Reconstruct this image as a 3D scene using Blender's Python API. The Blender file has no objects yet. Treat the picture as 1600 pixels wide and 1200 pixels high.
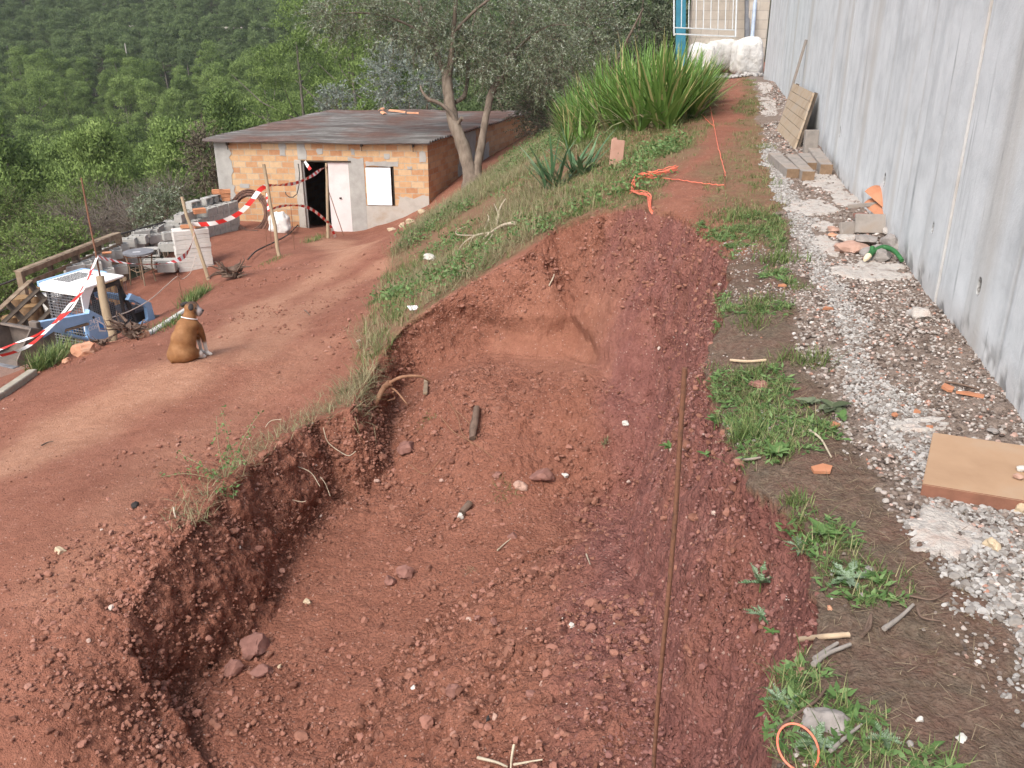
import bpy, bmesh, math, random
import numpy as np
from mathutils import Vector, Matrix, Quaternion
C = bpy.context
SC = C.scene
COL = SC.collection
R = math.radians
# ------------------------------------------------------------------ camera
FPX, PITCH = 1400.0, R(22.5)
cam_data = bpy.data.cameras.new("camera")
cam = bpy.data.objects.new("camera", cam_data)
COL.objects.link(cam)
cam.location = (0, 0, 0)
cam.rotation_euler = (R(90) - PITCH, 0, 0)
cam_data.sensor_width = 36.0
cam_data.sensor_fit = 'HORIZONTAL'
cam_data.lens = FPX / 1600.0 * 36.0
cam_data.clip_start = 0.05
cam_data.clip_end = 3000
SC.camera = cam
# ------------------------------------------------------------------ light
SUN_EL, SUN_AZ = R(48), R(214)      # azimuth measured clockwise from +Y (north)
world = bpy.data.worlds.new("World")
SC.world = world
world.use_nodes = True
wn = world.node_tree
bgn = wn.nodes['Background']
sky = wn.nodes.new('ShaderNodeTexSky')
sky.sky_type = 'NISHITA'
sky.sun_disc = False
sky.sun_elevation = SUN_EL
sky.sun_rotation = SUN_AZ
sky.air_density = 1.0
sky.dust_density = 4.0
sky.ozone_density = 1.0
hsv = wn.nodes.new('ShaderNodeHueSaturation')      # thin overcast: the sky's blue is veiled
hsv.inputs['Saturation'].default_value = .6
wn.links.new(sky.outputs[0], hsv.inputs['Color'])
wn.links.new(hsv.outputs[0], bgn.inputs[0])
bgn.inputs[1].default_value = 0.15
sd = bpy.data.lights.new("sun", 'SUN')
sd.energy = 1.45
sd.angle = R(24)
sd.color = (1.0, 0.94, 0.86)
sun = bpy.data.objects.new("sun", sd)
COL.objects.link(sun)
sdir = Vector((math.sin(SUN_AZ) * math.cos(SUN_EL), math.cos(SUN_AZ) * math.cos(SUN_EL), math.sin(SUN_EL)))
sun.rotation_euler = sdir.to_track_quat('Z', 'Y').to_euler()
SC.view_settings.view_transform = 'Standard'
SC.view_settings.look = 'None'
SC.view_settings.gamma = 1.0
SC.view_settings.exposure = 0.86
try:
    SC.cycles.max_bounces = 5
    SC.cycles.diffuse_bounces = 3
    SC.cycles.transparent_max_bounces = 8
except Exception:
    pass
# ------------------------------------------------------------------ rays
CP, SP = math.cos(PITCH), math.sin(PITCH)
def raydir(u, v):
    a = (u - 800.0) / FPX
    b = (600.0 - v) / FPX
    return np.array([a, CP + b * SP, -SP + b * CP])
def P(u, v, z):
    d = raydir(u, v)
    return d * (z / d[2])
def PT(u, v, t):
    return raydir(u, v) * t
# ------------------------------------------------------------------ noise
def _hash(ix, iy, iz, seed):
    h = (ix.astype(np.int64) * 374761393 + iy.astype(np.int64) * 668265263 + iz.astype(np.int64) * 2147483647 + seed * 1274126177) & 0xFFFFFFFF
    h = ((h ^ (h >> 13)) * 1274126177) & 0xFFFFFFFF
    h = ((h ^ (h >> 16)) * 2246822519) & 0xFFFFFFFF
    return ((h ^ (h >> 15)) & 0xFFFFFF) / float(0xFFFFFF)
def vnoise(x, y, z=None, seed=0):
    if z is None:
        z = np.zeros_like(x)
    fx, fy, fz = np.floor(x), np.floor(y), np.floor(z)
    tx, ty, tz = x - fx, y - fy, z - fz
    tx = tx * tx * (3 - 2 * tx); ty = ty * ty * (3 - 2 * ty); tz = tz * tz * (3 - 2 * tz)
    r = 0
    for a in (0, 1):
        wa = tx if a else 1 - tx
        for b in (0, 1):
            wb = ty if b else 1 - ty
            for c in (0, 1):
                wc = tz if c else 1 - tz
                r = r + wa * wb * wc * _hash(fx + a, fy + b, fz + c, seed)
    return r * 2 - 1
def fbm(x, y, z=None, oct=4, seed=0, gain=.5):
    r, a, f, tot = 0, 1.0, 1.0, 0
    for i in range(oct):
        r = r + a * vnoise(x * f, y * f, None if z is None else z * f, seed + i * 17)
        tot += a; a *= gain; f *= 2.03
    return r / tot
def worley(x, y, z, seed=0):
    """F1 distance and the random value of the nearest cell"""
    fx, fy, fz = np.floor(x), np.floor(y), np.floor(z)
    best = np.full(x.shape, 9.0); val = np.zeros(x.shape); sec = np.full(x.shape, 9.0)
    for a in (-1, 0, 1):
        for b in (-1, 0, 1):
            for c in (-1, 0, 1):
                cx, cy, cz = fx + a, fy + b, fz + c
                px = cx + _hash(cx, cy, cz, seed + 1); py = cy + _hash(cx, cy, cz, seed + 2); pz = cz + _hash(cx, cy, cz, seed + 3)
                d = (px - x) ** 2 + (py - y) ** 2 + (pz - z) ** 2
                sec = np.minimum(sec, np.maximum(d, best))
                m = d < best
                val = np.where(m, _hash(cx, cy, cz, seed + 4), val)
                best = np.where(m, d, best)
    return np.sqrt(best), val, np.sqrt(sec)
def sstep(a, b, x):
    t = np.clip((x - a) / (b - a), 0, 1)
    return t * t * (3 - 2 * t)
# ------------------------------------------------------------------ terrain control points
def rbf_fit(pts, c=0.35):
    pts = np.array(pts, float)
    n = len(pts)
    d = np.sqrt(((pts[:, None, :2] - pts[None, :, :2]) ** 2).sum(-1) + c * c)
    M = np.zeros((n + 3, n + 3))
    M[:n, :n] = d - 1e-3 * np.eye(n)
    M[:n, n] = 1; M[:n, n + 1:n + 3] = pts[:, :2]
    M[n, :n] = 1; M[n + 1:n + 3, :n] = pts[:, :2].T
    w = np.linalg.solve(M, np.concatenate([pts[:, 2], [0, 0, 0]]))
    return pts[:, :2], w, c
def rbf_eval(model, x, y):
    p, w, c = model
    x = np.asarray(x, float); y = np.asarray(y, float)
    r = w[len(p)] + w[len(p) + 1] * x + w[len(p) + 2] * y
    for i in range(len(p)):
        r = r + w[i] * np.sqrt((x - p[i, 0]) ** 2 + (y - p[i, 1]) ** 2 + c * c)
    return r
A_PIX = [(1190,125,-1.6),(1130,130,-1.62),(1150,200,-1.62),(1300,285,-1.6),(1070,300,-1.68),(1250,400,-1.62),
 (1455,465,-1.6),(1600,660,-1.6),(1400,900,-1.61),(1280,920,-1.65),(1160,720,-1.67),(1120,500,-1.68),(1140,400,-1.67),
 (1215,1200,-1.65),(1600,1200,-1.6),(1440,757,-1.615),(1540,730,-1.61),(1640,820,-1.61),(1500,1050,-1.62),(1350,700,-1.63),(1060,150,-1.64),(1075,135,-1.66),(1000,200,-1.75),(900,215,-2.35),(1010,320,-1.76),(1060,240,-1.64),(940,300,-1.95),
 (860,300,-2.45),(760,400,-2.75),(700,350,-3.6),(640,500,-3.15),(690,325,-4.75),(740,288,-3.9),(800,235,-3.7),(830,190,-3.9),
 (600,430,-4.15),(560,540,-3.5),(620,460,-3.75),(400,730,-3.42),(250,900,-3.42),(50,1150,-3.62),(-100,1300,-3.75),(205,1110,-3.74),(285,1135,-3.95),(250,1210,-3.93),(340,1300,-3.98),(120,1250,-3.82),(100,980,-3.48),(0,800,-3.55),
 (0,650,-3.95),(295,567,-3.68),(200,650,-3.7),(450,450,-4.35),(350,450,-4.6),(520,370,-5.65),(430,402,-5.05),(130,545,-4.45),
 (50,590,-4.35),(250,500,-4.5),(480,355,-5.95),(560,362,-5.98),(345,350,-5.95),(620,345,-5.63),(600,380,-4.97),(640,352,-5.35),(540,640,-3.42),(590,560,-3.38),(330,440,-4.85)]
A_PLAN = [(1,0,-1.65),(3,-3,-1.6),(8,3,-1.6),(8,12,-1.6),(4.7,26.8,-1.75),(6.5,27,-1.6),(12,25,-1.6),(3,1.5,-1.6),(9,33,-1.5),(4,30,-3.0),
 (-8.2,15.4,-5.6),(-7.2,16.4,-5.65),(-9.5,15,-5.6),(-9,20,-5.75),(-7.5,20,-5.75),(-9,24,-5.85),(-8.3,13.2,-5.5),(-10.5,12,-5.3),(-6.2,18.4,-5.6),
 (-10.4,16.5,-6.2),(-10.3,21,-6.6),(-9.9,24,-6.7),(-10.2,27,-7.8),(-12.5,17,-7.8),(-12.5,22,-8.6),(-14,12,-7.2),(-15,30,-11),(-9.8,31,-9.5),(-20,20,-12),
 (-5,36,-6.6),(1.5,36,-4.6),(-5,45,-9),(5,45,-4.5),(14,45,-2.5),(-8,8,-4.6),(-12,6,-5.6),(-20,0,-8),(-5,-3,-3.6),
 (-30,45,-14.5),(-14,50,-13),(-50,60,-20),(-10,70,-18),(12,75,-9),(-100,40,-25),(-150,-40,-30),(60,40,2),(80,-40,3),(0,-60,2)]
A_FAR = [(0,300,118),(200,310,112),(400,260,105),(300,200,145),(100,200,150),(600,170,115),(100,100,205),(400,100,195),(700,60,150),
 (100,0,275),(500,0,245),(800,0,190),(1000,0,150),(1400,-40,170)]
for u, v, t in A_FAR:
    p = PT(u, v, t)
    A_PLAN.append((p[0], p[1], p[2] - 5))
A_PLAN += [(-300,450,70),(0,450,85),(200,400,75),(-300,300,30),(-250,150,0),(250,200,40),(-420,450,80),(420,450,90)]
A_PTS = [tuple(P(u, v, z)) for u, v, z in A_PIX] + A_PLAN
A_MODEL = rbf_fit(A_PTS)
def HA(x, y):
    return rbf_eval(A_MODEL, x, y)
def march(fn, u, v, t0=1.0, t1=400.0, n=4000):
    d = raydir(u, v)
    t = np.geomspace(t0, t1, n)
    h = fn(d[0] * t, d[1] * t)
    below = d[2] * t < h
    i = int(np.argmax(below)) if below.any() else n - 1
    i = max(i, 1)
    g0 = d[2] * t[i - 1] - h[i - 1]; g1 = d[2] * t[i] - h[i]
    f = g0 / (g0 - g1) if abs(g0 - g1) > 1e-9 else 0
    tt = t[i - 1] + (t[i] - t[i - 1]) * min(max(f, 0), 1)
    return d * tt
B_PIX = [(1000,600,-3.3),(850,590,-3.32),(700,600,-3.45),(640,620,-3.75),(930,580,-3.15),(850,700,-3.6),(650,750,-3.92),(1000,750,-3.7),(850,850,-3.85),
 (600,850,-4.05),(950,900,-3.85),(500,830,-4.12),(400,980,-4.15),(300,1110,-4.1),(590,700,-4.02),(600,1100,-3.98),(900,1100,-3.88),
 (600,1250,-3.98),(900,1250,-3.9),(360,1200,-4.05),(450,1300,-4.02),(250,1300,-4.0),(740,700,-3.62),(760,620,-3.42)]
B_MODEL = rbf_fit([tuple(P(u, v, z)) for u, v, z in B_PIX] + [(0,1,-3.9),(-2.5,1,-3.9),(1.2,3,-3.85),(1.2,7,-3.4),(-4,3,-3.75)])
def HB(x, y):
    return rbf_eval(B_MODEL, x, y)
# rim of the excavation: pixel, steepness of the side that follows it
RIM = [((1012,322),1.55),((1065,340),3.2),((1105,365),3.4),((1142,400),3.4),((1128,450),3.4),((1118,500),3.6),((1110,560),3.6),((1118,640),3.6),
       ((1165,730),3.5),((1180,775),3.4),((1235,812),3.4),((1262,870),3.4),((1285,930),3.4),((1270,1000),3.4),((1210,1075),3.4),((1195,1130),3.4),((1212,1200),3.4)]
RIM_L = [((370,1310),.8),((325,1205),1.0),((288,1128),1.4),((252,1085),1.7),((218,1025),1.75),((210,962),1.7),((252,895),1.75),((330,795),1.85),((372,745),1.8),((420,705),1.85),((490,655),1.9),((545,640),2.2),((572,600),2.4),((600,545),2.2),((640,500),1.5),
         ((700,462),1.4),((760,425),1.4),((820,395),1.45),((870,355),1.5),((920,333),1.5)]
rim_xy, rim_k = [], []
for (p, k) in RIM:
    q = march(HA, *p); rim_xy.append((q[0], q[1])); rim_k.append(k)
for q, k in (((0.78, 0.6), 3.4), ((0.8, -2.5), .5), ((-1.8, -2.5), .5)):
    rim_xy.append(q); rim_k.append(k)
for (p, k) in RIM_L:
    q = march(HA, *p); rim_xy.append((q[0], q[1])); rim_k.append(k)
rim_xy = np.array(rim_xy)
def inside(x, y, poly):
    r = np.zeros(np.shape(x), bool)
    n = len(poly)
    for i in range(n):
        x0, y0 = poly[i]; x1, y1 = poly[(i + 1) % n]
        c = ((y0 > y) != (y1 > y))
        xi = (x1 - x0) * (y - y0) / ((y1 - y0) if y1 != y0 else 1e-9) + x0
        r ^= c & (x < xi)
    return r
def segdist(x, y, a, b):
    ax, ay = a; bx, by = b
    dx, dy = bx - ax, by - ay
    t = np.clip(((x - ax) * dx + (y - ay) * dy) / (dx * dx + dy * dy + 1e-12), 0, 1)
    return np.hypot(x - ax - t * dx, y - ay - t * dy)
def polydist(x, y, pts):
    d = np.full(np.shape(x), 1e9)
    for i in range(len(pts) - 1):
        d = np.minimum(d, segdist(x, y, pts[i], pts[i + 1]))
    return d
def terrain(x, y, full=False):
    x = np.asarray(x, float); y = np.asarray(y, float)
    A = HA(x, y)
    # natural unevenness
    A = A + .05 * fbm(x * .5, y * .5, oct=3, seed=5) * sstep(1.5, 4, np.abs(x - 2.0) + 1.5)
    # ragged rim
    wx = x + .07 * fbm(x * 2.2, y * 2.2, oct=3, seed=31)
    wy = y + .07 * fbm(x * 2.2, y * 2.2, oct=3, seed=47)
    near = (x > -6) & (x < 3) & (y < 11)
    ins = np.zeros(x.shape, bool)
    kd = np.zeros(x.shape)
    if near.any():
        X, Y = wx[near], wy[near]
        i_ = inside(X, Y, rim_xy)
        k_ = np.full(X.shape, 1e9)
        n = len(rim_xy)
        for i in range(n):
            k_ = np.minimum(k_, rim_k[i] * segdist(X, Y, rim_xy[i], rim_xy[(i + 1) % n]))
        ins[near] = i_; kd[near] = k_ * i_
    B = np.minimum(HB(x, y), A)
    cut = A - kd
    # soft foot where the side meets the floor
    s = .06
    h = np.clip((cut - B) / s, -1, 1)
    z = np.where(ins, np.maximum(B, cut) + s * .25 * (1 - np.abs(h)) ** 2, A)
    z = np.where(ins, np.minimum(z, A), z)
    if full:
        face = ins & (cut > B + .02) & (kd > .02)
        floor = ins & ~face
        return z, ins, face, floor, kd
    return z
# wall base line
W0 = P(1600, 660, -1.6)[:2]; W1 = P(1192, 124, -1.6)[:2]
WD = (W1 - W0) / np.linalg.norm(W1 - W0)
WN = np.array([-WD[1], WD[0]])          # points left, away from the wall
def wall_sw(x, y):
    dx, dy = x - W0[0], y - W0[1]
    return dx * WD[0] + dy * WD[1], dx * WN[0] + dy * WN[1]
# ------------------------------------------------------------------ materials
MATS = {}
def newmat(name, rough=.9, spec=.25):
    m = bpy.data.materials.new(name); m.use_nodes = True
    nt = m.node_tree
    b = nt.nodes['Principled BSDF']
    b.inputs['Roughness'].default_value = rough
    b.inputs['Specular IOR Level'].default_value = spec
    MATS[name] = m
    return m, nt, b
def nd(nt, typ, **kw):
    n = nt.nodes.new(typ)
    for k, v in kw.items():
        setattr(n, k, v)
    return n
def lk(nt, a, b):
    nt.links.new(a, b)
def noise(nt, vec, scale, detail=4, rough=.55, dist=0):
    n = nd(nt, 'ShaderNodeTexNoise')
    n.inputs['Scale'].default_value = scale; n.inputs['Detail'].default_value = detail
    n.inputs['Roughness'].default_value = rough; n.inputs['Distortion'].default_value = dist
    if vec is not None:
        lk(nt, vec, n.inputs['Vector'])
    return n.outputs['Fac']
def ramp(nt, fac, stops, interp='LINEAR'):
    r = nd(nt, 'ShaderNodeValToRGB')
    cr = r.color_ramp; cr.interpolation = interp
    while len(cr.elements) > 1:
        cr.elements.remove(cr.elements[-1])
    for i, (p, c) in enumerate(stops):
        e = cr.elements[0] if i == 0 else cr.elements.new(p)
        e.position = p
        e.color = (*c, 1) if len(c) == 3 else c
    if fac is not None:
        lk(nt, fac, r.inputs[0])
    return r.outputs[0]
def mix(nt, fac, a, b, mode='MIX'):
    m = nd(nt, 'ShaderNodeMix', data_type='RGBA', blend_type=mode)
    for s, val in ((m.inputs[0], fac), (m.inputs[6], a), (m.inputs[7], b)):
        if isinstance(val, (int, float)):
            s.default_value = val
        elif isinstance(val, tuple):
            s.default_value = (*val, 1)
        else:
            lk(nt, val, s)
    return m.outputs[2]
def mth(nt, op, a, b=None, clamp=False):
    m = nd(nt, 'ShaderNodeMath', operation=op, use_clamp=clamp)
    for s, val in ((m.inputs[0], a), (m.inputs[1], b)):
        if val is None: continue
        if isinstance(val, (int, float)): s.default_value = val
        else: lk(nt, val, s)
    return m.outputs[0]
def attr(nt, name):
    a = nd(nt, 'ShaderNodeAttribute'); a.attribute_name = name
    return a.outputs['Fac']
def objco(nt, scale=(1, 1, 1), gen='Object', rot=(0, 0, 0)):
    t = nd(nt, 'ShaderNodeTexCoord'); mp = nd(nt, 'ShaderNodeMapping')
    mp.inputs['Scale'].default_value = scale; mp.inputs['Rotation'].default_value = rot
    lk(nt, t.outputs[gen], mp.inputs[0])
    return mp.outputs[0]
def bump(nt, b, h, strength=.5, dist=.01, prev=None):
    n = nd(nt, 'ShaderNodeBump')
    n.inputs['Strength'].default_value = strength; n.inputs['Distance'].default_value = dist
    lk(nt, h, n.inputs['Height'])
    if prev is not None: lk(nt, prev, n.inputs['Normal'])
    if b is not None: lk(nt, n.outputs[0], b.inputs['Normal'])
    return n.outputs[0]
def simple(name, c1, c2, scale=6, rough=.85, bscale=30, bstr=.4, bdist=.004, detail=5, c3=None, metal=0, spec=.25, stretch=(1, 1, 1)):
    """two or three tones mixed by noise, with a fine bump"""
    m, nt, b = newmat(name, rough, spec)
    co = objco(nt, stretch)
    f = noise(nt, co, scale, detail, .6)
    st = [(.3, c1), (.7, c2)]
    if c3: st = [(.25, c1), (.5, c2), (.75, c3)]
    lk(nt, ramp(nt, f, st), b.inputs['Base Color'])
    b.inputs['Metallic'].default_value = metal
    if bstr: bump(nt, b, noise(nt, co, bscale, 4, .65), bstr, bdist)
    return m
def varmat(name, stops, rough=.8, spec=.2, trans=0, objrand=False):
    """colour from the 'var' point attribute, one random value for each leaf, blade or stone"""
    m, nt, b = newmat(name, rough, spec)
    f = attr(nt, 'var')
    if objrand:
        oi = nd(nt, 'ShaderNodeObjectInfo')
        f = mth(nt, 'ADD', mth(nt, 'MULTIPLY', f, .7), mth(nt, 'MULTIPLY', oi.outputs['Random'], .3))
    c = ramp(nt, f, stops)
    lk(nt, c, b.inputs['Base Color'])
    if trans:
        t = nd(nt, 'ShaderNodeBsdfTranslucent'); lk(nt, c, t.inputs[0])
        mx = nd(nt, 'ShaderNodeMixShader'); mx.inputs[0].default_value = trans
        out = nt.nodes['Material Output']
        lk(nt, b.outputs[0], mx.inputs[1]); lk(nt, t.outputs[0], mx.inputs[2]); lk(nt, mx.outputs[0], out.inputs[0])
    return m
# ------------------------------------------------------------------ mesh accumulation
def bm_arrays(bm):
    bm.verts.index_update()
    v = np.array([q.co[:] for q in bm.verts])
    f = [[w.index for w in fc.verts] for fc in bm.faces]
    bm.free()
    return v, f
class MB:
    def __init__(s):
        s.v = []; s.f = []; s.n = 0; s.var = []; s.mi = []
    def add(s, v, f, var=.5, mi=0):
        v = np.asarray(v, float).reshape(-1, 3)
        if isinstance(f, np.ndarray):
            s.f.append(f + s.n); s.mi.append(np.full(len(f), mi))
        else:
            by = {}
            for q in f: by.setdefault(len(q), []).append(q)
            for k, qs in by.items():
                s.f.append(np.array(qs) + s.n); s.mi.append(np.full(len(qs), mi))
        s.v.append(v); s.n += len(v)
        s.var.append(np.broadcast_to(np.asarray(var, float), (len(v),)))
        return s
    def build(s, name, mats, parent=None, smooth=True, loc=None):
        me = bpy.data.meshes.new(name)
        V = np.concatenate(s.v) if s.v else np.zeros((0, 3))
        if loc is not None: V = V - np.asarray(loc)
        me.vertices.add(len(V)); me.vertices.foreach_set('co', V.astype(np.float32).ravel())
        tot = [np.full(len(f), f.shape[1]) for f in s.f]
        tot = np.concatenate(tot)
        loops = np.concatenate([f.ravel() for f in s.f])
        me.loops.add(len(loops)); me.loops.foreach_set('vertex_index', loops.astype(np.int32))
        me.polygons.add(len(tot))
        st = np.concatenate([[0], np.cumsum(tot)[:-1]])
        me.polygons.foreach_set('loop_start', st.astype(np.int32))
        me.polygons.foreach_set('material_index', np.concatenate(s.mi).astype(np.int32))
        me.update(calc_edges=True)
        me.polygons.foreach_set('use_smooth', np.full(len(tot), bool(smooth)))
        a = me.attributes.new('var', 'FLOAT', 'POINT'); a.data.foreach_set('value', np.concatenate(s.var).astype(np.float32))
        if not isinstance(mats, (list, tuple)): mats = [mats]
        for m in mats: me.materials.append(MATS[m] if isinstance(m, str) else m)
        o = bpy.data.objects.new(name, me); COL.objects.link(o)
        if parent is not None: o.parent = parent
        if loc is not None: o.location = loc
        return o
def tag(o, label, cat, group=None, kind=None):
    if label: o['label'] = label
    if cat: o['category'] = cat
    if group: o['group'] = group
    if kind: o['kind'] = kind
    return o
def thing(name, label, cat, loc=(0, 0, 0), rz=0, group=None):
    o = bpy.data.objects.new(name, None); COL.objects.link(o)
    o.location = loc; o.rotation_euler = (0, 0, rz); o.empty_display_size = .2
    return tag(o, label, cat, group)
def copy_tree(o, parent=None):
    c = o.copy(); COL.objects.link(c)
    if parent is not None: c.parent = parent
    for ch in list(o.children): copy_tree(ch, c)
    return c
def sharp(o, ang=35):
    me = o.data
    bm = bmesh.new(); bm.from_mesh(me)
    for e in bm.edges:
        if len(e.link_faces) == 2 and e.calc_face_angle(0) > R(ang): e.smooth = False
    bm.to_mesh(me); bm.free()
    return o
_boxc = {}
def box(sx, sy, sz, bev=.004):
    """chamfered box centred on the origin"""
    k = (round(sx, 4), round(sy, 4), round(sz, 4), bev)
    if k not in _boxc:
        bm = bmesh.new(); bmesh.ops.create_cube(bm, size=1)
        bmesh.ops.scale(bm, vec=(sx, sy, sz), verts=bm.verts)
        if bev: bmesh.ops.bevel(bm, geom=bm.edges[:], offset=min(bev, .4 * min(sx, sy, sz)), segments=1, affect='EDGES')
        _boxc[k] = bm_arrays(bm)
    return _boxc[k]
def rotz(a):
    c, s = math.cos(a), math.sin(a)
    return np.array([[c, -s, 0], [s, c, 0], [0, 0, 1]])
def euler(x, y, z):
    from mathutils import Euler
    return np.array(Euler((x, y, z)).to_matrix())
def put(v, M=None, t=(0, 0, 0)):
    v = np.asarray(v)
    if M is not None: v = v @ M.T
    return v + np.asarray(t)
def frame(a, b, up=(0, 0, 1)):
    """rotation whose x axis runs from a to b"""
    x = np.asarray(b, float) - np.asarray(a, float); L = np.linalg.norm(x); x /= L
    up = np.asarray(up, float)
    if abs(x @ up) > .98: up = np.array([0, 1., 0])
    y = np.cross(up, x); y /= np.linalg.norm(y); z = np.cross(x, y)
    return np.array([x, y, z]).T, L
def beam(mb, a, b, w, h, bev=.004, up=(0, 0, 1), var=.5, mi=0):
    M, L = frame(a, b, up)
    v, f = box(L, w, h, bev)
    mb.add(put(v, M, (np.asarray(a) + np.asarray(b)) / 2), f, var, mi)
def tube(mb, pts, rad, n=8, var=.5, mi=0, cap=True, jitter=0, seed=0):
    pts = np.asarray(pts, float); m = len(pts)
    rad = np.broadcast_to(np.asarray(rad, float), (m,)).copy()
    T = np.gradient(pts, axis=0); T /= np.linalg.norm(T, axis=1)[:, None] + 1e-12
    up = np.array([0, 0, 1.]) if abs(T[0][2]) < .9 else np.array([0, 1., 0])
    rings = []
    rs = np.random.RandomState(seed)
    x = np.cross(up, T[0]); x /= np.linalg.norm(x)
    for i in range(m):
        x = x - (x @ T[i]) * T[i]; x /= np.linalg.norm(x) + 1e-12
        y = np.cross(T[i], x)
        a = np.arange(n) * 2 * math.pi / n
        rr = rad[i] * (1 + jitter * rs.uniform(-1, 1, n)) if jitter else rad[i]
        rings.append(pts[i] + (np.cos(a) * rr)[:, None] * x + (np.sin(a) * rr)[:, None] * y)
    V = np.concatenate(rings)
    F = []
    i = np.arange(m - 1)[:, None] * n; j = np.arange(n)[None, :]; j2 = (j + 1) % n
    F = np.stack([i + j, i + j2, i + n + j2, i + n + j], -1).reshape(-1, 4)
    mb.add(V, F, var, mi)
    if cap:
        for k, rev in ((0, True), (m - 1, False)):
            c = V[k * n:(k + 1) * n]
            idx = list(range(n))
            mb.add(c, [idx[::-1] if rev else idx], var, mi)
_ico = {}
def ico(sub):
    if sub not in _ico:
        bm = bmesh.new(); bmesh.ops.create_icosphere(bm, subdivisions=sub, radius=1)
        v, f = bm_arrays(bm); _ico[sub] = (v, np.array(f))
    return _ico[sub]
def rockshape(seed, sub=3, rough=.35, ang=.5, sq=(1, 1, 1)):
    """angular stone of about unit radius: a ball cut by random planes, then roughened"""
    v, f = ico(sub); v = v.copy()
    rs = np.random.RandomState(seed)
    for i in range(12):
        n = rs.normal(size=3); n /= np.linalg.norm(n)
        d = rs.uniform(.48, .86)
        k = v @ n - d
        v = v - np.where(k > 0, k, 0)[:, None] * n * (ang + .4)
    q = v * 1.7 + seed * 3.1
    v = v * (1 + rough * .5 * fbm(q[:, 0], q[:, 1], q[:, 2], 4, seed % 97))[:, None]
    return v * np.asarray(sq), f
def scatter(mb, temps, pos, scl, rng, var=None, flat=.7, sink=.25):
    """many small stones: each a template, turned, squashed and set on its place"""
    n = len(pos)
    which = rng.randint(0, len(temps), n)
    for k, (tv, tf) in enumerate(temps):
        idx = np.where(which == k)[0]
        if not len(idx): continue
        a = rng.uniform(0, 6.283, len(idx)); b = rng.uniform(-.5, .5, len(idx)); 
        ca, sa, cb, sb = np.cos(a), np.sin(a), np.cos(b), np.sin(b)
        Rz = np.zeros((len(idx), 3, 3))
        Rz[:, 0, 0] = ca; Rz[:, 0, 1] = -sa * cb; Rz[:, 0, 2] = sa * sb
        Rz[:, 1, 0] = sa; Rz[:, 1, 1] = ca * cb; Rz[:, 1, 2] = -ca * sb
        Rz[:, 2, 1] = sb; Rz[:, 2, 2] = cb
        s3 = np.stack([rng.uniform(.75, 1.25, len(idx)), rng.uniform(.75, 1.2, len(idx)), rng.uniform(flat * .8, flat * 1.15, len(idx))], 1)
        V = tv[None] * (s3 * scl[idx][:, None])[:, None, :]
        V = np.einsum('nij,nkj->nki', Rz, V) + pos[idx][:, None, :]
        V[:, :, 2] += (scl[idx] * flat * (1 - 2 * sink))[:, None] * .6
        F = tf[None] + (np.arange(len(idx)) * len(tv))[:, None, None]
        vv = (rng.uniform(0, 1, len(idx)) if var is None else var[idx])
        mb.add(V.reshape(-1, 3), F.reshape(-1, tf.shape[1]), np.repeat(vv, len(tv)))
def blades(mb, base, az, L, W, lean, droop, rng, var=None, seg=3, fold=0):
    """curved tapering grass or sword leaves as double strips"""
    n = len(base)
    L = np.broadcast_to(L, (n,)); W = np.broadcast_to(W, (n,)); lean = np.broadcast_to(lean, (n,)); droop = np.broadcast_to(droop, (n,))
    dx, dy = np.cos(az), np.sin(az)
    px, py = -dy, dx
    rows = []
    pos = base.copy(); ang = lean.copy() * 1.0
    for i in range(seg + 1):
        t = i / seg
        w = W * (1 - t ** 1.6) * (.55 + .45 * min(1, t * 3 + .2)) * .5 if i < seg else W * 0.02
        w = np.maximum(w, W * .02)
        l = pos - np.stack([px * w, py * w, 0 * w], 1); r = pos + np.stack([px * w, py * w, 0 * w], 1)
        rows.append((l, r))
        st = L / seg
        pos = pos + np.stack([dx * np.sin(ang) * st, dy * np.sin(ang) * st, np.cos(ang) * st], 1)
        ang = ang + droop / seg
    V = np.stack([q for lr in rows for q in lr], 1)      # n, 2(seg+1), 3
    k = 2 * (seg + 1)
    F = np.array([[2 * i, 2 * i + 1, 2 * i + 3, 2 * i + 2] for i in range(seg)])
    F = F[None] + (np.arange(n) * k)[:, None, None]
    vv = rng.uniform(0, 1, n) if var is None else var
    mb.add(V.reshape(-1, 3), F.reshape(-1, 4), np.repeat(vv, k))
def leaves(mb, pos, nrm, size, asp, rng, var=None, tdir=None):
    """one four-cornered leaf at each place; nrm is where its face looks, tdir the way it points"""
    n = len(pos)
    nrm = nrm / (np.linalg.norm(nrm, axis=1)[:, None] + 1e-9)
    t = rng.normal(size=(n, 3)) if tdir is None else tdir
    t = t - (t * nrm).sum(1)[:, None] * nrm; t /= np.linalg.norm(t, axis=1)[:, None] + 1e-9
    s = np.cross(nrm, t)
    size = np.broadcast_to(size, (n,))[:, None]
    V = np.stack([pos, pos + t * size * .5 + s * size * asp * .5, pos + t * size, pos + t * size * .45 - s * size * asp * .5], 1)
    F = (np.arange(n) * 4)[:, None] + np.arange(4)[None]
    vv = rng.uniform(0, 1, n) if var is None else var
    mb.add(V.reshape(-1, 3), F, np.repeat(vv, 4))
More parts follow.
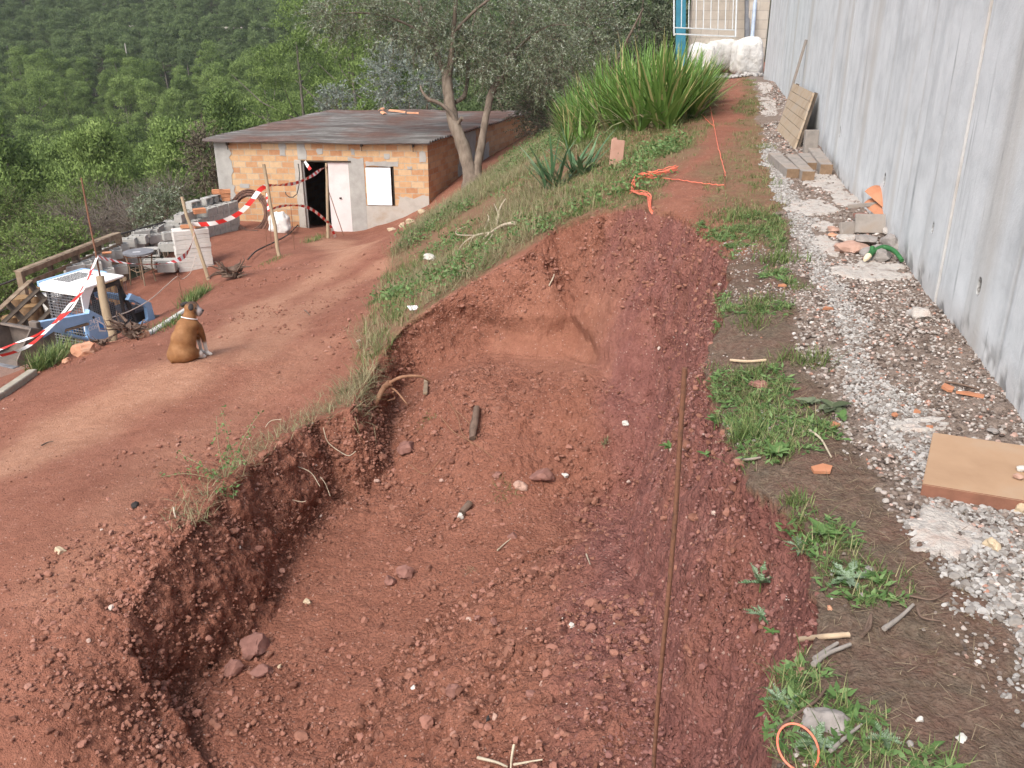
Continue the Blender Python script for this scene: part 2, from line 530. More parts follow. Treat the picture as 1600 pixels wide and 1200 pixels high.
def remesh(mb, name, mat, voxel, parent=None, smooth=4, loc=(0, 0, 0)):
    """fuse overlapping pieces into one continuous skin"""
    o = mb.build(name + '_tmp', mat)
    m = o.modifiers.new('r', 'REMESH'); m.mode = 'VOXEL'; m.voxel_size = voxel
    if smooth:
        s = o.modifiers.new('s', 'SMOOTH'); s.iterations = smooth; s.factor = .5
    dg = C.evaluated_depsgraph_get(); ev = o.evaluated_get(dg)
    me = bpy.data.meshes.new_from_object(ev)
    me.name = name
    old = o.data
    bpy.data.objects.remove(o); bpy.data.meshes.remove(old)
    me.materials.clear(); me.materials.append(MATS[mat])
    me.polygons.foreach_set('use_smooth', np.ones(len(me.polygons), bool))
    o = bpy.data.objects.new(name, me); COL.objects.link(o); o.location = loc
    if parent is not None: o.parent = parent
    return o
def mesh_co(o):
    n = len(o.data.vertices); a = np.zeros(n * 3, np.float32); o.data.vertices.foreach_get('co', a)
    return a.reshape(-1, 3).astype(float)
def set_attr(o, name, val):
    a = o.data.attributes.get(name) or o.data.attributes.new(name, 'FLOAT', 'POINT')
    a.data.foreach_set('value', np.asarray(val, np.float32))
def capsule(mb, a, b, ra, rb, n=14):
    """tapered round limb with domed ends"""
    a = np.asarray(a, float); b = np.asarray(b, float)
    d = b - a; L = np.linalg.norm(d); d = d / L
    ts, rs_ = [], []
    for k in range(4):
        an = (1 - k / 4) * math.pi / 2
        ts.append(-ra * math.sin(an)); rs_.append(max(ra * math.cos(an), ra * .05))
    ts += [0, L]; rs_ += [ra, rb]
    for k in range(1, 5):
        an = k / 4 * math.pi / 2
        ts.append(L + rb * math.sin(an)); rs_.append(max(rb * math.cos(an), rb * .05))
    tube(mb, a + np.array(ts)[:, None] * d, rs_, n)
def ellip(mb, c, r, M=None, sub=3):
    v, f = ico(sub)
    mb.add(put(v * np.asarray(r), M, c), f)
# ------------------------------------------------------------------ ground sheet
def lines(segs):
    """segs: (from, to, step at from, step at to)"""
    out = []
    for a, b, s0, s1 in segs:
        p = a
        while p < b - 1e-6:
            out.append(p)
            f = (p - a) / (b - a)
            p += s0 + (s1 - s0) * f
    out.append(segs[-1][1])
    return np.array(out)
GX = lines([(-17, -6, .22, .07), (-6, -2.7, .06, .02), (-2.7, -1.2, .013, .013), (-1.2, .25, .02, .02), (.25, 1.35, .009, .009), (1.35, 2.0, .013, .016), (2.0, 3.2, .02, .03), (3.2, 9, .03, .1)])
GY = lines([(-3, 1.4, .2, .04), (1.4, 3, .02, .02), (3, 8.0, .018, .018), (8.0, 9.7, .013, .013), (9.7, 14, .02, .045), (14, 28, .05, .1), (28, 42, .11, .25)])
gx, gy = np.meshgrid(GX, GY)
gz, g_in, g_face, g_floor, g_kd = terrain(gx, gy, True)
def H(x, y):
    """height of the finished ground (bilinear)"""
    x = np.asarray(x, float); y = np.asarray(y, float)
    i = np.clip(np.searchsorted(GX, x) - 1, 0, len(GX) - 2); j = np.clip(np.searchsorted(GY, y) - 1, 0, len(GY) - 2)
    fx = np.clip((x - GX[i]) / (GX[i + 1] - GX[i]), 0, 1); fy = np.clip((y - GY[j]) / (GY[j + 1] - GY[j]), 0, 1)
    return (gz[j, i] * (1 - fx) + gz[j, i + 1] * fx) * (1 - fy) + (gz[j + 1, i] * (1 - fx) + gz[j + 1, i + 1] * fx) * fy
def G(u, v):
    """where the sight line through a photograph pixel meets the ground"""
    return march(H, u, v, 1.2, 60, 3000)
def onground(x, y, dz=0):
    return np.array([x, y, float(H(x, y)) + dz])
# zones ---------------------------------------------------------------
def AP(pix):
    return np.array([march(HA, u, v)[:2] for u, v in pix])
ws, ww = wall_sw(gx, gy)
def gravel_w(s):
    return np.interp(s, [-3, -1.8, -1.2, -.3, .5, 2, 5, 9, 14, 20], [.42, .46, .54, .66, .88, .74, .66, .6, .5, .35])
def gravel_mask(x, y):
    s, w = wall_sw(x, y)
    n = .16 * fbm(x * 2.3, y * 2.3, oct=4, seed=77)
    return sstep(.05, -.05, w + n - gravel_w(s)) * sstep(-.2, -.05, w + .12) 
BANK = AP([(600,440),(625,385),(655,350),(690,325),(735,292),(800,240),(830,190),(900,205),(1000,195),(1050,180),(1062,235),(1000,290),(1012,322),(930,330),(870,352),(760,422),(640,498),(590,555),(560,600),(575,540),(590,480)])
HATCH = AP([(560,600),(520,640),(430,705),(370,760),(330,800)])
def bank_mask(x, y):
    n = .35 * fbm(x * 1.6, y * 1.6, oct=4, seed=12)
    i = inside(x, y, BANK)
    d = polydist(x, y, np.vstack([BANK, BANK[:1]]))
    return sstep(-.2, .15, np.where(i, d, -d) + n)
PATH = AP([(1150,112),(1140,150),(1130,200),(1110,240),(1060,275),(1075,300),(1060,322),(1110,360),(1135,395)])
def path_mask(x, y):
    d = polydist(x, y, PATH)
    return sstep(.42, .05, d + .25 * fbm(x * 2, y * 2, oct=4, seed=9))
def upper_mask(x, y):
    """the path strip between cut and wall, and the lawn round the crest"""
    s, w = wall_sw(x, y)
    wlim = np.interp(s, [-4, 3, 5.5, 7, 12, 20, 24], [2.2, 2.2, 2.6, 3.4, 3.2, 2.3, 2.0])
    return sstep(.1, -.1, w - wlim) * sstep(-.1, 0, w)
cut = g_in & (g_kd > .03)
grass_z = np.clip(np.maximum(bank_mask(gx, gy), upper_mask(gx, gy) * (1 - path_mask(gx, gy))) * (~cut), 0, 1)
gravel_z = gravel_mask(gx, gy) * (~cut)
TR1 = AP([(0,735),(120,655),(250,600),(330,545),(430,470),(520,420),(560,385),(500,372)])
TR2 = AP([(395,560),(450,500),(520,455),(590,415)])
TR3 = AP([(120,880),(230,760),(330,670),(420,600),(500,540)])
pale_z = np.maximum(sstep(.75, .1, polydist(gx, gy, TR1) + .35 * fbm(gx * .9, gy * .9, oct=4, seed=3)), .7 * sstep(.5, .1, polydist(gx, gy, TR2) + .3 * fbm(gx * 1.1, gy * 1.1, oct=4, seed=6)))
pale_z = np.maximum(pale_z, .35 * sstep(.6, .1, polydist(gx, gy, TR3) + .4 * fbm(gx * 1.1, gy * 1.1, oct=4, seed=16))) * (~cut)
SMP = np.array([G(*q)[:2] for q in ((740, 500), (800, 450), (870, 415), (940, 390), (1010, 400), (1030, 500), (1015, 600), (930, 605), (820, 590), (740, 560))])
def smooth_patch(x, y):
    dd = polydist(x, y, np.vstack([SMP, SMP[:1]])); ii_ = inside(x, y, SMP)
    return sstep(-.05, .28, np.where(ii_, dd, -dd) + .16 * fbm(x * 3, y * 3, oct=4, seed=44))
smooth_z = smooth_patch(gx, gy)
yard_z = sstep(.3, -.3, gx - np.interp(gy, [8, 12, 14, 16, 18], [-8.2, -7.6, -7.6, -8.4, -9.5]) + .3 * fbm(gx, gy, oct=3, seed=61)) * sstep(19, 16, gy)
right_z = cut * sstep(-.3, .3, gx - np.interp(gy, [0, 5, 8, 10], [.1, .35, .95, 1.1]) + .3 * fbm(gx * 2, gy * 2, oct=3, seed=8))
# relief ----------------------------------------------------------------
dzx = np.gradient(gz, axis=1) / np.gradient(gx, axis=1); dzy = np.gradient(gz, axis=0) / np.gradient(gy, axis=0)
# smooth the normal a little so chunks do not shear
nl = np.sqrt(dzx ** 2 + dzy ** 2 + 1)
nx, ny, nz_ = -dzx / nl, -dzy / nl, 1 / nl
near = (gx > -6.5) & (gx < 3.4) & (gy < 16) & (gy > 1.2)
D = np.zeros(gx.shape)
X, Y, Z = gx[near], gy[near], gz[near]
f_ = g_face[near].astype(float); fl = g_floor[near].astype(float)
slope = sstep(.5, 1.6, np.hypot(dzx, dzy)[near])
rz = right_z[near]
back = sstep(8.0, 8.5, Y) * sstep(-1.2, -.6, X) * f_
soilup = (1 - g_in[near].astype(float)) * (1 - np.maximum(grass_z, gravel_z)[near])
bermcrust = sstep(.9, .1, polydist(X, Y, rim_xy[20:])) * (1 - f_) * (1 - fl) * sstep(7.6, 6.5, Y)
w1, v1, w1b = worley(X * 5.5, Y * 5.5, Z * 5.5, 3)
w2, v2, w2b = worley(X * 13, Y * 13, Z * 13, 9)
w3, v3, _ = worley(X * 29, Y * 29, Z * 29, 5)
lump = (v1 - .5) * sstep(0, .25, w1b - w1)
lump2 = (v2 - .5) * sstep(0, .3, w2b - w2)
lump3 = (.45 - w3)
zfold = fbm(X * 1.3, Y * 1.3, Z * 1.6, 4, 21)
# berm side: ragged chunks; right side: closer vertical flutes; back side: smooth upper part, broken lower part
smoothpatch = .85 * smooth_z[near]
amp = f_ * (1 - .75 * smoothpatch) * (1 - .38 * rz)
berm = f_ * (1 - rz) * (1 - back)
D1 = amp *  (.085 * lump + .045 * lump2 + .022 * lump3 + .09 * zfold * (1 - .5 * back))
D1 += berm * (.012 * lump2 + .03 * lump3 + .04 * fbm(X * 3, Y * 3, Z * 1.5, 3, 55) - .03 * sstep(.4, .7, worley(X * 4, Y * 4, Z * 3, 15)[0]))
D1 += f_ * rz * (.03 * fbm(X * 6, Y * 6, Z * 2.5, 4, 70) + .02 * lump2 + .012 * lump3 - .03 * sstep(.12, .0, np.abs(vnoise(X * 5, Y * 5, Z * .9, 71))))
D1 -= berm * .05 * sstep(.16, .03, np.abs(Z - HB(X, Y) - .10))
# ledge half way down the back side
D1 += back * (-.16 * sstep(-2.95, -3.12, Z + .1 * zfold) * sstep(-3.5, -3.2, Z))
rub = fl * (1 - .55 * sstep(.25, -.1, fbm(X * .8, Y * .8, oct=3, seed=90) + .25 * sstep(4.2, 6.5, Y) - .12))
D1 += (1 - smoothpatch) * rub * (.05 * lump + .034 * lump2 + .02 * lump3 + .05 * zfold)
crust = np.clip(bermcrust, 0, 1)
D1 += soilup * (.012 * lump2 + .010 * lump3 + .03 * zfold) + crust * (.05 * lump + .035 * lump2 + .018 * lump3)
gsh = grass_z[near] * (1 - g_in[near])
D1 += gsh * (.02 * lump2 + .008 * lump3)
D1 += gravel_z[near] * (.008 * lump3)
D[near] = D1
far = ~near
D[far] = .035 * fbm(gx[far] * 2.5, gy[far] * 2.5, oct=4, seed=33)
# keep the floor of the sheet from folding: limit sideways motion on steep sides
vx = gx + nx * D * .8; vy = gy + ny * D * .8; vz = gz + np.where(g_face, nz_ * D * .8 , D)
V = np.stack([vx, vy, vz], -1).reshape(-1, 3)
ny_, nx_ = gx.shape
ii = (np.arange(ny_ - 1)[:, None] * nx_ + np.arange(nx_ - 1)[None, :]).reshape(-1)
F = np.stack([ii, ii + 1, ii + nx_ + 1, ii + nx_], 1)
# ------------------------------------------------------------------ ground material
m, nt, b = newmat('ground', .95, .15)
co = objco(nt)
n_big = noise(nt, co, .9, 5, .6); n_mid = noise(nt, co, 5, 6, .65); n_fine = noise(nt, co, 38, 5, .7); n_grit = noise(nt, co, 140, 3, .7)
soil = ramp(nt, n_mid, [(.25, (.20, .084, .056)), (.5, (.28, .122, .081)), (.75, (.355, .17, .118))])
soil2 = ramp(nt, n_big, [(.3, (.205, .08, .052)), (.7, (.32, .145, .098))])
soil = mix(nt, .5, soil, soil2)
pale = ramp(nt, n_mid, [(.2, (.35, .18, .115)), (.8, (.49, .285, .19))])
purple = ramp(nt, n_mid, [(.25, (.17, .071, .06)), (.55, (.24, .105, .087)), (.8, (.33, .165, .135))])
c = mix(nt, mth(nt, 'MULTIPLY', attr(nt, 'pale'), .8), soil, pale)
c = mix(nt, attr(nt, 'purple'), c, mix(nt, ramp(nt, n_big, [(.5, (0, 0, 0)), (.68, (.7, .7, .7))]), purple, soil2))
# small bright and dark grit
vor = nd(nt, 'ShaderNodeTexVoronoi'); vor.inputs['Scale'].default_value = 48; lk(nt, co, vor.inputs['Vector'])
sep = nd(nt, 'ShaderNodeSeparateColor'); lk(nt, vor.outputs['Color'], sep.inputs[0])
grit = mth(nt, 'MULTIPLY', mth(nt, 'GREATER_THAN', sep.outputs[0], .93), mth(nt, 'LESS_THAN', vor.outputs['Distance'], .33))
c = mix(nt, mth(nt, 'MULTIPLY', grit, .55), c, (.5, .36, .30))
v2 = nd(nt, 'ShaderNodeTexVoronoi'); v2.inputs['Scale'].default_value = 34; v2.inputs['Randomness'].default_value = 1
wv = nd(nt, 'ShaderNodeVectorMath', operation='ADD'); nv_ = nd(nt, 'ShaderNodeTexNoise'); nv_.inputs['Scale'].default_value = 22; nv_.inputs['Detail'].default_value = 3; lk(nt, co, nv_.inputs['Vector'])
sv_ = nd(nt, 'ShaderNodeVectorMath', operation='SCALE'); sv_.inputs['Scale'].default_value = .03; lk(nt, nv_.outputs['Color'], sv_.inputs[0]); lk(nt, co, wv.inputs[0]); lk(nt, sv_.outputs[0], wv.inputs[1])
lk(nt, wv.outputs[0], v2.inputs['Vector'])
s2_ = nd(nt, 'ShaderNodeSeparateColor'); lk(nt, v2.outputs['Color'], s2_.inputs[0])
v3 = nd(nt, 'ShaderNodeTexVoronoi'); v3.inputs['Scale'].default_value = 85; lk(nt, wv.outputs[0], v3.inputs['Vector']); s3_ = nd(nt, 'ShaderNodeSeparateColor'); lk(nt, v3.outputs['Color'], s3_.inputs[0])
c = mix(nt, mth(nt, 'MULTIPLY', s2_.outputs[1], .28), c, mix(nt, 1.0, c, (.62, .54, .52), 'MULTIPLY'))
c = mix(nt, mth(nt, 'MULTIPLY', s3_.outputs[1], .25), c, mix(nt, 1.0, c, (1.45, 1.45, 1.5), 'MULTIPLY'))
c = mix(nt, mth(nt, 'MULTIPLY', n_fine, .5), c, mix(nt, 1.0, c, (.62, .56, .55), 'MULTIPLY'))
litter = ramp(nt, n_fine, [(.25, (.05, .039, .032)), (.5, (.105, .082, .068)), (.75, (.18, .148, .122))])
moss = ramp(nt, n_fine, [(.3, (.11, .10, .045)), (.55, (.17, .16, .075)), (.8, (.24, .22, .12))])
gm = mth(nt, 'MULTIPLY', attr(nt, 'grass'), mth(nt, 'SUBTRACT', mth(nt, 'MULTIPLY', n_mid, 3.2), .95), True)
c = mix(nt, mth(nt, 'MULTIPLY', attr(nt, 'litter'), mth(nt, 'ADD', mth(nt, 'MULTIPLY', n_mid, .9), .35), True), c, litter)
c = mix(nt, mth(nt, 'MULTIPLY', gm, mth(nt, 'SUBTRACT', .8, mth(nt, 'MULTIPLY', attr(nt, 'litter'), .68))), c, moss)
grv = ramp(nt, n_fine, [(.3, (.13, .095, .075)), (.6, (.24, .19, .16))])
c = mix(nt, attr(nt, 'gravel'), c, grv)
yc = ramp(nt, n_fine, [(.3, (.19, .13, .105)), (.7, (.31, .22, .18))])
c = mix(nt, mth(nt, 'MULTIPLY', attr(nt, 'yard'), .75), c, yc)
lk(nt, c, b.inputs['Base Color'])
b0 = bump(nt, None, mth(nt, 'MULTIPLY', mth(nt, 'ADD', mth(nt, 'SUBTRACT', .6, v2.outputs['Distance']), mth(nt, 'MULTIPLY', s2_.outputs[0], .8)), attr(nt, 'crumb')), 1.0, .016)
b0 = bump(nt, None, mth(nt, 'SUBTRACT', .6, v3.outputs['Distance']), .9, .006, b0)
b1 = bump(nt, None, n_fine, .8, .016, b0)
bump(nt, b, n_grit, .6, .005, b1)
g = MB(); g.add(V, F)
ground = g.build('ground', 'ground')
tag(ground, None, None, None, 'structure')
crumb_z = np.clip(.25 + .75 * g_in + .5 * sstep(.9, .2, polydist(gx, gy, rim_xy[19:33])), 0, 1) * (1 - .6 * grass_z) * (1 - .85 * smooth_z) * (1 - .5 * pale_z)
for nme, arr in (('crumb', crumb_z), ('pale', np.maximum(pale_z * (1 - grass_z), .16 * smooth_z)), ('purple', right_z), ('grass', grass_z), ('gravel', gravel_z),
                 ('litter', np.clip(upper_mask(gx, gy) * (1 - path_mask(gx, gy)) * (~cut) * sstep(9, 5, gy) + .35 * grass_z, 0, 1)), ('yard', yard_z)):
    set_attr(ground, nme, arr.ravel())
# far terrain: hillside and valley, just under the edge of the ground sheet
FX = np.concatenate([-np.geomspace(420, 17, 70), np.linspace(-16, 9, 26)[0:], np.geomspace(9.8, 420, 60)])
FY = np.concatenate([np.linspace(-60, -3.2, 12), np.linspace(-3, 42, 40), np.geomspace(43, 460, 110)])
fx_, fy_ = np.meshgrid(FX, FY)
fz_ = HA(fx_, fy_) - .15 + sstep(42, 60, fy_) * 1.2 * fbm(fx_ * .06, fy_ * .06, oct=4, seed=4)
inn = (fx_ > -15.7) & (fx_ < 8.9) & (fy_ > -2.9) & (fy_ < 41)
fz_ = np.where(inn, fz_ - 1.5, fz_)
V = np.stack([fx_, fy_, fz_], -1).reshape(-1, 3); a_, b_ = fx_.shape
ii = (np.arange(a_ - 1)[:, None] * b_ + np.arange(b_ - 1)[None, :]).reshape(-1)
hole = (inn.reshape(-1)[ii] & inn.reshape(-1)[ii + 1] & inn.reshape(-1)[ii + b_ + 1] & inn.reshape(-1)[ii + b_])
ii = ii[~hole]
m, nt, b = newmat('hillside', .95, .1)
co = objco(nt)
f1 = noise(nt, co, .12, 6, .6); f2 = noise(nt, co, .9, 6, .7)
c = mix(nt, .5, ramp(nt, f1, [(.35, (.022, .03, .013)), (.55, (.035, .036, .02)), (.7, (.065, .048, .034))]), ramp(nt, f2, [(.3, (.02, .028, .012)), (.7, (.055, .05, .033))]))
lk(nt, c, b.inputs['Base Color']); bump(nt, b, f2, 1, .4)
g = MB(); g.add(V, np.stack([ii, ii + 1, ii + b_ + 1, ii + b_], 1))
hill = g.build('hillside', 'hillside'); tag(hill, None, None, None, 'structure')
# ------------------------------------------------------------------ concrete retaining wall
m, nt, b = newmat('wall_concrete', .8, .25)
co = objco(nt, (1, 1, 1))
st = objco(nt, (2.0, 1, .22)); st2 = objco(nt, (6, 1, .5)); st3 = objco(nt, (1.3, 1, .10))
a1 = noise(nt, st, 1.6, 6, .62); a2 = noise(nt, st2, 1.4, 6, .7); a3 = noise(nt, st3, 1.3, 3, .5); cl = noise(nt, co, 2.6, 7, .68); fine = noise(nt, co, 45, 5, .7)
base = ramp(nt, cl, [(.3, (.50, .52, .535)), (.5, (.64, .66, .675)), (.72, (.74, .76, .775))])
c = mix(nt, ramp(nt, a3, [(.52, (0, 0, 0)), (.66, (.6, .6, .6))]), base, (.50, .475, .44))
c = mix(nt, ramp(nt, a1, [(.54, (0, 0, 0)), (.66, (.28, .28, .28)), (.82, (.5, .5, .5))]), c, (.27, .29, .31))
c = mix(nt, mth(nt, 'MULTIPLY', ramp(nt, a2, [(.56, (0, 0, 0)), (.70, (.95, .95, .95))]), ramp(nt, cl, [(.4, (.15, .15, .15)), (.6, (.8, .8, .8))])), c, (.17, .18, .19))
c = mix(nt, ramp(nt, a2, [(.30, (.5, .5, .5)), (.42, (0, 0, 0))]), c, (.74, .76, .78))
c = mix(nt, mth(nt, 'MULTIPLY', attr(nt, 'stain'), .75), c, (.33, .26, .20))
c = mix(nt, mth(nt, 'MULTIPLY', attr(nt, 'pit'), .9), c, (.10, .09, .08))
c = mix(nt, mth(nt, 'MULTIPLY', mth(nt, 'SUBTRACT', 1.0, fine), .35), c, mix(nt, 1.0, c, (.72, .72, .72), 'MULTIPLY'))
lk(nt, c, b.inputs['Base Color'])
bump(nt, b, fine, .5, .006, bump(nt, None, cl, .3, .02))
WH = 3.4
S = lines([(-3.2, 0, .04, .025), (0, 6, .02, .03), (6, 21.35, .05, .12)])
Hh = lines([(-.35, .25, .02, .02), (.25, 2.2, .03, .035), (2.2, WH, .08, .1)])
def wall_s_at(u, v):       # wall coordinates (s, h) seen at a pixel
    d = raydir(u, v); t = (W0[0] * WN[0] + W0[1] * WN[1]) / (d[0] * WN[0] + d[1] * WN[1])
    q = d * t
    return (q[0] - W0[0]) * WD[0] + (q[1] - W0[1]) * WD[1], q[2] + 1.6
HOLES = [(*wall_s_at(u, v), r) for (u, v, r) in ((1530, 447, .026), (1458, 356, .02), (1382, 281, .03), (1312, 206, .032))]
S = np.unique(np.concatenate([S] + [np.linspace(a - .06, a + .06, 15) for a, b_, r in HOLES] + [np.linspace(wall_s_at(1462, 466)[0] - .05, wall_s_at(1462, 466)[0] + .05, 15)])); Hh = np.unique(np.concatenate([Hh] + [np.linspace(b_ - .08, b_ + .08, 15) for a, b_, r in HOLES]))
s_, h_ = np.meshgrid(S, Hh)
dep = .002 * fbm(s_ * 3, h_ * 1.2, oct=4, seed=2)
pit = np.zeros(s_.shape); stain = np.zeros(s_.shape)
joint = wall_s_at(1462, 466)[0]
jd = np.abs(s_ - joint - .012 * fbm(h_ * 3, h_ * 0, oct=3, seed=8))
dep -= .022 * sstep(.03, .0, jd); pit = np.maximum(pit, .5 * sstep(.014, 0, jd)); stain += sstep(.05, .01, jd) * (.7 + .5 * fbm(s_ * 9, h_ * 5, oct=3, seed=3)) 
for k in range(1, 12):         # faint board joints of the formwork
    sj = joint + k * 1.22 * (1 if k < 9 else -1) * (1 if k < 9 else (k - 8) / k)
    dep -= .006 * sstep(.02, 0, np.abs(s_ - sj)); stain += .3 * sstep(.03, 0, np.abs(s_ - sj))
for ss, hh, r in HOLES:
    q = np.hypot((s_ - ss) / (r * 1.1), (h_ - hh) / (r * 1.7))
    dep -= .05 * sstep(1.05, .7, q); pit = np.maximum(pit, sstep(1.2, .95, q))
n_ = fbm(s_ * 9, h_ * 9, oct=3, seed=15)      # honeycombed foot
foot = sstep(.22, .02, h_)
dep -= .006 * foot * sstep(.05, .35, n_) ; pit = np.maximum(pit, foot * sstep(.12, .4, n_) * .7); stain = np.maximum(stain, foot * .35)
V = np.stack([s_, dep, h_], -1).reshape(-1, 3)
a_, b_ = s_.shape
ii = (np.arange(a_ - 1)[:, None] * b_ + np.arange(b_ - 1)[None, :]).reshape(-1)
g = MB(); g.add(V, np.stack([ii, ii + 1, ii + b_ + 1, ii + b_], 1))
nv = len(V)
e0, e1, hb, ht, th = S[0], S[-1], Hh[0], Hh[-1], .3
q = [(e1, 0, hb), (e1, 0, ht), (e1, -th, ht), (e1, -th, hb), (e0, 0, ht), (e0, -th, ht), (e0, 0, hb), (e0, -th, hb)]
g.add(q, [[0, 3, 2, 1], [1, 2, 5, 4], [4, 5, 7, 6], [3, 7, 5, 2]])
wall = g.build('retaining_wall', 'wall_concrete')
# local axes: x along the wall, y out of its face towards the path
wall.matrix_world = Matrix(((WD[0], WN[0], 0, W0[0]), (WD[1], WN[1], 0, W0[1]), (0, 0, 1, -1.6), (0, 0, 0, 1)))
set_attr(wall, 'pit', np.concatenate([pit.ravel(), np.zeros(8)])); set_attr(wall, 'stain', np.concatenate([np.clip(stain, 0, 1).ravel(), np.zeros(8)]))
tag(wall, 'tall streaked pale grey concrete retaining wall along the right of the path', 'wall')
def on_wall(s, off, z):
    return np.array([W0[0] + WD[0] * s + WN[0] * off, W0[1] + WD[1] * s + WN[1] * off, z])
# ------------------------------------------------------------------ shed
m, nt, b = newmat('shed_brick', .85, .2)
uv = nd(nt, 'ShaderNodeTexCoord'); at = nd(nt, 'ShaderNodeAttribute'); at.attribute_name = 'buv'
wob = noise(nt, at.outputs['Vector'], 2.5, 3); wobv = nd(nt, 'ShaderNodeVectorMath', operation='ADD')
sc_ = nd(nt, 'ShaderNodeCombineXYZ'); lk(nt, mth(nt, 'MULTIPLY', wob, .03), sc_.inputs[0]); lk(nt, mth(nt, 'MULTIPLY', wob, .045), sc_.inputs[1])
lk(nt, at.outputs['Vector'], wobv.inputs[0]); lk(nt, sc_.outputs[0], wobv.inputs[1])
bt = nd(nt, 'ShaderNodeTexBrick')
bt.inputs['Scale'].default_value = 1; bt.inputs['Brick Width'].default_value = .36; bt.inputs['Row Height'].default_value = .172
bt.inputs['Mortar Size'].default_value = .012; bt.inputs['Mortar Smooth'].default_value = .3; bt.inputs['Bias'].default_value = -.1
bt.inputs['Color1'].default_value = (0, 0, 0, 1); bt.inputs['Color2'].default_value = (1, 1, 1, 1); bt.inputs['Mortar'].default_value = (.5, .5, .5, 1)
lk(nt, wobv.outputs[0], bt.inputs['Vector'])
brc = ramp(nt, bt.outputs['Color'], [(0, (.38, .18, .10)), (.25, (.46, .26, .145)), (.5, (.51, .33, .19)), (.75, (.54, .38, .23)), (1, (.56, .44, .31))])
f2 = noise(nt, at.outputs['Vector'], 9, 5, .7)
brc = mix(nt, .35, brc, ramp(nt, f2, [(.3, (.40, .20, .09)), (.7, (.66, .43, .22))]))
mort = ramp(nt, f2, [(.3, (.32, .27, .2)), (.7, (.46, .41, .33))])
c = mix(nt, bt.outputs['Fac'], brc, mort)
redd = ramp(nt, f2, [(.3, (.23, .085, .045)), (.7, (.33, .14, .08))])
c = mix(nt, mth(nt, 'MULTIPLY', attr(nt, 'red'), .72), c, redd)
lk(nt, c, b.inputs['Base Color'])
bump(nt, b, bt.outputs['Fac'], -.5, .01, bump(nt, None, f2, .4, .01))
simple('render_grey', (.30, .29, .27), (.42, .41, .385), 3, .9, 30, .4, .006)
simple('render_low', (.33, .30, .26), (.44, .41, .37), 2, .9, 30, .4, .006, c3=(.36, .29, .22))
m, nt, b = newmat('roof_sheet', .9, .15)
co = objco(nt, (.35, 2.2, 1)); f1 = noise(nt, co, 1.6, 6, .7); f2 = noise(nt, objco(nt), .45, 4, .6); f3 = noise(nt, co, 12, 4, .7)
c = ramp(nt, f1, [(.3, (.06, .052, .05)), (.5, (.12, .112, .108)), (.68, (.22, .215, .21)), (.82, (.38, .38, .37))])
c = mix(nt, ramp(nt, f2, [(.42, (0, 0, 0)), (.58, (.75, .75, .75))]), c, ramp(nt, f3, [(.3, (.07, .04, .035)), (.7, (.16, .085, .065))]))
lk(nt, c, b.inputs['Base Color']); bump(nt, b, f3, .5, .02)
FL = np.array([-8.62, 26.56]); FR = np.array([-2.40, 26.05])
back = np.array([2.85, 7.9]); backL = np.array([2.0, 7.9]); EB0 = back / np.linalg.norm(back)
ZT, ZB = -3.42, -6.35
shed = thing('brick_shed', 'low orange brick shed with a flat corrugated fibre cement roof', 'shed', (FL[0], FL[1], -6.0))
SL = np.array([FL[0], FL[1], -6.0])
def wallpart(name, p0, p1, z0f, z1, openings, red, th=.15):
    """brick wall between two plan points with rectangular openings (a0,a1,za,zb) along it"""
    p0 = np.asarray(p0, float); p1 = np.asarray(p1, float)
    L = np.linalg.norm(p1 - p0); d = (p1 - p0) / L; n = np.array([d[1], -d[0]])    # outward
    xs = sorted({0, L} | {o[0] for o in openings} | {o[1] for o in openings}); zs = sorted({z0f, z1} | {o[2] for o in openings} | {o[3] for o in openings})
    # refine
    g = MB(); buv = []; rd = []
    def quad(pts, uvs, rr):
        g.add(pts, [[0, 1, 2, 3]]); buv.extend([(a, b_, 0) for a, b_ in uvs]); rd.extend([rr] * 4)
    def W(a, off, z): return (p0[0] + d[0] * a + n[0] * off - SL[0], p0[1] + d[1] * a + n[1] * off - SL[1], z - SL[2])
    def solid(i, j):
        if i < 0 or j < 0 or i >= len(xs) - 1 or j >= len(zs) - 1: return False
        xm, zm = (xs[i] + xs[i + 1]) / 2, (zs[j] + zs[j + 1]) / 2
        return not any(o[0] < xm < o[1] and o[2] < zm < o[3] for o in openings)
    for i in range(len(xs) - 1):
        for j in range(len(zs) - 1):
            if not solid(i, j): continue
            a, b_, c_, e = xs[i], xs[i + 1], zs[j], zs[j + 1]
            quad([W(a, 0, c_), W(b_, 0, c_), W(b_, 0, e), W(a, 0, e)], [(a, c_), (b_, c_), (b_, e), (a, e)], red)
            quad([W(b_, -th, c_), W(a, -th, c_), W(a, -th, e), W(b_, -th, e)], [(b_, c_), (a, c_), (a, e), (b_, e)], .6)
            for (di, dj, pts) in ((-1, 0, [(a, c_), (a, e)]), (1, 0, [(b_, e), (b_, c_)]), (0, -1, [(b_, c_), (a, c_)]), (0, 1, [(a, e), (b_, e)])):
                if not solid(i + di, j + dj):
                    (u0, v0), (u1, v1) = pts
                    quad([W(u0, 0, v0), W(u0, -th, v0), W(u1, -th, v1), W(u1, 0, v1)][::-1], [(u0, v0), (u0 + th, v0), (u1 + th, v1), (u1, v1)][::-1], red)
    o = g.build(name, 'shed_brick', shed, smooth=False)
    at = o.data.attributes.new('buv', 'FLOAT_VECTOR', 'POINT'); at.data.foreach_set('vector', np.array(buv, np.float32).ravel())
    set_attr(o, 'red', rd)
    return o
def front_a(u, v):        # distance along the front and height at a pixel
    d = raydir(u, v); e = (FR - FL) / np.linalg.norm(FR - FL); n = np.array([e[1], -e[0]])
    t = (FL @ n) / (d[:2] @ n); q = d * t
    return (q[:2] - FL) @ e, q[2]
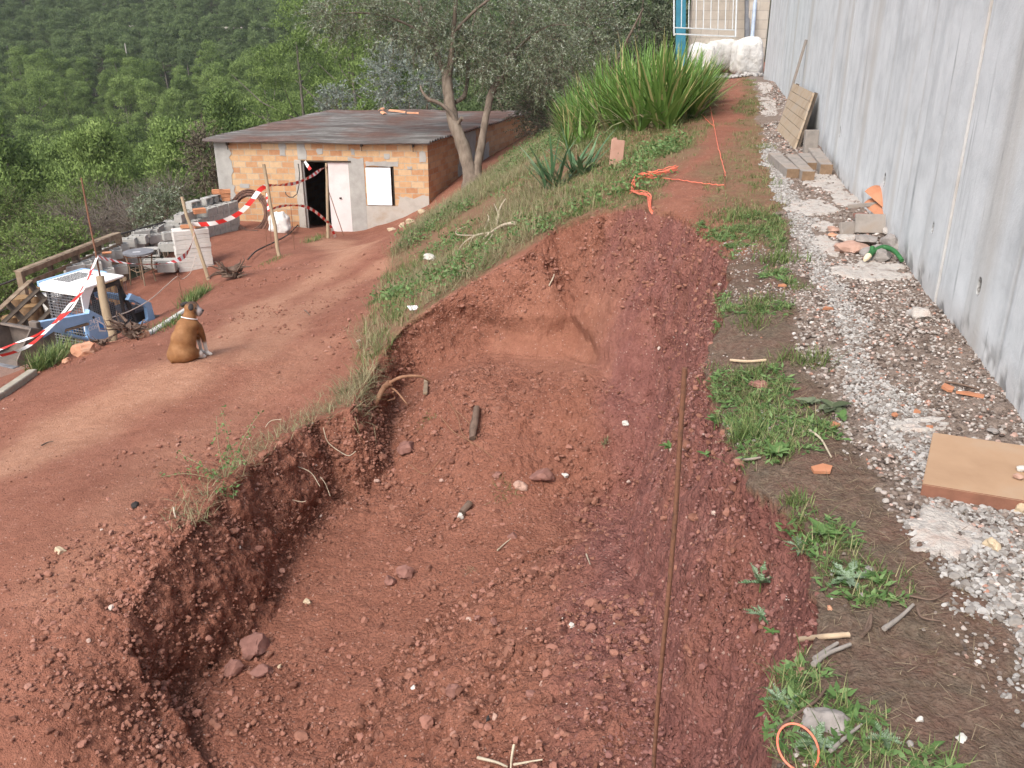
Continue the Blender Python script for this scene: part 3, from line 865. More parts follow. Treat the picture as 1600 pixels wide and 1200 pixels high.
a_d0, z_d1 = front_a(471, 251); a_d1, _ = front_a(547, 256); a_w0, z_w1 = front_a(571, 260); a_w1, z_w0 = front_a(618, 322)
z_d0 = -6.05
wallpart('front_wall', FL, FR, ZB, ZT, [(a_d0, a_d1, z_d0, z_d1), (a_w0, a_w1, z_w0, z_w1)], 0.0)
wallpart('side_wall', FR, FR + back, ZB + .4, ZT, [], .42)
wallpart('rear_wall', FR + back, FL + backL, ZB - 1.5, ZT, [], .6)
wallpart('side_wall', FL + backL, FL + EB0 * .09, ZB - 1.5, ZT, [], .8)
EF = (FR - FL) / np.linalg.norm(FR - FL); NF = np.array([EF[1], -EF[0]])
EB = back / np.linalg.norm(back); NB = np.array([EB[1], -EB[0]])
def FW(a, off, z): return np.array([FL[0] + EF[0] * a + NF[0] * off - SL[0], FL[1] + EF[1] * a + NF[1] * off - SL[1], z - SL[2]])
def SW(a, off, z): return np.array([FR[0] + EB[0] * a + NB[0] * off - SL[0], FR[1] + EB[1] * a + NB[1] * off - SL[1], z - SL[2]])
def patch(name, W, a0, a1, z0, z1, mat, th=.012, seed=0, rag=.05, edges=(1, 1, 1, 1), off=0):
    """cement smear: ragged outline, a little proud of the bricks"""
    rs = np.random.RandomState(seed); pts = []
    def side(p, q, r):
        n = max(2, int(np.hypot(q[0] - p[0], q[1] - p[1]) / .12))
        for i in range(n):
            t = i / n; x = p[0] + (q[0] - p[0]) * t; z = p[1] + (q[1] - p[1]) * t
            if r and i: x += rs.uniform(-rag, rag); z += rs.uniform(-rag, rag)
            pts.append((x, z))
    side((a0, z0), (a1, z0), edges[0]); side((a1, z0), (a1, z1), edges[1]); side((a1, z1), (a0, z1), edges[2]); side((a0, z1), (a0, z0), edges[3])
    n = len(pts)
    g = MB(); g.add([W(x, th + off, z) for x, z in pts] + [W(x, .0, z) for x, z in pts], [list(range(n))] + [[(i + 1) % n, i, n + i, n + (i + 1) % n] for i in range(n)])
    return g.build(name, mat, shed, smooth=False)
LF = np.linalg.norm(FR - FL)
fa = lambda u, v: front_a(u, v)
patch('render_patch', FW, .005, fa(362, 260)[0], -6.3, ZT, 'render_grey', seed=1, edges=(0, 1, 0, 0))
patch('render_patch', FW, fa(547, 300)[0], fa(571, 300)[0], -6.3, fa(560, 246)[1], 'render_grey', seed=2, edges=(0, 0, 1, 0))
patch('render_patch', FW, fa(571, 300)[0] + .003, LF - .004, -6.3, fa(620, 322)[1] - .003, 'render_low', seed=3, edges=(0, 0, 0, 0), rag=.05)
patch('render_patch', FW, fa(622, 320)[0], LF - .004, fa(620, 322)[1] - .001, fa(620, 306)[1], 'render_low', seed=4, edges=(0, 0, 1, 1), rag=.08)
patch('render_patch', FW, fa(572, 255)[0], fa(622, 255)[0], z_w1 + .003, fa(600, 252)[1], 'render_grey', seed=5, rag=.03)
patch('render_patch', FW, fa(464, 230)[0], fa(477, 230)[0], fa(470, 249)[1], ZT, 'render_grey', seed=6, edges=(0, 1, 0, 0), rag=.03)
patch('render_patch', FW, fa(436, 230)[0], fa(445, 230)[0], fa(440, 244)[1], ZT, 'render_grey', seed=7, rag=.04)
for (u, v, w, h, s) in ((500, 236, 9, 8, 11), (551, 238, 7, 9, 12), (604, 244, 9, 8, 13), (660, 246, 10, 16, 14), (383, 290, 16, 6, 15), (640, 262, 8, 5, 16)):
    a0, z1 = fa(u - w / 2, v - h / 2); a1, z0 = fa(u + w / 2, v + h / 2)
    patch('render_patch', FW, a0, a1, z0, z1, 'render_grey', seed=s, rag=.035)
# side wall bands of cement
LB = np.linalg.norm(back)
patch('render_patch', SW, 2.2, 3.6, ZB + .5, ZT - .03, 'render_grey', seed=21, edges=(0, 1, 0, 1), rag=.09)
patch('render_patch', SW, 4.3, 4.8, ZB + .5, ZT - .6, 'render_grey', seed=22, edges=(0, 1, 1, 1), rag=.09)
# concrete pillar beside the door and brick pier
g = MB(); v_, f_q = box(.2, .06, z_d1 - z_d0 + .35, .006); 
g.add(put(v_, rotz(math.atan2(EF[1], EF[0])), FW(a_d0 - .1, .034, (z_d1 + z_d0 - .3) / 2)), f_q); g.build('door_pillar', 'render_low', shed, smooth=False)
# door leaf, jambs, lintel
simple('door_paint', (.60, .54, .53), (.68, .63, .62), 1.2, .6, 20, .15, .003, c3=(.62, .48, .46))
simple('window_board', (.80, .80, .79), (.86, .86, .86), 2, .5, 12, .1, .003)
simple('dark_wood', (.035, .026, .02), (.075, .055, .04), 8, .9)
simple('dark_interior', (.02, .018, .016), (.045, .038, .032), 3, .95)
a_p0 = fa(514, 300)[0]
beamrot = rotz(math.atan2(EF[1], EF[0]))
def fbox(name, a0, a1, z0, z1, off, th, mat, parent=shed, bev=.004):
    g = MB(); v_, f_ = box(a1 - a0, th, z1 - z0, bev); g.add(put(v_, beamrot, FW((a0 + a1) / 2, off, (z0 + z1) / 2)), f_); return g.build(name, mat, parent, smooth=False)
dr = fbox('door_leaf', a_p0, a_d1 - .012, z_d0, z_d1 - .03, -.04, .04, 'door_paint')
fbox('door_handle', a_p0 + .30, a_p0 + .36, -5.02, -4.98, -.005, .05, 'dark_wood', dr)
fbox('door_lintel', a_d0 - .02, a_d1 + .03, z_d1 - .03, z_d1 + .012, .005, .06, 'dark_wood')
fbox('door_frame', a_d0 + .0, a_d0 + .05, z_d0, z_d1 - .035, -.05, .08, 'render_grey')
bd = fbox('window_board', a_w0 + .0, a_w1 - .09, z_w0 + .02, z_w1 - .03, .02, .02, 'window_board')
fbox('window_frame', a_w1 - .05, a_w1 - .005, z_w0 + .01, z_w1 - .01, -.06, .06, 'dark_wood')
fbox('window_frame', a_w0 + .005, a_w1 - .055, z_w1 - .028, z_w1 - .003, -.06, .06, 'dark_wood')
# roof: corrugated sheets, ridges running across
NS, NA = 200, 2
ov = .22
g = MB()
LBk = LB + .4
ys = np.linspace(-ov, LBk, 560)
prof = .034 * np.sin(ys / .177 * 2 * math.pi)
prof += .0
xa = np.array([-ov, LF * .33, LF * .66, LF + .12])
rows = []
for xi, x in enumerate(np.linspace(-ov, LF + .14, 26)):
    sag = -.02 * math.sin(x * 1.9) 
    kx = x / LF; bv = (backL * (1 - kx) + back * kx) / LB
    base = np.stack([FL[0] + EF[0] * x + bv[0] * ys - SL[0], FL[1] + EF[1] * x + bv[1] * ys - SL[1], ZT - SL[2] + .06 + prof + sag + .012 * np.sin(ys * 2.1 + x)], 1)
    rows.append(base)
Rr = np.array(rows); top = Rr.reshape(-1, 3); m_ = Rr.shape[1]
ii = (np.arange(25)[:, None] * m_ + np.arange(m_ - 1)[None, :]).reshape(-1)
Fq = np.stack([ii, ii + m_, ii + m_ + 1, ii + 1], 1)
g.add(top, Fq); low = top - [0, 0, .012]; g.add(low, Fq[:, ::-1])
n_all = len(top)
edge = []
for xi in (0, 25):
    k = xi * m_ + np.arange(m_ - 1); edge.append(np.stack([k, k + 1, k + 1 + n_all, k + n_all], 1))
for yi in (0, m_ - 1):
    k = np.arange(25) * m_ + yi; edge.append(np.stack([k, k + m_, k + m_ + n_all, k + n_all], 1))
g.f.append(np.concatenate(edge)); g.mi.append(np.zeros(sum(len(e) for e in edge), int))
roof = g.build('roof', 'roof_sheet', shed)
g = MB(); beam(g, FW(-.2, .12, ZT + .02) , FW(LF + .1, .12, ZT + .02), .05, .05); g.build('eaves_rail', 'render_grey', roof, smooth=False)
for u in (357, 566, 646):
    a0 = fa(u, 225)[0]; g = MB(); beam(g, FW(a0, -.02, ZT - .04), FW(a0, .16, ZT - .05), .05, .09); beam(g, FW(a0, .10, ZT - .08), FW(a0, .10, ZT - .22), .02, .02); g.build('rafter_end', 'dark_wood', roof, smooth=False)
# clay tiles heaped on the far left edge of the roof
simple('clay', (.50, .22, .12), (.62, .31, .18), 5, .85, 40, .4, .004, c3=(.44, .19, .11))
rng = np.random.RandomState(4)
for i in range(5):
    g = MB(); th = np.linspace(0, math.pi, 7)
    l, r1 = .42, .085
    pts = [(x, math.cos(a) * r1, math.sin(a) * r1 * .6) for x in (0, l) for a in th]; pts += [(x, math.cos(a) * (r1 - .012), math.sin(a) * (r1 * .6 - .012)) for x in (0, l) for a in th]
    F_ = [[i_, i_ + 1, i_ + 8, i_ + 7] for i_ in range(6)] + [[14 + i_ + 1, 14 + i_, 14 + i_ + 7, 14 + i_ + 8] for i_ in range(6)] + [[i_ + 1, i_, 14 + i_, 15 + i_] for i_ in range(6)] + [[7 + i_, 8 + i_, 22 + i_, 21 + i_] for i_ in range(6)]
    g.add(pts, F_)
    o = g.build('roof_tile', 'clay', None, smooth=False)
    aa, bb = rng.uniform(.9, 2.4), 0
    bb = 7.3 + rng.uniform(-.4, .5)
    o.location = (FL[0] + EF[0] * aa + EB[0] * bb, FL[1] + EF[1] * aa + EB[1] * bb, ZT + .10 + .05 * (i % 3))
    o.rotation_euler = (rng.uniform(-.1, .1), rng.uniform(-.1, .1), rng.uniform(-.4, .4) + (1.57 if i % 2 else 0))
    tag(o, 'loose orange clay tile heaped at the back left of the shed roof', 'tile', 'clay tiles heaped on the shed roof')
# ------------------------------------------------------------------ foliage
simple('scrubwood', (.11, .09, .075), (.21, .18, .155), 5, .95, 20, .3, .01)
m_pine = varmat('pine_needles', [(0, (.06, .095, .033)), (.35, (.13, .19, .056)), (.7, (.205, .285, .085)), (1, (.29, .37, .13))], .75, .15, .25, True)
varmat('pine_far', [(0, (.05, .078, .035)), (.5, (.105, .15, .062)), (1, (.18, .24, .10))], .8, .1, .2, True)
varmat('dark_foliage', [(0, (.045, .058, .03)), (.5, (.10, .125, .07)), (1, (.22, .25, .17))], .7, .2, .15)
varmat('olive_leaf', [(0, (.085, .11, .055)), (.4, (.16, .20, .11)), (.7, (.29, .33, .24)), (1, (.46, .50, .42))], .55, .3, .2)
varmat('silver_leaf', [(0, (.12, .15, .12)), (.5, (.24, .28, .24)), (1, (.42, .46, .42))], .6, .25, .2)
varmat('scrub', [(0, (.07, .058, .045)), (.5, (.13, .11, .085)), (1, (.17, .17, .10))], .9, .1)
simple('bark', (.085, .065, .05), (.17, .135, .105), 7, .95, 22, .9, .02, c3=(.25, .205, .165), stretch=(1, 1, .25))
simple('pine_bark', (.10, .085, .07), (.24, .21, .18), 3, .95, 9, .6, .03, stretch=(1, 1, .3))
def pine_crown(seed, h, w, nl, per, size):
    """billowing crown: many small lobes, each a tuft of needles that faces up and out"""
    rs = np.random.RandomState(seed); g = MB()
    for i in range(nl):
        t = rs.uniform(0, 1) ** .8
        z = h * (.30 + .70 * t)
        rr = w * .5 * math.sqrt(max(0.05, 1 - (t * .92) ** 2.0)) * (.75 + .25 * min(1, t * 5)) * rs.uniform(.35, 1.0)
        a = rs.uniform(0, 6.283)
        c = np.array([math.cos(a) * rr, math.sin(a) * rr, z + rs.uniform(-.05, .05) * h])
        br = np.array([1, 1, .8]) * w * rs.uniform(.12, .2)
        n = rs.normal(size=(per, 3)); n[:, 2] = np.abs(n[:, 2]) * 1.0 - .35; n /= np.linalg.norm(n, axis=1)[:, None]
        p = c + n * br * rs.uniform(.55, 1.08, per)[:, None]
        up = n * .9 + np.array([0, 0, .7]) + rs.normal(size=(per, 3)) * .35
        tone = rs.uniform(.1, .75)
        leaves(g, p, n + rs.normal(size=(per, 3)) * .55, size * rs.uniform(.7, 1.5, per), .36, rs, np.clip(tone + rs.uniform(-.3, .3, per), 0, 1), up)
    return g
def trunk_mb(seed, h, r, lean=.05, limbs=4):
    rs = np.random.RandomState(seed); g = MB()
    z = np.linspace(-.6, h, 7); pts = np.stack([lean * z * rs.uniform(-1, 1) + .08 * rs.normal(size=7), lean * z * rs.uniform(-1, 1) + .08 * rs.normal(size=7), z], 1)
    tube(g, pts, np.linspace(r, r * .35, 7), 6)
    for i in range(limbs):
        k = rs.randint(3, 6); a = rs.uniform(0, 6.28); L = h * rs.uniform(.2, .35)
        tube(g, [pts[k], pts[k] + [math.cos(a) * L * .6, math.sin(a) * L * .6, L * .3], pts[k] + [math.cos(a) * L, math.sin(a) * L, L * .7]], [r * .35, r * .22, r * .1], 5, cap=False)
    return g
def far_z(x, y):
    return HA(x, y)
kinds = []
for i in range(8):
    rs = np.random.RandomState(100 + i)
    h = rs.uniform(8.0, 11); w = rs.uniform(3.6, 5.4)
    root = thing('pine_tree', 'x', 'tree', group='pines of the wood across the valley')
    c = pine_crown(200 + i, h, w, 64, 170, .20).build('crown', 'pine_needles', root, smooth=False)
    t = trunk_mb(300 + i, h * .8, .16).build('trunk', 'pine_bark', root)
    kinds.append((root, h, w))
rng = np.random.RandomState(77)
spots = []
grid = {}
tries = 0
while tries < 90000 and len(spots) < 3000:
    tries += 1
    y = math.sqrt(rng.uniform(50 ** 2, 300 ** 2)); x = rng.uniform(-.68, .22) * y
    if y < 75 and x > -.12 * y - 2: continue
    if y < 62 and x < -.12 * y and x > -.5 * y and rng.rand() < .75: continue   # scrubby hollow under the yard
    rad = 2.7 + 2.6 * rng.rand() + (2.0 if (138 < y < 160 and x < -20) else 0)
    if 172 < y - .12 * x < 186 and rng.rand() < .7: continue      # dark gap along the track
    k = (int(x // 5), int(y // 5)); ok = True
    for a in (-1, 0, 1):
        for b_ in (-1, 0, 1):
            for (qx, qy, qr) in grid.get((k[0] + a, k[1] + b_), ()):
                if (qx - x) ** 2 + (qy - y) ** 2 < (max(rad, qr)) ** 2: ok = False
    if not ok: continue
    grid.setdefault(k, []).append((x, y, rad)); spots.append((x, y))
spots.sort(key=lambda s: s[1])
spots = np.array(spots); sz = far_z(spots[:, 0], spots[:, 1])
# seen from the camera?  angular test against the nearer shed, bank and wall is not needed: keep what the frame could show
yy = CP * spots[:, 1] - SP * (sz + 5); uu = 800 + FPX * spots[:, 0] / yy
mask = (uu > -60) & (uu < 620)
order = np.concatenate([np.where(mask)[0], np.where(~mask)[0]])
def band_label(x, y, z, i):
    yy = CP * y - SP * (z + 6); u = 800 + FPX * x / yy; v = 600 - FPX * (SP * y + CP * (z + 6)) / yy
    ver = 'low on the slope' if v > 230 else ('half way up' if v > 110 else 'high on the slope')
    hor = 'at the far left' if u < 150 else ('left of centre' if u < 330 else ('above the shed roof' if u < 640 else 'behind the olive'))
    if v > 300: ver = 'at the slope foot'
    return 'green pine %s, %s of the wood' % (ver, hor), 'pines %s, %s' % (ver, hor)
used = [False] * 8
NIND = 285
for n_, idx in enumerate(order[:NIND]):
    x, y = spots[idx]; z = sz[idx]
    k = rng.randint(0, 8)
    root = kinds[k][0] if not used[k] else copy_tree(kinds[k][0]); used[k] = True
    s = rng.uniform(.6, 1.3)
    root.location = (x, y, z); root.rotation_euler = (0, 0, rng.uniform(0, 6.28)); root.scale = (s * rng.uniform(.85, 1.1), s * rng.uniform(.85, 1.1), s)
    root['label'], root['group'] = band_label(x, y, z, n_)
# the rest of the wood: too many to count, one object
g = MB(); gt = MB()
low = [pine_crown(400 + i, 9.4, 4.3, 46, 95, .27) for i in range(6)]
lowV = [(np.concatenate(q.v), np.concatenate(q.f), np.concatenate(q.var)) for q in low]
for idx in order[NIND:]:
    x, y = spots[idx]; z = sz[idx]
    v_, f_, vr = lowV[rng.randint(0, 6)]
    s = rng.uniform(.6, 1.25); a = rng.uniform(0, 6.28); tone = rng.uniform(-.15, .15)
    g.add(put(v_ * [s, s, s], rotz(a), (x, y, z)), f_, np.clip(vr * .7 + .15 + tone, 0, 1))
    if y < 230:
        r_ = .14 + .06 * rng.rand(); lx, ly = rng.uniform(-.5, .5, 2)
        tube(gt, [(x, y, z - 1), (x + lx * .5, y + ly * .5, z + 3), (x + lx, y + ly, z + 6)], [r_, r_ * .8, r_ * .4], 4, cap=False)
wood = g.build('pine_wood', 'pine_far', None, smooth=False); tag(wood, 'dense pine wood covering the far hillside', 'wood', None, 'stuff')
gt.build('trunks', 'pine_bark', wood)
print('pines', len(spots))
# ------------------------------------------------------------------ leafy crowns built of twigs
def twig_cloud(rng, starts, dirs, L, nleaf, lsize, asp, droop, leaf_up=.5, gw=None, tw=.006):
    """twigs with alternate leaves; returns leaf mesh and twig mesh"""
    gl = MB(); gt_ = gw if gw is not None else MB()
    n = len(starts); L = np.broadcast_to(L, (n,))
    P_ = []; T_ = []
    pos = starts.copy(); d = dirs / np.linalg.norm(dirs, axis=1)[:, None]
    seg = 5
    path = [pos.copy()]
    for i in range(seg):
        pos = pos + d * (L / seg)[:, None]; path.append(pos.copy())
        d = d + np.array([0, 0, -droop]) / seg * 2 + rng.normal(size=d.shape) * .16; d /= np.linalg.norm(d, axis=1)[:, None]
    path = np.array(path)
    for k in range(nleaf):
        t = rng.uniform(.12, 1.0, n) * seg; i0 = np.minimum(t.astype(int), seg - 1); fr = (t - i0)[:, None]
        a = path[i0, np.arange(n)]; b_ = path[i0 + 1, np.arange(n)]
        P_.append(a + (b_ - a) * fr); T_.append((b_ - a) / (np.linalg.norm(b_ - a, axis=1)[:, None] + 1e-9))
    p = np.concatenate(P_); t = np.concatenate(T_)
    td = t * .8 + rng.normal(size=p.shape) * .6 + np.array([0, 0, leaf_up * .3])
    nr = rng.normal(size=p.shape) * .8 + np.array([0, 0, leaf_up])
    tone = np.tile(rng.uniform(-.2, .2, n), nleaf)
    leaves(gl, p, nr, lsize * rng.uniform(.65, 1.25, len(p)), asp, rng, np.clip(rng.beta(1.6, 2.0, len(p)) + tone, 0, 1), td)
    # twigs as thin three-sided tubes
    a = path[:-1].reshape(-1, 3); b_ = path[1:].reshape(-1, 3)
    w = np.repeat(np.linspace(1, .35, seg), n) * tw
    ax = b_ - a; s1 = np.cross(ax, [0.3, .5, .8]); s1 /= np.linalg.norm(s1, axis=1)[:, None] + 1e-9; s2 = np.cross(ax, s1); s2 /= np.linalg.norm(s2, axis=1)[:, None] + 1e-9
    V = []
    for k in range(3):
        c_, s_ = math.cos(k * 2.094), math.sin(k * 2.094)
        o = (s1 * c_ + s2 * s_) * w[:, None]; V += [a + o, b_ + o]
    V = np.stack(V, 1); F = np.array([[0, 2, 3, 1], [2, 4, 5, 3], [4, 0, 1, 5]])[None] + (np.arange(len(a)) * 6)[:, None, None]
    gt_.add(V.reshape(-1, 3), F.reshape(-1, 4))
    return gl, gt_
def crown_points(rng, c, r, n, shell=.55, low=None):
    q = rng.normal(size=(n, 3)); q /= np.linalg.norm(q, axis=1)[:, None]
    rad = rng.uniform(shell, 1.0, n) ** .7
    k = 1 + .28 * fbm(q[:, 0] * 2 + c[0], q[:, 1] * 2 + c[1], q[:, 2] * 2, 3, 7)
    return np.asarray(c) + q * (rad * k)[:, None] * np.asarray(r), q
# the olive ---------------------------------------------------------------
ob = G(740, 288); t0 = (CP * ob[1] - SP * ob[2])
def OP(u, v, dt=0):
    return PT(u, v, t0 + dt)
olive = thing('olive_tree', 'large old olive tree with a forked trunk beside the brick shed', 'tree', tuple(ob))
g = MB()
def limb(pts, r, n=10, sd=1):
    r = [q_ * .68 for q_ in r]; p = np.array([OP(*q) for q in pts]); 
    # resample smoothly
    t = np.linspace(0, len(p) - 1, len(p) * 4 - 3); i0 = np.minimum(t.astype(int), len(p) - 2); f = (t - i0)[:, None]
    m0 = np.gradient(p, axis=0); h00 = 2 * f ** 3 - 3 * f ** 2 + 1; h10 = f ** 3 - 2 * f ** 2 + f; h01 = -2 * f ** 3 + 3 * f ** 2; h11 = f ** 3 - f ** 2
    q = h00 * p[i0] + h10 * m0[i0] + h01 * p[i0 + 1] + h11 * m0[i0 + 1]
    rr = np.interp(t, np.arange(len(p)), r)
    tube(g, q, rr, n, jitter=.12, seed=sd)
px = t0 / FPX
limb([(738, 305), (734, 270), (722, 225), (708, 187), (701, 150), (698, 118)], [26 * px, 17 * px, 15 * px, 14 * px, 13 * px, 11 * px])
limb([(744, 305), (745, 268), (753, 220), (760, 180), (768, 145, .2), (783, 122, .4), (790, 95, .6), (800, 40, 1.2), (815, -30, 1.6)], [22 * px, 11 * px, 8.5 * px, 8 * px, 9 * px, 9 * px, 6 * px, 4 * px, 2 * px])
limb([(716, 200), (705, 178, -.2), (688, 162, -.4), (670, 155, -.5), (660, 143, -.55), (657, 134, -.55)], [6 * px, 5 * px, 4 * px, 4 * px, 3 * px, 2.4 * px], 8)
limb([(712, 200), (719, 188, -.15), (722, 184, -.25)], [5 * px, 4.5 * px, 4 * px], 8)
limb([(700, 125), (688, 96, .2), (676, 62, .5), (660, 20, .8), (640, -40, 1.2)], [9 * px, 6.5 * px, 5 * px, 4 * px, 2 * px], 8)
limb([(699, 124), (705, 90, -.3), (709, 50, -.5), (712, 5, -.9), (720, -60, -1)], [9 * px, 6 * px, 5 * px, 4 * px, 2 * px], 8)
limb([(712, 160, .2), (726, 148, .5), (731, 115, .9), (733, 70, 1.3), (745, 10, 1.7)], [5 * px, 5 * px, 4.5 * px, 4 * px, 2 * px], 8)
limb([(676, 62, .5), (640, 40, .2), (600, 25, 0), (560, 20, -.3), (520, 22, -.5)], [4 * px, 3.4 * px, 2.6 * px, 1.8 * px, .9 * px], 6)
limb([(709, 50, -.5), (750, 10, -1), (800, -20, -1.4), (850, -10, -1.6)], [4 * px, 3 * px, 2.4 * px, 1.4 * px], 6)
limb([(660, 20, .8), (600, -20, 1.4), (540, -40, 1.6)], [3.5 * px, 2.4 * px, 1.2 * px], 6)
limb([(790, 95, .6), (825, 60, .2), (860, 40, -.2), (890, 40, -.4)], [5 * px, 3.4 * px, 2.2 * px, 1.2 * px], 6)
trunk = g.build('trunk', 'bark', olive, loc=ob); trunk.location = (0, 0, 0)
rng = np.random.RandomState(11)
oc = OP(705, -45); starts = []; dirs = []
allp = []
lobes = [((705, -40), (2.9, 2.6, 1.9), 800), ((560, 15), (1.0, 1.2, .75), 210), ((640, 40), (1.0, 1.2, .7), 170), ((700, 62), (1.0, 1.1, .6), 150), ((745, 85), (.8, 1.0, .6), 150), ((820, 70), (1.0, 1.2, .85), 190), ((865, 25), (.75, 1.0, .9), 150), ((515, 35), (.5, .8, .45), 60), ((780, 110), (.55, .8, .4), 60), ((850, 120), (.5, .7, .35), 60)]
for (uv_, r_, n_) in lobes:
    c_ = OP(*uv_); p_, q_ = crown_points(rng, c_, r_, n_, .25)
    starts.append(p_); dd = q_ * .8 + rng.normal(size=q_.shape) * .6 + (p_ - OP(710, 60)) * .15; dirs.append(dd)
starts = np.concatenate(starts); dirs = np.concatenate(dirs)
gl, gw = twig_cloud(rng, starts, dirs, rng.uniform(.45, .85, len(starts)), 34, .088, .24, .5, tw=.007)
o = gl.build('leaves', 'olive_leaf', olive, smooth=False, loc=ob); o.location = (0, 0, 0)
o = gw.build('twigs', 'bark', olive, loc=ob); o.location = (0, 0, 0)
# other trees and bushes --------------------------------------------------
def bush(name, label, cat, base, c, r, n, nleaf, ls, mat, L=.6, asp=.35, droop=.2, seed=0, shell=.3, tr=.1, trunk=True, group=None, tw=.008, barkm='bark'):
    rng = np.random.RandomState(seed)
    base = np.asarray(base, float); c = np.asarray(c, float)
    root = thing(name, label, cat, tuple(base), 0, group)
    p_, q_ = crown_points(rng, c, r, n, shell)
    p_[:, 2] = np.maximum(p_[:, 2], base[2] + .1)
    gl, gw = twig_cloud(rng, p_, q_ + rng.normal(size=q_.shape) * .5 + [0, 0, .2], rng.uniform(.6, 1.2, n) * L, nleaf, ls, asp, droop, tw=tw)
    o = gl.build('leaves', mat, root, smooth=False, loc=base); o.location = (0, 0, 0)
    if trunk:
        for k in range(5):
            e = c + rng.normal(size=3) * np.asarray(r) * .45
            mid = base + (e - base) * .5 + rng.normal(size=3) * .12
            tube(gw, [base + [0, 0, -.3], base + (mid - base) * .4, mid, e], [tr, tr * .8, tr * .55, tr * .2], 7)
    o = gw.build('branches', barkm, root, loc=base); o.location = (0, 0, 0)
    return root
def at_t(u, v, t):
    q = PT(u, v, t); return q
def under(q, dz=0):
    return np.array([q[0], q[1], float(HA(q[0], q[1])) + dz])
def hedge(name, label, cat, u, v, t, rpx, hpx, n, nleaf, ls, mat, **kw):
    q = at_t(u, v, t); r = rpx * t / FPX; h = hpx * t / FPX
    return bush(name, label, cat, under(q), q, (r, r, h), n, nleaf, ls, mat, **kw)
hedge('olive_tree', 'silvery small olive showing just above the shed roof, left of the forked trunk', 'tree', 640, 128, 39, 72, 55, 420, 34, .13, 'silver_leaf', L=.8, asp=.3, seed=31, tr=.12)
hedge('olive_tree', 'dull grey olive crown right of the forked trunk behind the shed wall', 'tree', 815, 125, 37, 62, 75, 520, 32, .12, 'dark_foliage', L=.9, asp=.3, seed=32, tr=.13)
hedge('olive_tree', 'dark olive crown between the forked olive and the sword leaved clump', 'tree', 905, 60, 33, 75, 85, 620, 34, .105, 'olive_leaf', L=.9, asp=.28, seed=33, tr=.14)
hedge('dark_tree', 'dark bare twigged tree in the hollow left of the sword leaved clump', 'tree', 862, 170, 27, 48, 45, 420, 20, .08, 'dark_foliage', L=.8, asp=.3, seed=34, tr=.1, tw=.011)
hedge('broadleaf_tree', 'deep green tree behind the sword leaved clump, left of the metal gate', 'tree', 985, 20, 44, 88, 90, 600, 34, .17, 'dark_foliage', L=1.1, asp=.4, seed=35, tr=.16)
hedge('broadleaf_tree', 'shadowy tree filling the gap beside the teal post', 'tree', 1040, 70, 36, 32, 45, 260, 30, .13, 'dark_foliage', L=.9, asp=.4, seed=36, tr=.12)
hedge('leafy_shrub', 'thin grey brown shrub standing against the left corner of the shed', 'shrub', 322, 250, 27.5, 17, 48, 190, 22, .09, 'scrub', L=.6, asp=.35, seed=37, tr=.05)
hedge('leafy_shrub', 'pale green feathery shrub rising behind the concrete blocks', 'shrub', 252, 335, 25.5, 32, 28, 240, 30, .09, 'olive_leaf', L=.5, asp=.25, seed=38, tr=.04)
hedge('dry_plant', 'pale seeding plant above the back left edge of the roof', 'plant', 525, 160, 37, 22, 16, 120, 22, .12, 'silver_leaf', L=.5, asp=.3, seed=39, tr=.05)
for i, (u, v, t, rp, hp, lab) in enumerate(((470, 70, 66, 62, 66, 'rounded pine at the left of the three near pines behind the shed'), (545, 95, 54, 62, 68, 'middle one of three near pines behind the shed'), (600, 70, 60, 50, 80, 'right one of three near pines, half hidden by the olive leaves'),
                                         (425, 140, 72, 46, 44, 'low bright pine just over the left part of the roof'))):
    q = at_t(u, v, t); b0 = under(q)
    w_ = 2 * rp * t / FPX; h_ = q[2] + hp * t / FPX - b0[2]
    root = thing('pine_tree', lab, 'tree', tuple(b0), 0, 'pines close behind the shed')
    c = pine_crown(500 + i, h_, w_, 80, 190, .17).build('crown', 'pine_needles', root, smooth=False)
    trunk_mb(520 + i, h_ * .85, .2, limbs=7).build('trunk', 'pine_bark', root)
# scrub in the hollow below the yard
rng = np.random.RandomState(5)
scr = [(20, 395, 25), (60, 370, 28), (35, 440, 23), (90, 385, 24), (130, 330, 33), (10, 330, 34), (80, 330, 36), (5, 470, 21), (110, 395, 22.5)]
for i, (u, v, t) in enumerate(scr):
    hedge('green_shrub', 'yellowish green shrub in the hollow beyond the pallet fence', 'shrub', u, v, t, 26, 26, 260, 30, .075, 'pine_needles', L=.6, asp=.4, seed=60 + i, tr=.04, group='green shrubs beyond the pallet fence')
for i, (u, v, t) in enumerate([(150, 360, 27), (185, 345, 30), (120, 355, 30), (170, 325, 36), (210, 335, 34), (215, 355, 27), (100, 350, 33), (60, 420, 24.5), (230, 310, 42), (150, 300, 50), (270, 300, 40)]):
    hedge('bare_shrub', 'leafless grey brown bush in the hollow beyond the fence rail', 'shrub', u, v, t, 25, 20, 240, 5, .07, 'scrub', L=.9, asp=.3, seed=80 + i, tr=.03, group='leafless bushes beyond the fence rail', tw=.008, barkm='scrubwood')
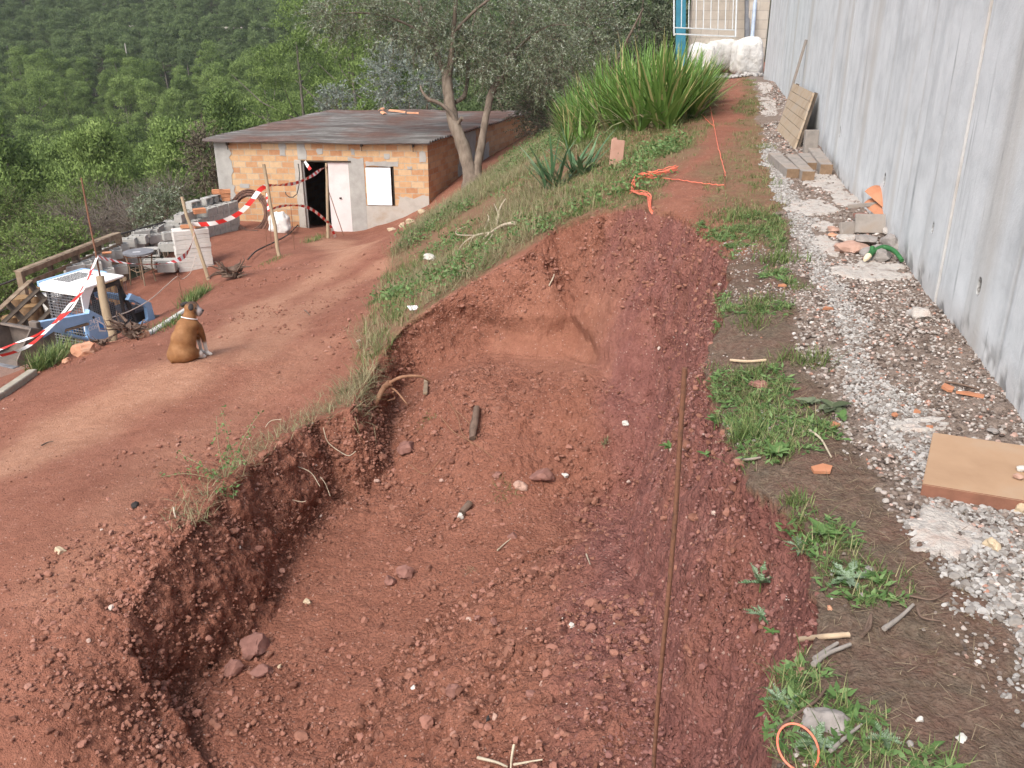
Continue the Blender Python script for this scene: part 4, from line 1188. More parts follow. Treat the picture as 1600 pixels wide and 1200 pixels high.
# ------------------------------------------------------------------ sword leaves and grasses
varmat('iris_leaf', [(0, (.07, .15, .03)), (.5, (.135, .25, .055)), (.85, (.22, .34, .09)), (1, (.42, .38, .17))], .45, .35, .2)
varmat('grass_green', [(0, (.06, .10, .03)), (.4, (.115, .175, .05)), (.7, (.19, .24, .085)), (1, (.38, .33, .19))], .6, .25, .25)
varmat('grass_dry', [(0, (.17, .145, .08)), (.4, (.26, .23, .13)), (.75, (.36, .32, .20)), (1, (.14, .19, .07))], .75, .2, .2)
varmat('straw', [(0, (.075, .05, .032)), (.5, (.17, .125, .08)), (1, (.34, .28, .19))], .85, .15)
varmat('weed_leaf', [(0, (.06, .12, .035)), (.5, (.11, .20, .06)), (1, (.19, .28, .11))], .55, .3, .2)
def iris(name, label, bases, L, W, n, seed, spread=.5, group=None, fac=None, mat='iris_leaf'):
    rng = np.random.RandomState(seed)
    root = thing(name, label, 'plant', tuple(np.mean(bases, 0)), 0, group)
    o0 = np.mean(bases, 0)
    g = MB()
    for bi_, b_ in enumerate(bases):
        k = n; L_b = L * (fac[bi_] if fac is not None else 1)
        a0 = rng.uniform(0, 6.28)
        side = rng.choice([-1, 1], k)
        az = a0 + np.where(side > 0, 0, math.pi) + rng.normal(size=k) * .5
        p = b_ + np.stack([np.cos(az), np.sin(az), 0 * az], 1) * rng.uniform(0, .07, k)[:, None]; p[:, 2] -= .02
        blades(g, p, az, L_b * rng.uniform(.5, 1.08, k), W * rng.uniform(.7, 1.15, k), rng.uniform(.05, spread, k), rng.uniform(.05, .7, k) ** 1.5, rng, np.where(rng.rand(k) < .11, 1., rng.beta(2, 2, k) * .9), 5)
    g.build('leaves', mat, root, smooth=False, loc=o0).location = (0, 0, 0)
    g = MB(); n2 = len(bases) * 3
    p = np.repeat(np.array(bases), 3, 0) + rng.normal(size=(n2, 3)) * [.08, .08, 0]
    blades(g, p, rng.uniform(0, 6.28, n2), L * rng.uniform(.4, .8, n2), W * .8, rng.uniform(.6, 1.2, n2), rng.uniform(.3, 1.2, n2), rng, None, 4)
    g.build('dead_leaves', 'grass_dry', root, smooth=False, loc=o0).location = (0, 0, 0)
    return root
IPX = [(880, 214), (915, 208), (960, 208), (1010, 206), (1050, 200), (1085, 184), (1100, 165)]
IPF = [G(*q) for q in IPX]
IP = np.array([q[:2] for q in IPF] + [(q[0] + .1, q[1] + 2.2) for q in IPF[::-1]])
rng = np.random.RandomState(3)
bs = []; bfac = []
varmat('agave_leaf', [(0, (.05, .11, .05)), (.5, (.10, .19, .09)), (1, (.21, .30, .17))], .5, .3, .1)
for i in range(105):
    k = rng.uniform(0, len(IPF) - 1.001); i0 = int(k); q = IPF[i0] + (IPF[i0 + 1] - IPF[i0]) * (k - i0)
    dd = rng.uniform(0, 1) ** 1.2 * 2.0; bfac.append(.72 + .5 * math.sin(math.pi * min(1, k / (len(IPF) - 1) * .9 + .1)) ** 1.5 * rng.uniform(.8, 1.1))
    bs.append(onground(q[0] + .1 * dd + rng.normal() * .05, q[1] + dd))
iris('sword_leaf_clump', 'big dense clump of bright green sword leaves on the crest of the bank', bs, 1.25, .062, 24, 5, .85, fac=bfac)
a = G(868, 294); iris('sword_leaf_plant', 'small sword leaved plant lower on the bank, left of the other small one', [a, a + [.12, .05, 0], a + [-.1, .05, 0]], .85, .085, 15, 6, 1.25, mat='agave_leaf')
a = G(912, 272); iris('sword_leaf_plant', 'small sword leaved plant just left of the upright brick tile', [a, a + [-.1, .04, 0]], .78, .085, 11, 7, .9, mat='agave_leaf')
a = G(905, 232); iris('sword_leaf_plant', 'sword leaved plant in front of the left end of the big clump', [a, a + [.18, .1, 0], a + [-.2, .1, 0]], .85, .05, 12, 8, .8)
# tall dry stems beside the clump
for i, (u, v, n_, h_, lab) in enumerate(((955, 190, 34, 1.55, 'tuft of tall dry straw coloured grass standing among the sword leaves'), (905, 205, 22, 1.1, 'dry arching grass at the left edge of the sword leaved clump'))):
    a = G(u, v); root = thing('tall_grass', lab, 'grass', tuple(a)); g = MB()
    p = np.repeat(a[None], n_, 0) + rng.normal(size=(n_, 3)) * [.22, .16, 0]
    blades(g, p, rng.uniform(2.2, 4.3, n_), h_ * rng.uniform(.55, 1.1, n_), .016, rng.uniform(.0, .45, n_), rng.uniform(.1, .6, n_), rng, None, 6)
    g.build('stems', 'grass_dry', root, smooth=False, loc=a).location = (0, 0, 0)
    g = MB(); q = np.concatenate(g.v) if g.v else None
    tp = a + rng.normal(size=(n_ // 3, 3)) * [.3, .2, .0] + [-.15, 0, h_ * .8]
    leaves(g, np.repeat(tp, 6, 0) + rng.normal(size=(n_ // 3 * 6, 3)) * [.02, .02, .09], rng.normal(size=(n_ // 3 * 6, 3)), .06, .2, rng, None, np.tile([0, 0, 1.], (n_ // 3 * 6, 1)))
    g.build('seed_heads', 'grass_dry', root, smooth=False, loc=a).location = (0, 0, 0)
# bank grass ---------------------------------------------------------------
def sample(rng, n, xr, yr, dens):
    """random places with a density between 0 and 1"""
    out = []
    while sum(len(o) for o in out) < n:
        m_ = n * 3; x = rng.uniform(*xr, m_); y = rng.uniform(*yr, m_)
        d = dens(x, y); k = rng.uniform(0, 1, m_) < d
        out.append(np.stack([x[k], y[k]], 1))
        if len(out) > 60: break
    return np.concatenate(out)[:n]
def ongr(xy, dz=-.01):
    return np.concatenate([xy, (H(xy[:, 0], xy[:, 1]) + dz)[:, None]], 1)
def nocut(x, y, m=.0):
    i = inside(x, y, rim_xy)
    return (~i).astype(float)
rng = np.random.RandomState(21)
def gn(x, y, s, seed, lo=0, hi=.3): return sstep(lo, hi, fbm(x * s, y * s, oct=3, seed=seed))
bd = lambda x, y: bank_mask(x, y) * nocut(x, y) * (.25 + .75 * gn(x, y, 1.1, 51, -.2, .3)) * (1 - .55 * inside(x, y, IP)) 
g = MB()
xy = sample(rng, 2300, (-5, 4), (8, 27), bd)
tp = ongr(xy)
rep = 9
p = np.repeat(tp, rep, 0) + rng.normal(size=(len(tp) * rep, 3)) * [.035, .035, 0]
hz = np.repeat(rng.uniform(.06, .2, len(tp)), rep)
blades(g, p, rng.uniform(0, 6.28, len(p)), hz * rng.uniform(.6, 1.2, len(p)), .009, rng.uniform(.1, .9, len(p)), rng.uniform(.2, 1.1, len(p)), rng, None, 2)
o = g.build('bank_grass', 'grass_green', None, smooth=False); tag(o, 'green grass growing over the bank below the crest', 'grass', None, 'stuff')
g = MB()
bd2 = lambda x, y: bank_mask(x, y) * nocut(x, y) * gn(x, y, .8, 53, -.1, .25) * sstep(1.2, -.3, x - .12 * (y - 10))
tp = ongr(sample(rng, 3000, (-5, 3), (7, 27), bd2))
p = np.repeat(tp, rep, 0) + rng.normal(size=(len(tp) * rep, 3)) * [.05, .05, 0]
hz = np.repeat(rng.uniform(.1, .34, len(tp)), rep)
blades(g, p, rng.uniform(0, 6.28, len(p)), hz * rng.uniform(.6, 1.2, len(p)), .007, rng.uniform(.2, 1.2, len(p)), rng.uniform(.2, 1.3, len(p)), rng, None, 2)
o = g.build('dry_bank_grass', 'grass_dry', None, smooth=False); tag(o, 'pale dry grass tangled over the lower bank', 'grass', None, 'stuff')
# leafy weeds on the bank
g = MB()
tp = ongr(sample(rng, 900, (-4, 3), (9, 27), lambda x, y: bank_mask(x, y) * nocut(x, y) * gn(x, y, .9, 57, .0, .3)), .02)
p = np.repeat(tp, 14, 0) + rng.normal(size=(len(tp) * 14, 3)) * [.07, .07, .05] + [0, 0, .05]
leaves(g, p, rng.normal(size=p.shape) * .6 + [0, 0, .8], .055 * rng.uniform(.5, 1.3, len(p)), .5, rng)
o = g.build('bank_weeds', 'weed_leaf', None, smooth=False); tag(o, 'low leafy weeds spread over the bank', 'weeds', None, 'stuff')
# path grass: far part short and mossy, near part loose tufts
g = MB()
far_d = lambda x, y: upper_mask(x, y) * (1 - path_mask(x, y)) * (1 - gravel_mask(x, y)) * nocut(x, y) * (.12 + .88 * gn(x, y, 1.5, 59, -.25, .2))
tp = ongr(sample(rng, 7500, (-1, 6.5), (6.5, 25), far_d))
p = np.repeat(tp, 7, 0) + rng.normal(size=(len(tp) * 7, 3)) * [.03, .03, 0]
hz = np.repeat(rng.uniform(.02, .075, len(tp)), 7)
blades(g, p, rng.uniform(0, 6.28, len(p)), hz * rng.uniform(.6, 1.3, len(p)), .007, rng.uniform(.2, 1.2, len(p)), rng.uniform(.1, .9, len(p)), rng, None, 2)
GW = [G(1290, 870), G(1255, 850), G(1320, 915), G(1240, 1100), G(1290, 1175), G(1165, 690), G(1215, 700), G(1210, 1060)]
def patchy(x, y):
    return np.max([np.exp(-((x - q[0]) ** 2 + (y - q[1]) ** 2) / .022) for q in GW], 0)
near_d = lambda x, y: upper_mask(x, y) * (1 - gravel_mask(x, y)) * nocut(x, y) * sstep(-.02, .04, .92 * 0 + wall_sw(x, y)[1] - gravel_w(wall_sw(x, y)[0]) - .04) * sstep(.02, .35, fbm(x * 2.6, y * 2.6, oct=3, seed=63) + .14 * (y > 3.5) + .12 * sstep(.35, .0, polydist(x, y, rim_xy[2:18])) + .5 * patchy(x, y))
tp = ongr(sample(rng, 800, (.5, 2.6), (1.4, 8), near_d))
rep = 15
p = np.repeat(tp, rep, 0) + rng.normal(size=(len(tp) * rep, 3)) * [.016, .016, 0]
hz = np.repeat(rng.uniform(.025, .095, len(tp)), rep)
blades(g, p, rng.uniform(0, 6.28, len(p)), hz * rng.uniform(.5, 1.25, len(p)), .0036, rng.uniform(.15, 1.2, len(p)), rng.uniform(.2, 1.2, len(p)), rng, None, 3)
o = g.build('path_grass', 'grass_green', None, smooth=False); tag(o, 'short green grass growing in the strip between cut and gravel', 'grass', None, 'stuff')
# weeds in the strip
g = MB()
tp = ongr(sample(rng, 640, (.5, 2.6), (1.4, 8), near_d), .005)
rep = 11
p = np.repeat(tp, rep, 0) + rng.normal(size=(len(tp) * rep, 3)) * [.012, .012, .004]
az = rng.uniform(0, 6.28, len(p)); td = np.stack([np.cos(az), np.sin(az), rng.uniform(.1, .7, len(p))], 1)
leaves(g, p, np.array([0, 0, 1.]) + rng.normal(size=p.shape) * .3, .038 * rng.uniform(.5, 1.3, len(p)), .34, rng, None, td)
o = g.build('path_weeds', 'weed_leaf', None, smooth=False); tag(o, 'small leafy weeds in the grass strip beside the cut', 'weeds', None, 'stuff')
# straw and pine needles lying about
g = MB()
lit = lambda x, y: upper_mask(x, y) * nocut(x, y) * sstep(.02, .1, wall_sw(x, y)[1] - .25 * gravel_w(wall_sw(x, y)[0])) * (1 - .75 * gravel_mask(x, y)) * (.3 + .7 * sstep(4.5, 2.2, y)) * (.25 + .75 * gn(x, y, 2.2, 67, -.2, .2))
p = ongr(sample(rng, 2800, (.4, 3), (1.3, 8.5), lit), .004)
blades(g, p, rng.uniform(0, 6.28, len(p)), rng.uniform(.02, .10, len(p)) * rng.uniform(.5, 1, len(p)), .0022, rng.uniform(1.3, 1.56, len(p)), rng.uniform(-.1, .25, len(p)), rng, None, 2)
o = g.build('plant_litter', 'straw', None, smooth=False); tag(o, 'dry needles and straw littering the grass strip', 'litter', None, 'stuff')
# sparse bits on the berm top and in the cut
g = MB()
HB_ = lambda x, y: sstep(.45, .05, polydist(x, y, HATCH)) * nocut(x, y) * sstep(4.9, 6.0, y)
tp = ongr(sample(rng, 170, (-4, -.8), (4.5, 9.5), HB_)); rep = 9
p = np.repeat(tp, rep, 0) + rng.normal(size=(len(tp) * rep, 3)) * [.03, .03, 0]
blades(g, p, rng.uniform(0, 6.28, len(p)), rng.uniform(.05, .2, len(p)), .005, rng.uniform(.4, 1.4, len(p)), rng.uniform(.1, 1.0, len(p)), rng, None, 3)
o = g.build('berm_grass', 'grass_dry', None, smooth=False); tag(o, 'wispy dry grass along the top edge of the earth ridge', 'grass', None, 'stuff')
# ------------------------------------------------------------------ stones and clods
varmat('clod', [(0, (.15, .066, .047)), (.5, (.25, .12, .084)), (.94, (.30, .145, .11)), (.992, (.34, .19, .145)), (1, (.50, .42, .37))], .95, .12)
varmat('clod_purple', [(0, (.14, .063, .055)), (.6, (.23, .11, .095)), (.985, (.28, .15, .13)), (1, (.45, .37, .33))], .95, .12)
varmat('pebble', [(0, (.07, .055, .048)), (.3, (.16, .12, .10)), (.6, (.27, .235, .21)), (.85, (.42, .39, .365)), (.93, (.33, .16, .11)), (1, (.60, .58, .55))], .85, .2)
varmat('mortar_crumb', [(0, (.17, .15, .135)), (.5, (.28, .265, .25)), (1, (.42, .405, .39))], .95, .1)
T1 = [(lambda s: (rockshape(s, 2, .9, .6)))(s) for s in range(10)]
T0 = [(lambda s: (rockshape(s, 1, .8, .6)))(s) for s in range(8)]
T2 = [rockshape(40 + s, 3, .6) for s in range(6)]
PEB = [rockshape(70 + s, 2, .15, .05) for s in range(6)]
rng = np.random.RandomState(8)
def rub_d(x, y):
    i = inside(x, y, rim_xy).astype(float)
    n = fbm(x * 1.1, y * 1.1, oct=3, seed=101)
    d = sstep(-.25, .3, n + .2 * sstep(4.6, 6.2, y) + .15 * sstep(.9, .2, polydist(x, y, rim_xy[4:18])))
    return i * (.3 + .7 * d) * (1 - .9 * smooth_patch(x, y))
def crust_d(x, y):
    return sstep(1.1, .05, polydist(x, y, rim_xy[19:27])) * nocut(x, y) * (.3 + .7 * gn(x, y, 1.5, 103))
def ground_true(xy):
    return ongr(xy, 0)
g = MB()
p = ongr(sample(rng, 17000, (-2.6, 1.2), (2.2, 8.8), rub_d), .0)
s = .0048 * (1 - rng.uniform(0, 1, len(p))) ** -.42; s = np.clip(s, .004, .024)
scatter(g, T0, p[s < .011], s[s < .011], rng); scatter(g, T1, p[s >= .011], s[s >= .011], rng)
p = ongr(sample(rng, 330, (-2.2, 1.0), (3.6, 8.6), rub_d), .0); s = rng.uniform(.018, .045, len(p)) * rng.uniform(.6, 1.1, len(p))
scatter(g, T1, p, s, rng, rng.uniform(0, .9, len(p)), sink=.45)
o = g.build('soil_crumbs', 'clod', None, smooth=False); tag(o, 'red crumbs and clods of earth strewn over the floor of the cut', 'clods', None, 'stuff')
g = MB()
p = ongr(sample(rng, 2600, (-4.4, -.8), (2.8, 9), crust_d), .0); s = np.clip(.007 * (1 - rng.uniform(0, 1, len(p))) ** -.45, .005, .026)
scatter(g, T1, p, s, rng)
o = g.build('ridge_crumbs', 'clod', None, smooth=False); tag(o, 'broken crust and clods along the earth ridge', 'clods', None, 'stuff')
g = MB()
p = ongr(sample(rng, 7000, (-9, 0), (3, 17), lambda x, y: nocut(x, y) * (1 - bank_mask(x, y)) * sstep(-.3, .4, fbm(x * .7, y * .7, oct=3, seed=105)) * (3.4 / np.maximum(y, 3.4))), .0)
s = np.clip(.0065 * (1 - rng.uniform(0, 1, len(p))) ** -.42, .005, .03) * (.8 + p[:, 1] * .04)
scatter(g, T0, p, s, rng)
o = g.build('terrace_grit', 'clod', None, smooth=False); tag(o, 'scattered small stones and grit on the trodden terrace', 'stones', None, 'stuff')
g = MB()
p = ongr(sample(rng, 5000, (-3, 1.8), (3.6, 9.6), lambda x, y: (1 - smooth_patch(x, y)) * inside(x, y, rim_xy) * sstep(.6, .1, polydist(x, y, rim_xy[22:33])) * .8 + inside(x, y, rim_xy) * 1.0 * sstep(.55, .05, polydist(x, y, np.vstack([rim_xy[30:], rim_xy[:4]])))), .0)
s = np.clip(.007 * (1 - rng.uniform(0, 1, len(p))) ** -.42, .005, .034)
scatter(g, T1, p, s, rng, sink=.4)
o = g.build('ridge_side_crumbs', 'clod', None, smooth=False); tag(o, 'rough clods packed into the side of the earth ridge', 'clods', None, 'stuff')
# purple crumbs on the right side of the cut
g = MB()
p = ongr(sample(rng, 7000, (.2, 1.9), (2, 8.6), lambda x, y: inside(x, y, rim_xy) * sstep(.9, .1, polydist(x, y, rim_xy[3:18]))), .0)
s = np.clip(.0045 * (1 - rng.uniform(0, 1, len(p))) ** -.4, .003, .02)
scatter(g, T0, p, s, rng)
o = g.build('side_crumbs', 'clod_purple', None, smooth=False); tag(o, 'small purple crumbs clinging to the right side of the cut', 'clods', None, 'stuff')
# gravel
g = MB()
def grv_d(x, y):
    return gravel_mask(x, y) * (.35 + .65 * gn(x, y, 1.2, 107, -.35, .1))
p = ongr(sample(rng, 12000, (.6, 3.2), (1.2, 6.2), grv_d), -.001); s = rng.uniform(.006, .0135, len(p))
scatter(g, PEB[:3], p[p[:, 1] < 3.6], s[p[:, 1] < 3.6], rng, sink=.2)
k = p[:, 1] >= 3.6; scatter(g, T0, p[k], s[k] * 1.15, rng, sink=.2)
p = ongr(sample(rng, 7500, (1.8, 6.2), (6.0, 21), grv_d), -.001); s = rng.uniform(.009, .02, len(p)) * (1 + (p[:, 1] - 6) * .03)
scatter(g, T0, p, s, rng, sink=.3)
p = ongr(sample(rng, 6500, (.4, 2.8), (1.2, 7), lambda x, y: upper_mask(x, y) * nocut(x, y) * gn(x, y, 2, 109, -.1, .3)), .0); s = rng.uniform(.003, .011, len(p))
scatter(g, T0, p, s, rng, sink=.3)
o = g.build('gravel', 'pebble', None, smooth=False); tag(o, 'grey and brown gravel along the foot of the wall', 'gravel', None, 'stuff')
# crumbling white mortar along the gravel
g = MB()
def crumb_d(x, y):
    s_, w_ = wall_sw(x, y)
    c_ = np.interp(s_, [-3, -1.8, -1.0, -.2, .6, 1.6, 3, 5, 7], [.24, .30, .38, .50, .58, .55, .56, .60, .62]) + .05 * fbm(s_ * 2, s_ * 0, oct=2, seed=3)
    wd = np.interp(s_, [-3, -.5, .6, 2, 7], [.24, .20, .11, .10, .12])
    return sstep(1.0, .4, np.abs(w_ - c_) / wd + .55 * fbm(x * 5, y * 5, oct=2, seed=111)) * sstep(8.6, 7, s_)
p = ongr(sample(rng, 15000, (.6, 3.6), (1.2, 12), crumb_d), .0); s = rng.uniform(.004, .0125, len(p)) * np.where(rng.rand(len(p)) < .08, 1.6, 1) * (1 + .03 * p[:, 1])
scatter(g, T1, p[p[:, 1] < 3.2], s[p[:, 1] < 3.2], rng, sink=.2); k = p[:, 1] >= 3.2; scatter(g, T0, p[k], s[k], rng, sink=.2)
o = g.build('mortar_crumbs', 'mortar_crumb', None, smooth=False); tag(o, 'crumbling whitish mortar spilled in a ragged line through the gravel', 'mortar crumbs', None, 'stuff')
# flat spills of mortar on the path: part of the ground
simple('mortar_flat', (.22, .175, .15), (.44, .41, .38), 11, .95, 45, 1.0, .014, c3=(.40, .31, .265))
def spill(u0, v0, u1, v1, seed, rag=.35):
    """flat ragged sheet of mortar over the ground, spanning a pixel box's footprint"""
    a = G((u0 + u1) / 2, v1); c_ = G((u0 + u1) / 2, (v0 + v1) / 2); l = G(u0, (v0 + v1) / 2); r = G(u1, (v0 + v1) / 2); t = G((u0 + u1) / 2, v0)
    rx = np.linalg.norm(r[:2] - l[:2]) / 2; ry = np.linalg.norm(t[:2] - a[:2]) / 2
    n = 90; th = np.linspace(0, 2 * math.pi, n, endpoint=False)
    k = 1 + rag * fbm(np.cos(th) * 1.8 + seed * 7, np.sin(th) * 1.8, oct=5, seed=seed) * 1.6 + .22 * fbm(np.cos(th) * 9 + seed, np.sin(th) * 9, oct=3, seed=seed)
    V = [[c_[0], c_[1]]]; 
    for f in (.15, .3, .45, .6, .75, .88, .95, 1.0):
        V += [[c_[0] + math.cos(q) * rx * kk * f + WD[0] * math.sin(q) * ry * kk * f, c_[1] + math.sin(q) * ry * kk * f] for q, kk in zip(th, k)]
    V = np.array(V); z = H(V[:, 0], V[:, 1]) + .011 + .015 * fbm(V[:, 0] * 16, V[:, 1] * 16, oct=4, seed=seed); z[-n:] = H(V[-n:, 0], V[-n:, 1]) - .012
    F = [[0, 1 + i, 1 + (i + 1) % n] for i in range(n)]
    for ring in range(7):
        b0, b1 = 1 + ring * n, 1 + (ring + 1) * n
        F += [[b0 + i, b1 + i, b1 + (i + 1) % n, b0 + (i + 1) % n] for i in range(n)]
    g = MB(); g.add(np.column_stack([V, z]), F)
    o = g.build('mortar_spill', 'mortar_flat', None); tag(o, None, None, None, 'structure'); return o
for i, a in enumerate([(1255, 276, 1325, 298), (1232, 312, 1300, 336), (1300, 410, 1425, 436), (1190, 150, 1210, 170), (1185, 128, 1205, 142), (1192, 172, 1216, 186), (1300, 300, 1345, 322), (1268, 345, 1300, 362), (1270, 372, 1320, 398), (1395, 655, 1480, 675), (1420, 800, 1520, 870)]):
    spill(*a, seed=120 + i)
def stone(u, v, wpx, hpx, label, mat, seed, name='stone', cat='stone', sub=3, rough=1.0, dz=0, group=None, flat=.7, rz=None, sq=None):
    """a loose stone: pixel of its centre, its width and height in pixels"""
    c_ = G(u, v + hpx * .3); t = CP * c_[1] - SP * c_[2]; r = wpx * t / FPX / 2; h = hpx * t / FPX / 2
    vv, ff = rockshape(seed, sub, rough, sq=sq or (1, .85, max(.35, min(1.1, h / r))))
    g = MB(); g.add(put(vv * r, rotz(seed * .7 if rz is None else rz)), ff)
    o = g.build(name, mat, None); o.location = (c_[0], c_[1], c_[2] + h * .38 + dz)
    sharp(o, 20)
    tag(o, label, cat, group); return o
simple('red_stone', (.17, .08, .065), (.29, .15, .12), 12, .9, 60, .5, .004)
simple('pink_stone', (.33, .20, .155), (.45, .30, .24), 14, .9, 60, .4, .004)
simple('white_stone', (.42, .40, .36), (.60, .58, .54), 10, .9, 50, .5, .004)
simple('grey_stone', (.20, .18, .165), (.33, .30, .285), 12, .9, 60, .5, .004)
simple('tan_stone', (.40, .31, .20), (.58, .47, .34), 10, .9, 50, .4, .004)
simple('orange_rock', (.38, .17, .10), (.52, .27, .17), 9, .9, 30, .6, .01, c3=(.44, .30, .22))
simple('limestone', (.38, .36, .33), (.60, .59, .56), 5, .95, 16, .9, .03, c3=(.68, .67, .65))
simple('charcoal', (.02, .018, .018), (.05, .045, .045), 20, .9)
for a in [(812, 757, 28, 17, 'pale pinkish stone lying beside the grass sod in the cut', 'pink_stone', 1), (852, 738, 44, 34, 'large rounded red boulder half sunk behind the pale stone', 'red_stone', 2),
          (777, 740, 20, 14, 'brownish stone above the grass sod in the cut', 'red_stone', 3), (636, 696, 38, 26, 'flat slab of red earth near the left corner of the cut', 'red_stone', 4),
          (849, 1070, 20, 15, 'round pinkish stone, right one of the pair low in the cut', 'pink_stone', 5), (830, 1083, 26, 16, 'reddish stone, left one of the pair low in the cut', 'red_stone', 6),
          (705, 1076, 26, 22, 'brown clod left of the pair of stones low in the cut', 'red_stone', 7), (762, 1122, 10, 13, 'small black lump of charcoal at the bottom of the cut', 'charcoal', 8),
          (773, 1117, 14, 14, 'pink stone touching the black lump at the bottom of the cut', 'pink_stone', 9), (802, 836, 22, 14, 'reddish stone in the middle of the rubble', 'red_stone', 10),
          (632, 892, 30, 26, 'lumpy red clod in the left part of the rubble', 'red_stone', 11), (610, 905, 26, 24, 'broad red clod left of the lumpy one', 'red_stone', 12),
          (772, 970, 16, 14, 'rounded clod below the middle of the rubble', 'red_stone', 13), (745, 964, 14, 13, 'left clod of the two below the middle of the rubble', 'red_stone', 14),
          (479, 939, 16, 11, 'small cream stone at the foot of the earth ridge', 'tan_stone', 15), (646, 1073, 9, 7, 'tiny white stone on the smooth floor of the cut', 'white_stone', 16),
          (977, 660, 14, 14, 'crumbly white lump on the right of the rubble slope', 'white_stone', 17), (883, 741, 14, 8, 'small white stone right of the large red boulder', 'white_stone', 18),
          (719, 805, 14, 12, 'cream stone at the end of the brown root stub', 'white_stone', 19), (94, 858, 20, 13, 'pale stone lying alone on the left terrace', 'tan_stone', 20),
          (212, 789, 13, 13, 'dark dropping like lump on the left terrace', 'charcoal', 21), (437, 1040, 10, 9, 'white pebble left of the ridge end', 'tan_stone', 22),
          (400, 1005, 55, 40, 'big crumbling clod fallen at the foot of the ridge end', 'red_stone', 23), (410, 1045, 36, 26, 'second crumbling clod in front of the big fallen one', 'red_stone', 24),
          (365, 1040, 34, 30, 'loose clod against the ridge end', 'red_stone', 25), (893, 975, 14, 9, 'whitish streaked stone on the purple side of the cut', 'white_stone', 26)]:
    stone(*a[:5], a[5], a[6] + 200)
# stones on the upper strip
for a in [(1550, 848, 34, 28, 'yellowish stone lying in the gravel below the clay slab', 'tan_stone', 31), (1297, 950, 15, 11, 'smooth orange pebble in the grass near the thistles', 'orange_rock', 32),
          (1227, 934, 8, 8, 'small white pebble right of the upright thistle', 'white_stone', 33), (1437, 1122, 15, 12, 'white pebble in the bare soil at the lower right', 'white_stone', 34),
          (1500, 1152, 22, 14, 'larger white stone in the bare soil at the lower right', 'white_stone', 35), (1422, 1160, 18, 12, 'pale stone left of the larger white one', 'grey_stone', 36),
          (1250, 1045, 16, 14, 'purple stone at the very rim of the cut', 'red_stone', 37), (1186, 598, 34, 20, 'brown clod on the grassy rim beside the strip of grass', 'red_stone', 38),
          (1358, 888, 18, 11, 'grey pebble right of the sprawling thistle', 'grey_stone', 39), (1346, 930, 12, 9, 'rounded grey pebble under the sprawling thistle', 'grey_stone', 40),
          (1435, 488, 52, 26, 'flat white slab of mortar lying against the wall foot', 'mortar_flat', 41), (1553, 672, 18, 10, 'blue grey stone just above the clay slab', 'grey_stone', 42)]:
    stone(*a[:5], a[5], a[6] + 200)
# boulders by the gate
for u, v, w, h, lab, sd_ in ((1168, 90, 52, 60, 'right one of three white boulders, next to the concrete wall', 3), (1128, 88, 50, 54, 'middle one of three white boulders under the gate', 9), (1096, 94, 44, 50, 'left one of three white boulders, behind the sword leaves', 14)):
    a = P(u, v + h * .5, -1.62); t = CP * a[1] - SP * a[2]; r = w * t / FPX / 2; hh = h * t / FPX / 2
    vv, ff = rockshape(sd_, 5, .5, .15); pw = 5.; uq = vv / np.linalg.norm(vv, axis=1)[:, None]; vv = uq / ((np.abs(uq) ** pw).sum(1) ** (1 / pw))[:, None] * (np.linalg.norm(vv, axis=1)[:, None] * .55 + .45) * [1, .8, hh / r]
    g = MB(); g.add(vv * r * .96, ff); o = g.build('boulder', 'limestone', None); o.location = (a[0], a[1] + r * .6, a[2] + hh * .95); o.rotation_euler = (.05, .08 * (sd_ % 3 - 1), .2 * (sd_ % 2)); sharp(o, 30)
    tag(o, lab, 'boulder')
g = MB(); rr = np.random.RandomState(2); a = P(1150, 122, -1.62)
pp = a + rr.uniform(-1, 1, (90, 3)) * [.85, .35, 0]; pp[:, 2] = H(pp[:, 0], pp[:, 1]) + .02; scatter(g, T1, pp, rr.uniform(.03, .09, 90), rr, rr.uniform(.3, 1, 90))
o = g.build('rubble_edge', 'mortar_crumb', None); tag(o, 'loose white chippings at the foot of the boulders', 'chippings', None, 'stuff')
# stones along the terrace edge
stone(133, 545, 42, 30, 'orange boulder at the terrace edge in front of the blue loader', 'orange_rock', 5, 'boulder', 'boulder')
stone(227, 521, 20, 14, 'small orange rock on the kerb behind the loader', 'orange_rock', 6, 'boulder', 'rock')
stone(104, 563, 14, 12, 'small reddish rock between the grass and the orange boulder', 'orange_rock', 7, 'boulder', 'rock')
for i, (u, v, w, h) in enumerate(((642, 345, 16, 12), (628, 352, 14, 12), (660, 330, 16, 9), (612, 358, 16, 8))):
    stone(u, v, w, h, ['yellowish rubble stone beside the shed corner', 'second yellowish rubble stone below the window board', 'rubble stone highest against the shed corner', 'flat rubble stone farthest from the shed corner'][i], 'tan_stone', 60 + i)
# ------------------------------------------------------------------ materials for the yard things
simple('concrete_block', (.27, .26, .24), (.40, .39, .365), 8, .95, 60, .5, .004, c3=(.33, .315, .285))
simple('pale_slab', (.46, .44, .41), (.58, .56, .53), 4, .9, 40, .3, .003, c3=(.50, .44, .38))
simple('hollow_brick', (.44, .18, .09), (.58, .28, .15), 6, .9, 40, .3, .003)
simple('grey_wood2', (.34, .31, .28), (.46, .43, .39), 6, .9, 40, 0)
simple('old_wood', (.12, .085, .058), (.24, .175, .12), 5, .9, 30, .5, .004, c3=(.33, .27, .20), stretch=(1, 1, 1))
simple('dark_pallet', (.055, .04, .03), (.13, .10, .075), 6, .9, 30, .5, .004)
simple('post_wood', (.17, .12, .075), (.33, .25, .165), 5, .85, 24, .6, .004, c3=(.22, .165, .11), stretch=(1, 1, .15))
simple('log_bark', (.10, .06, .035), (.22, .14, .08), 9, .95, 30, .8, .01)
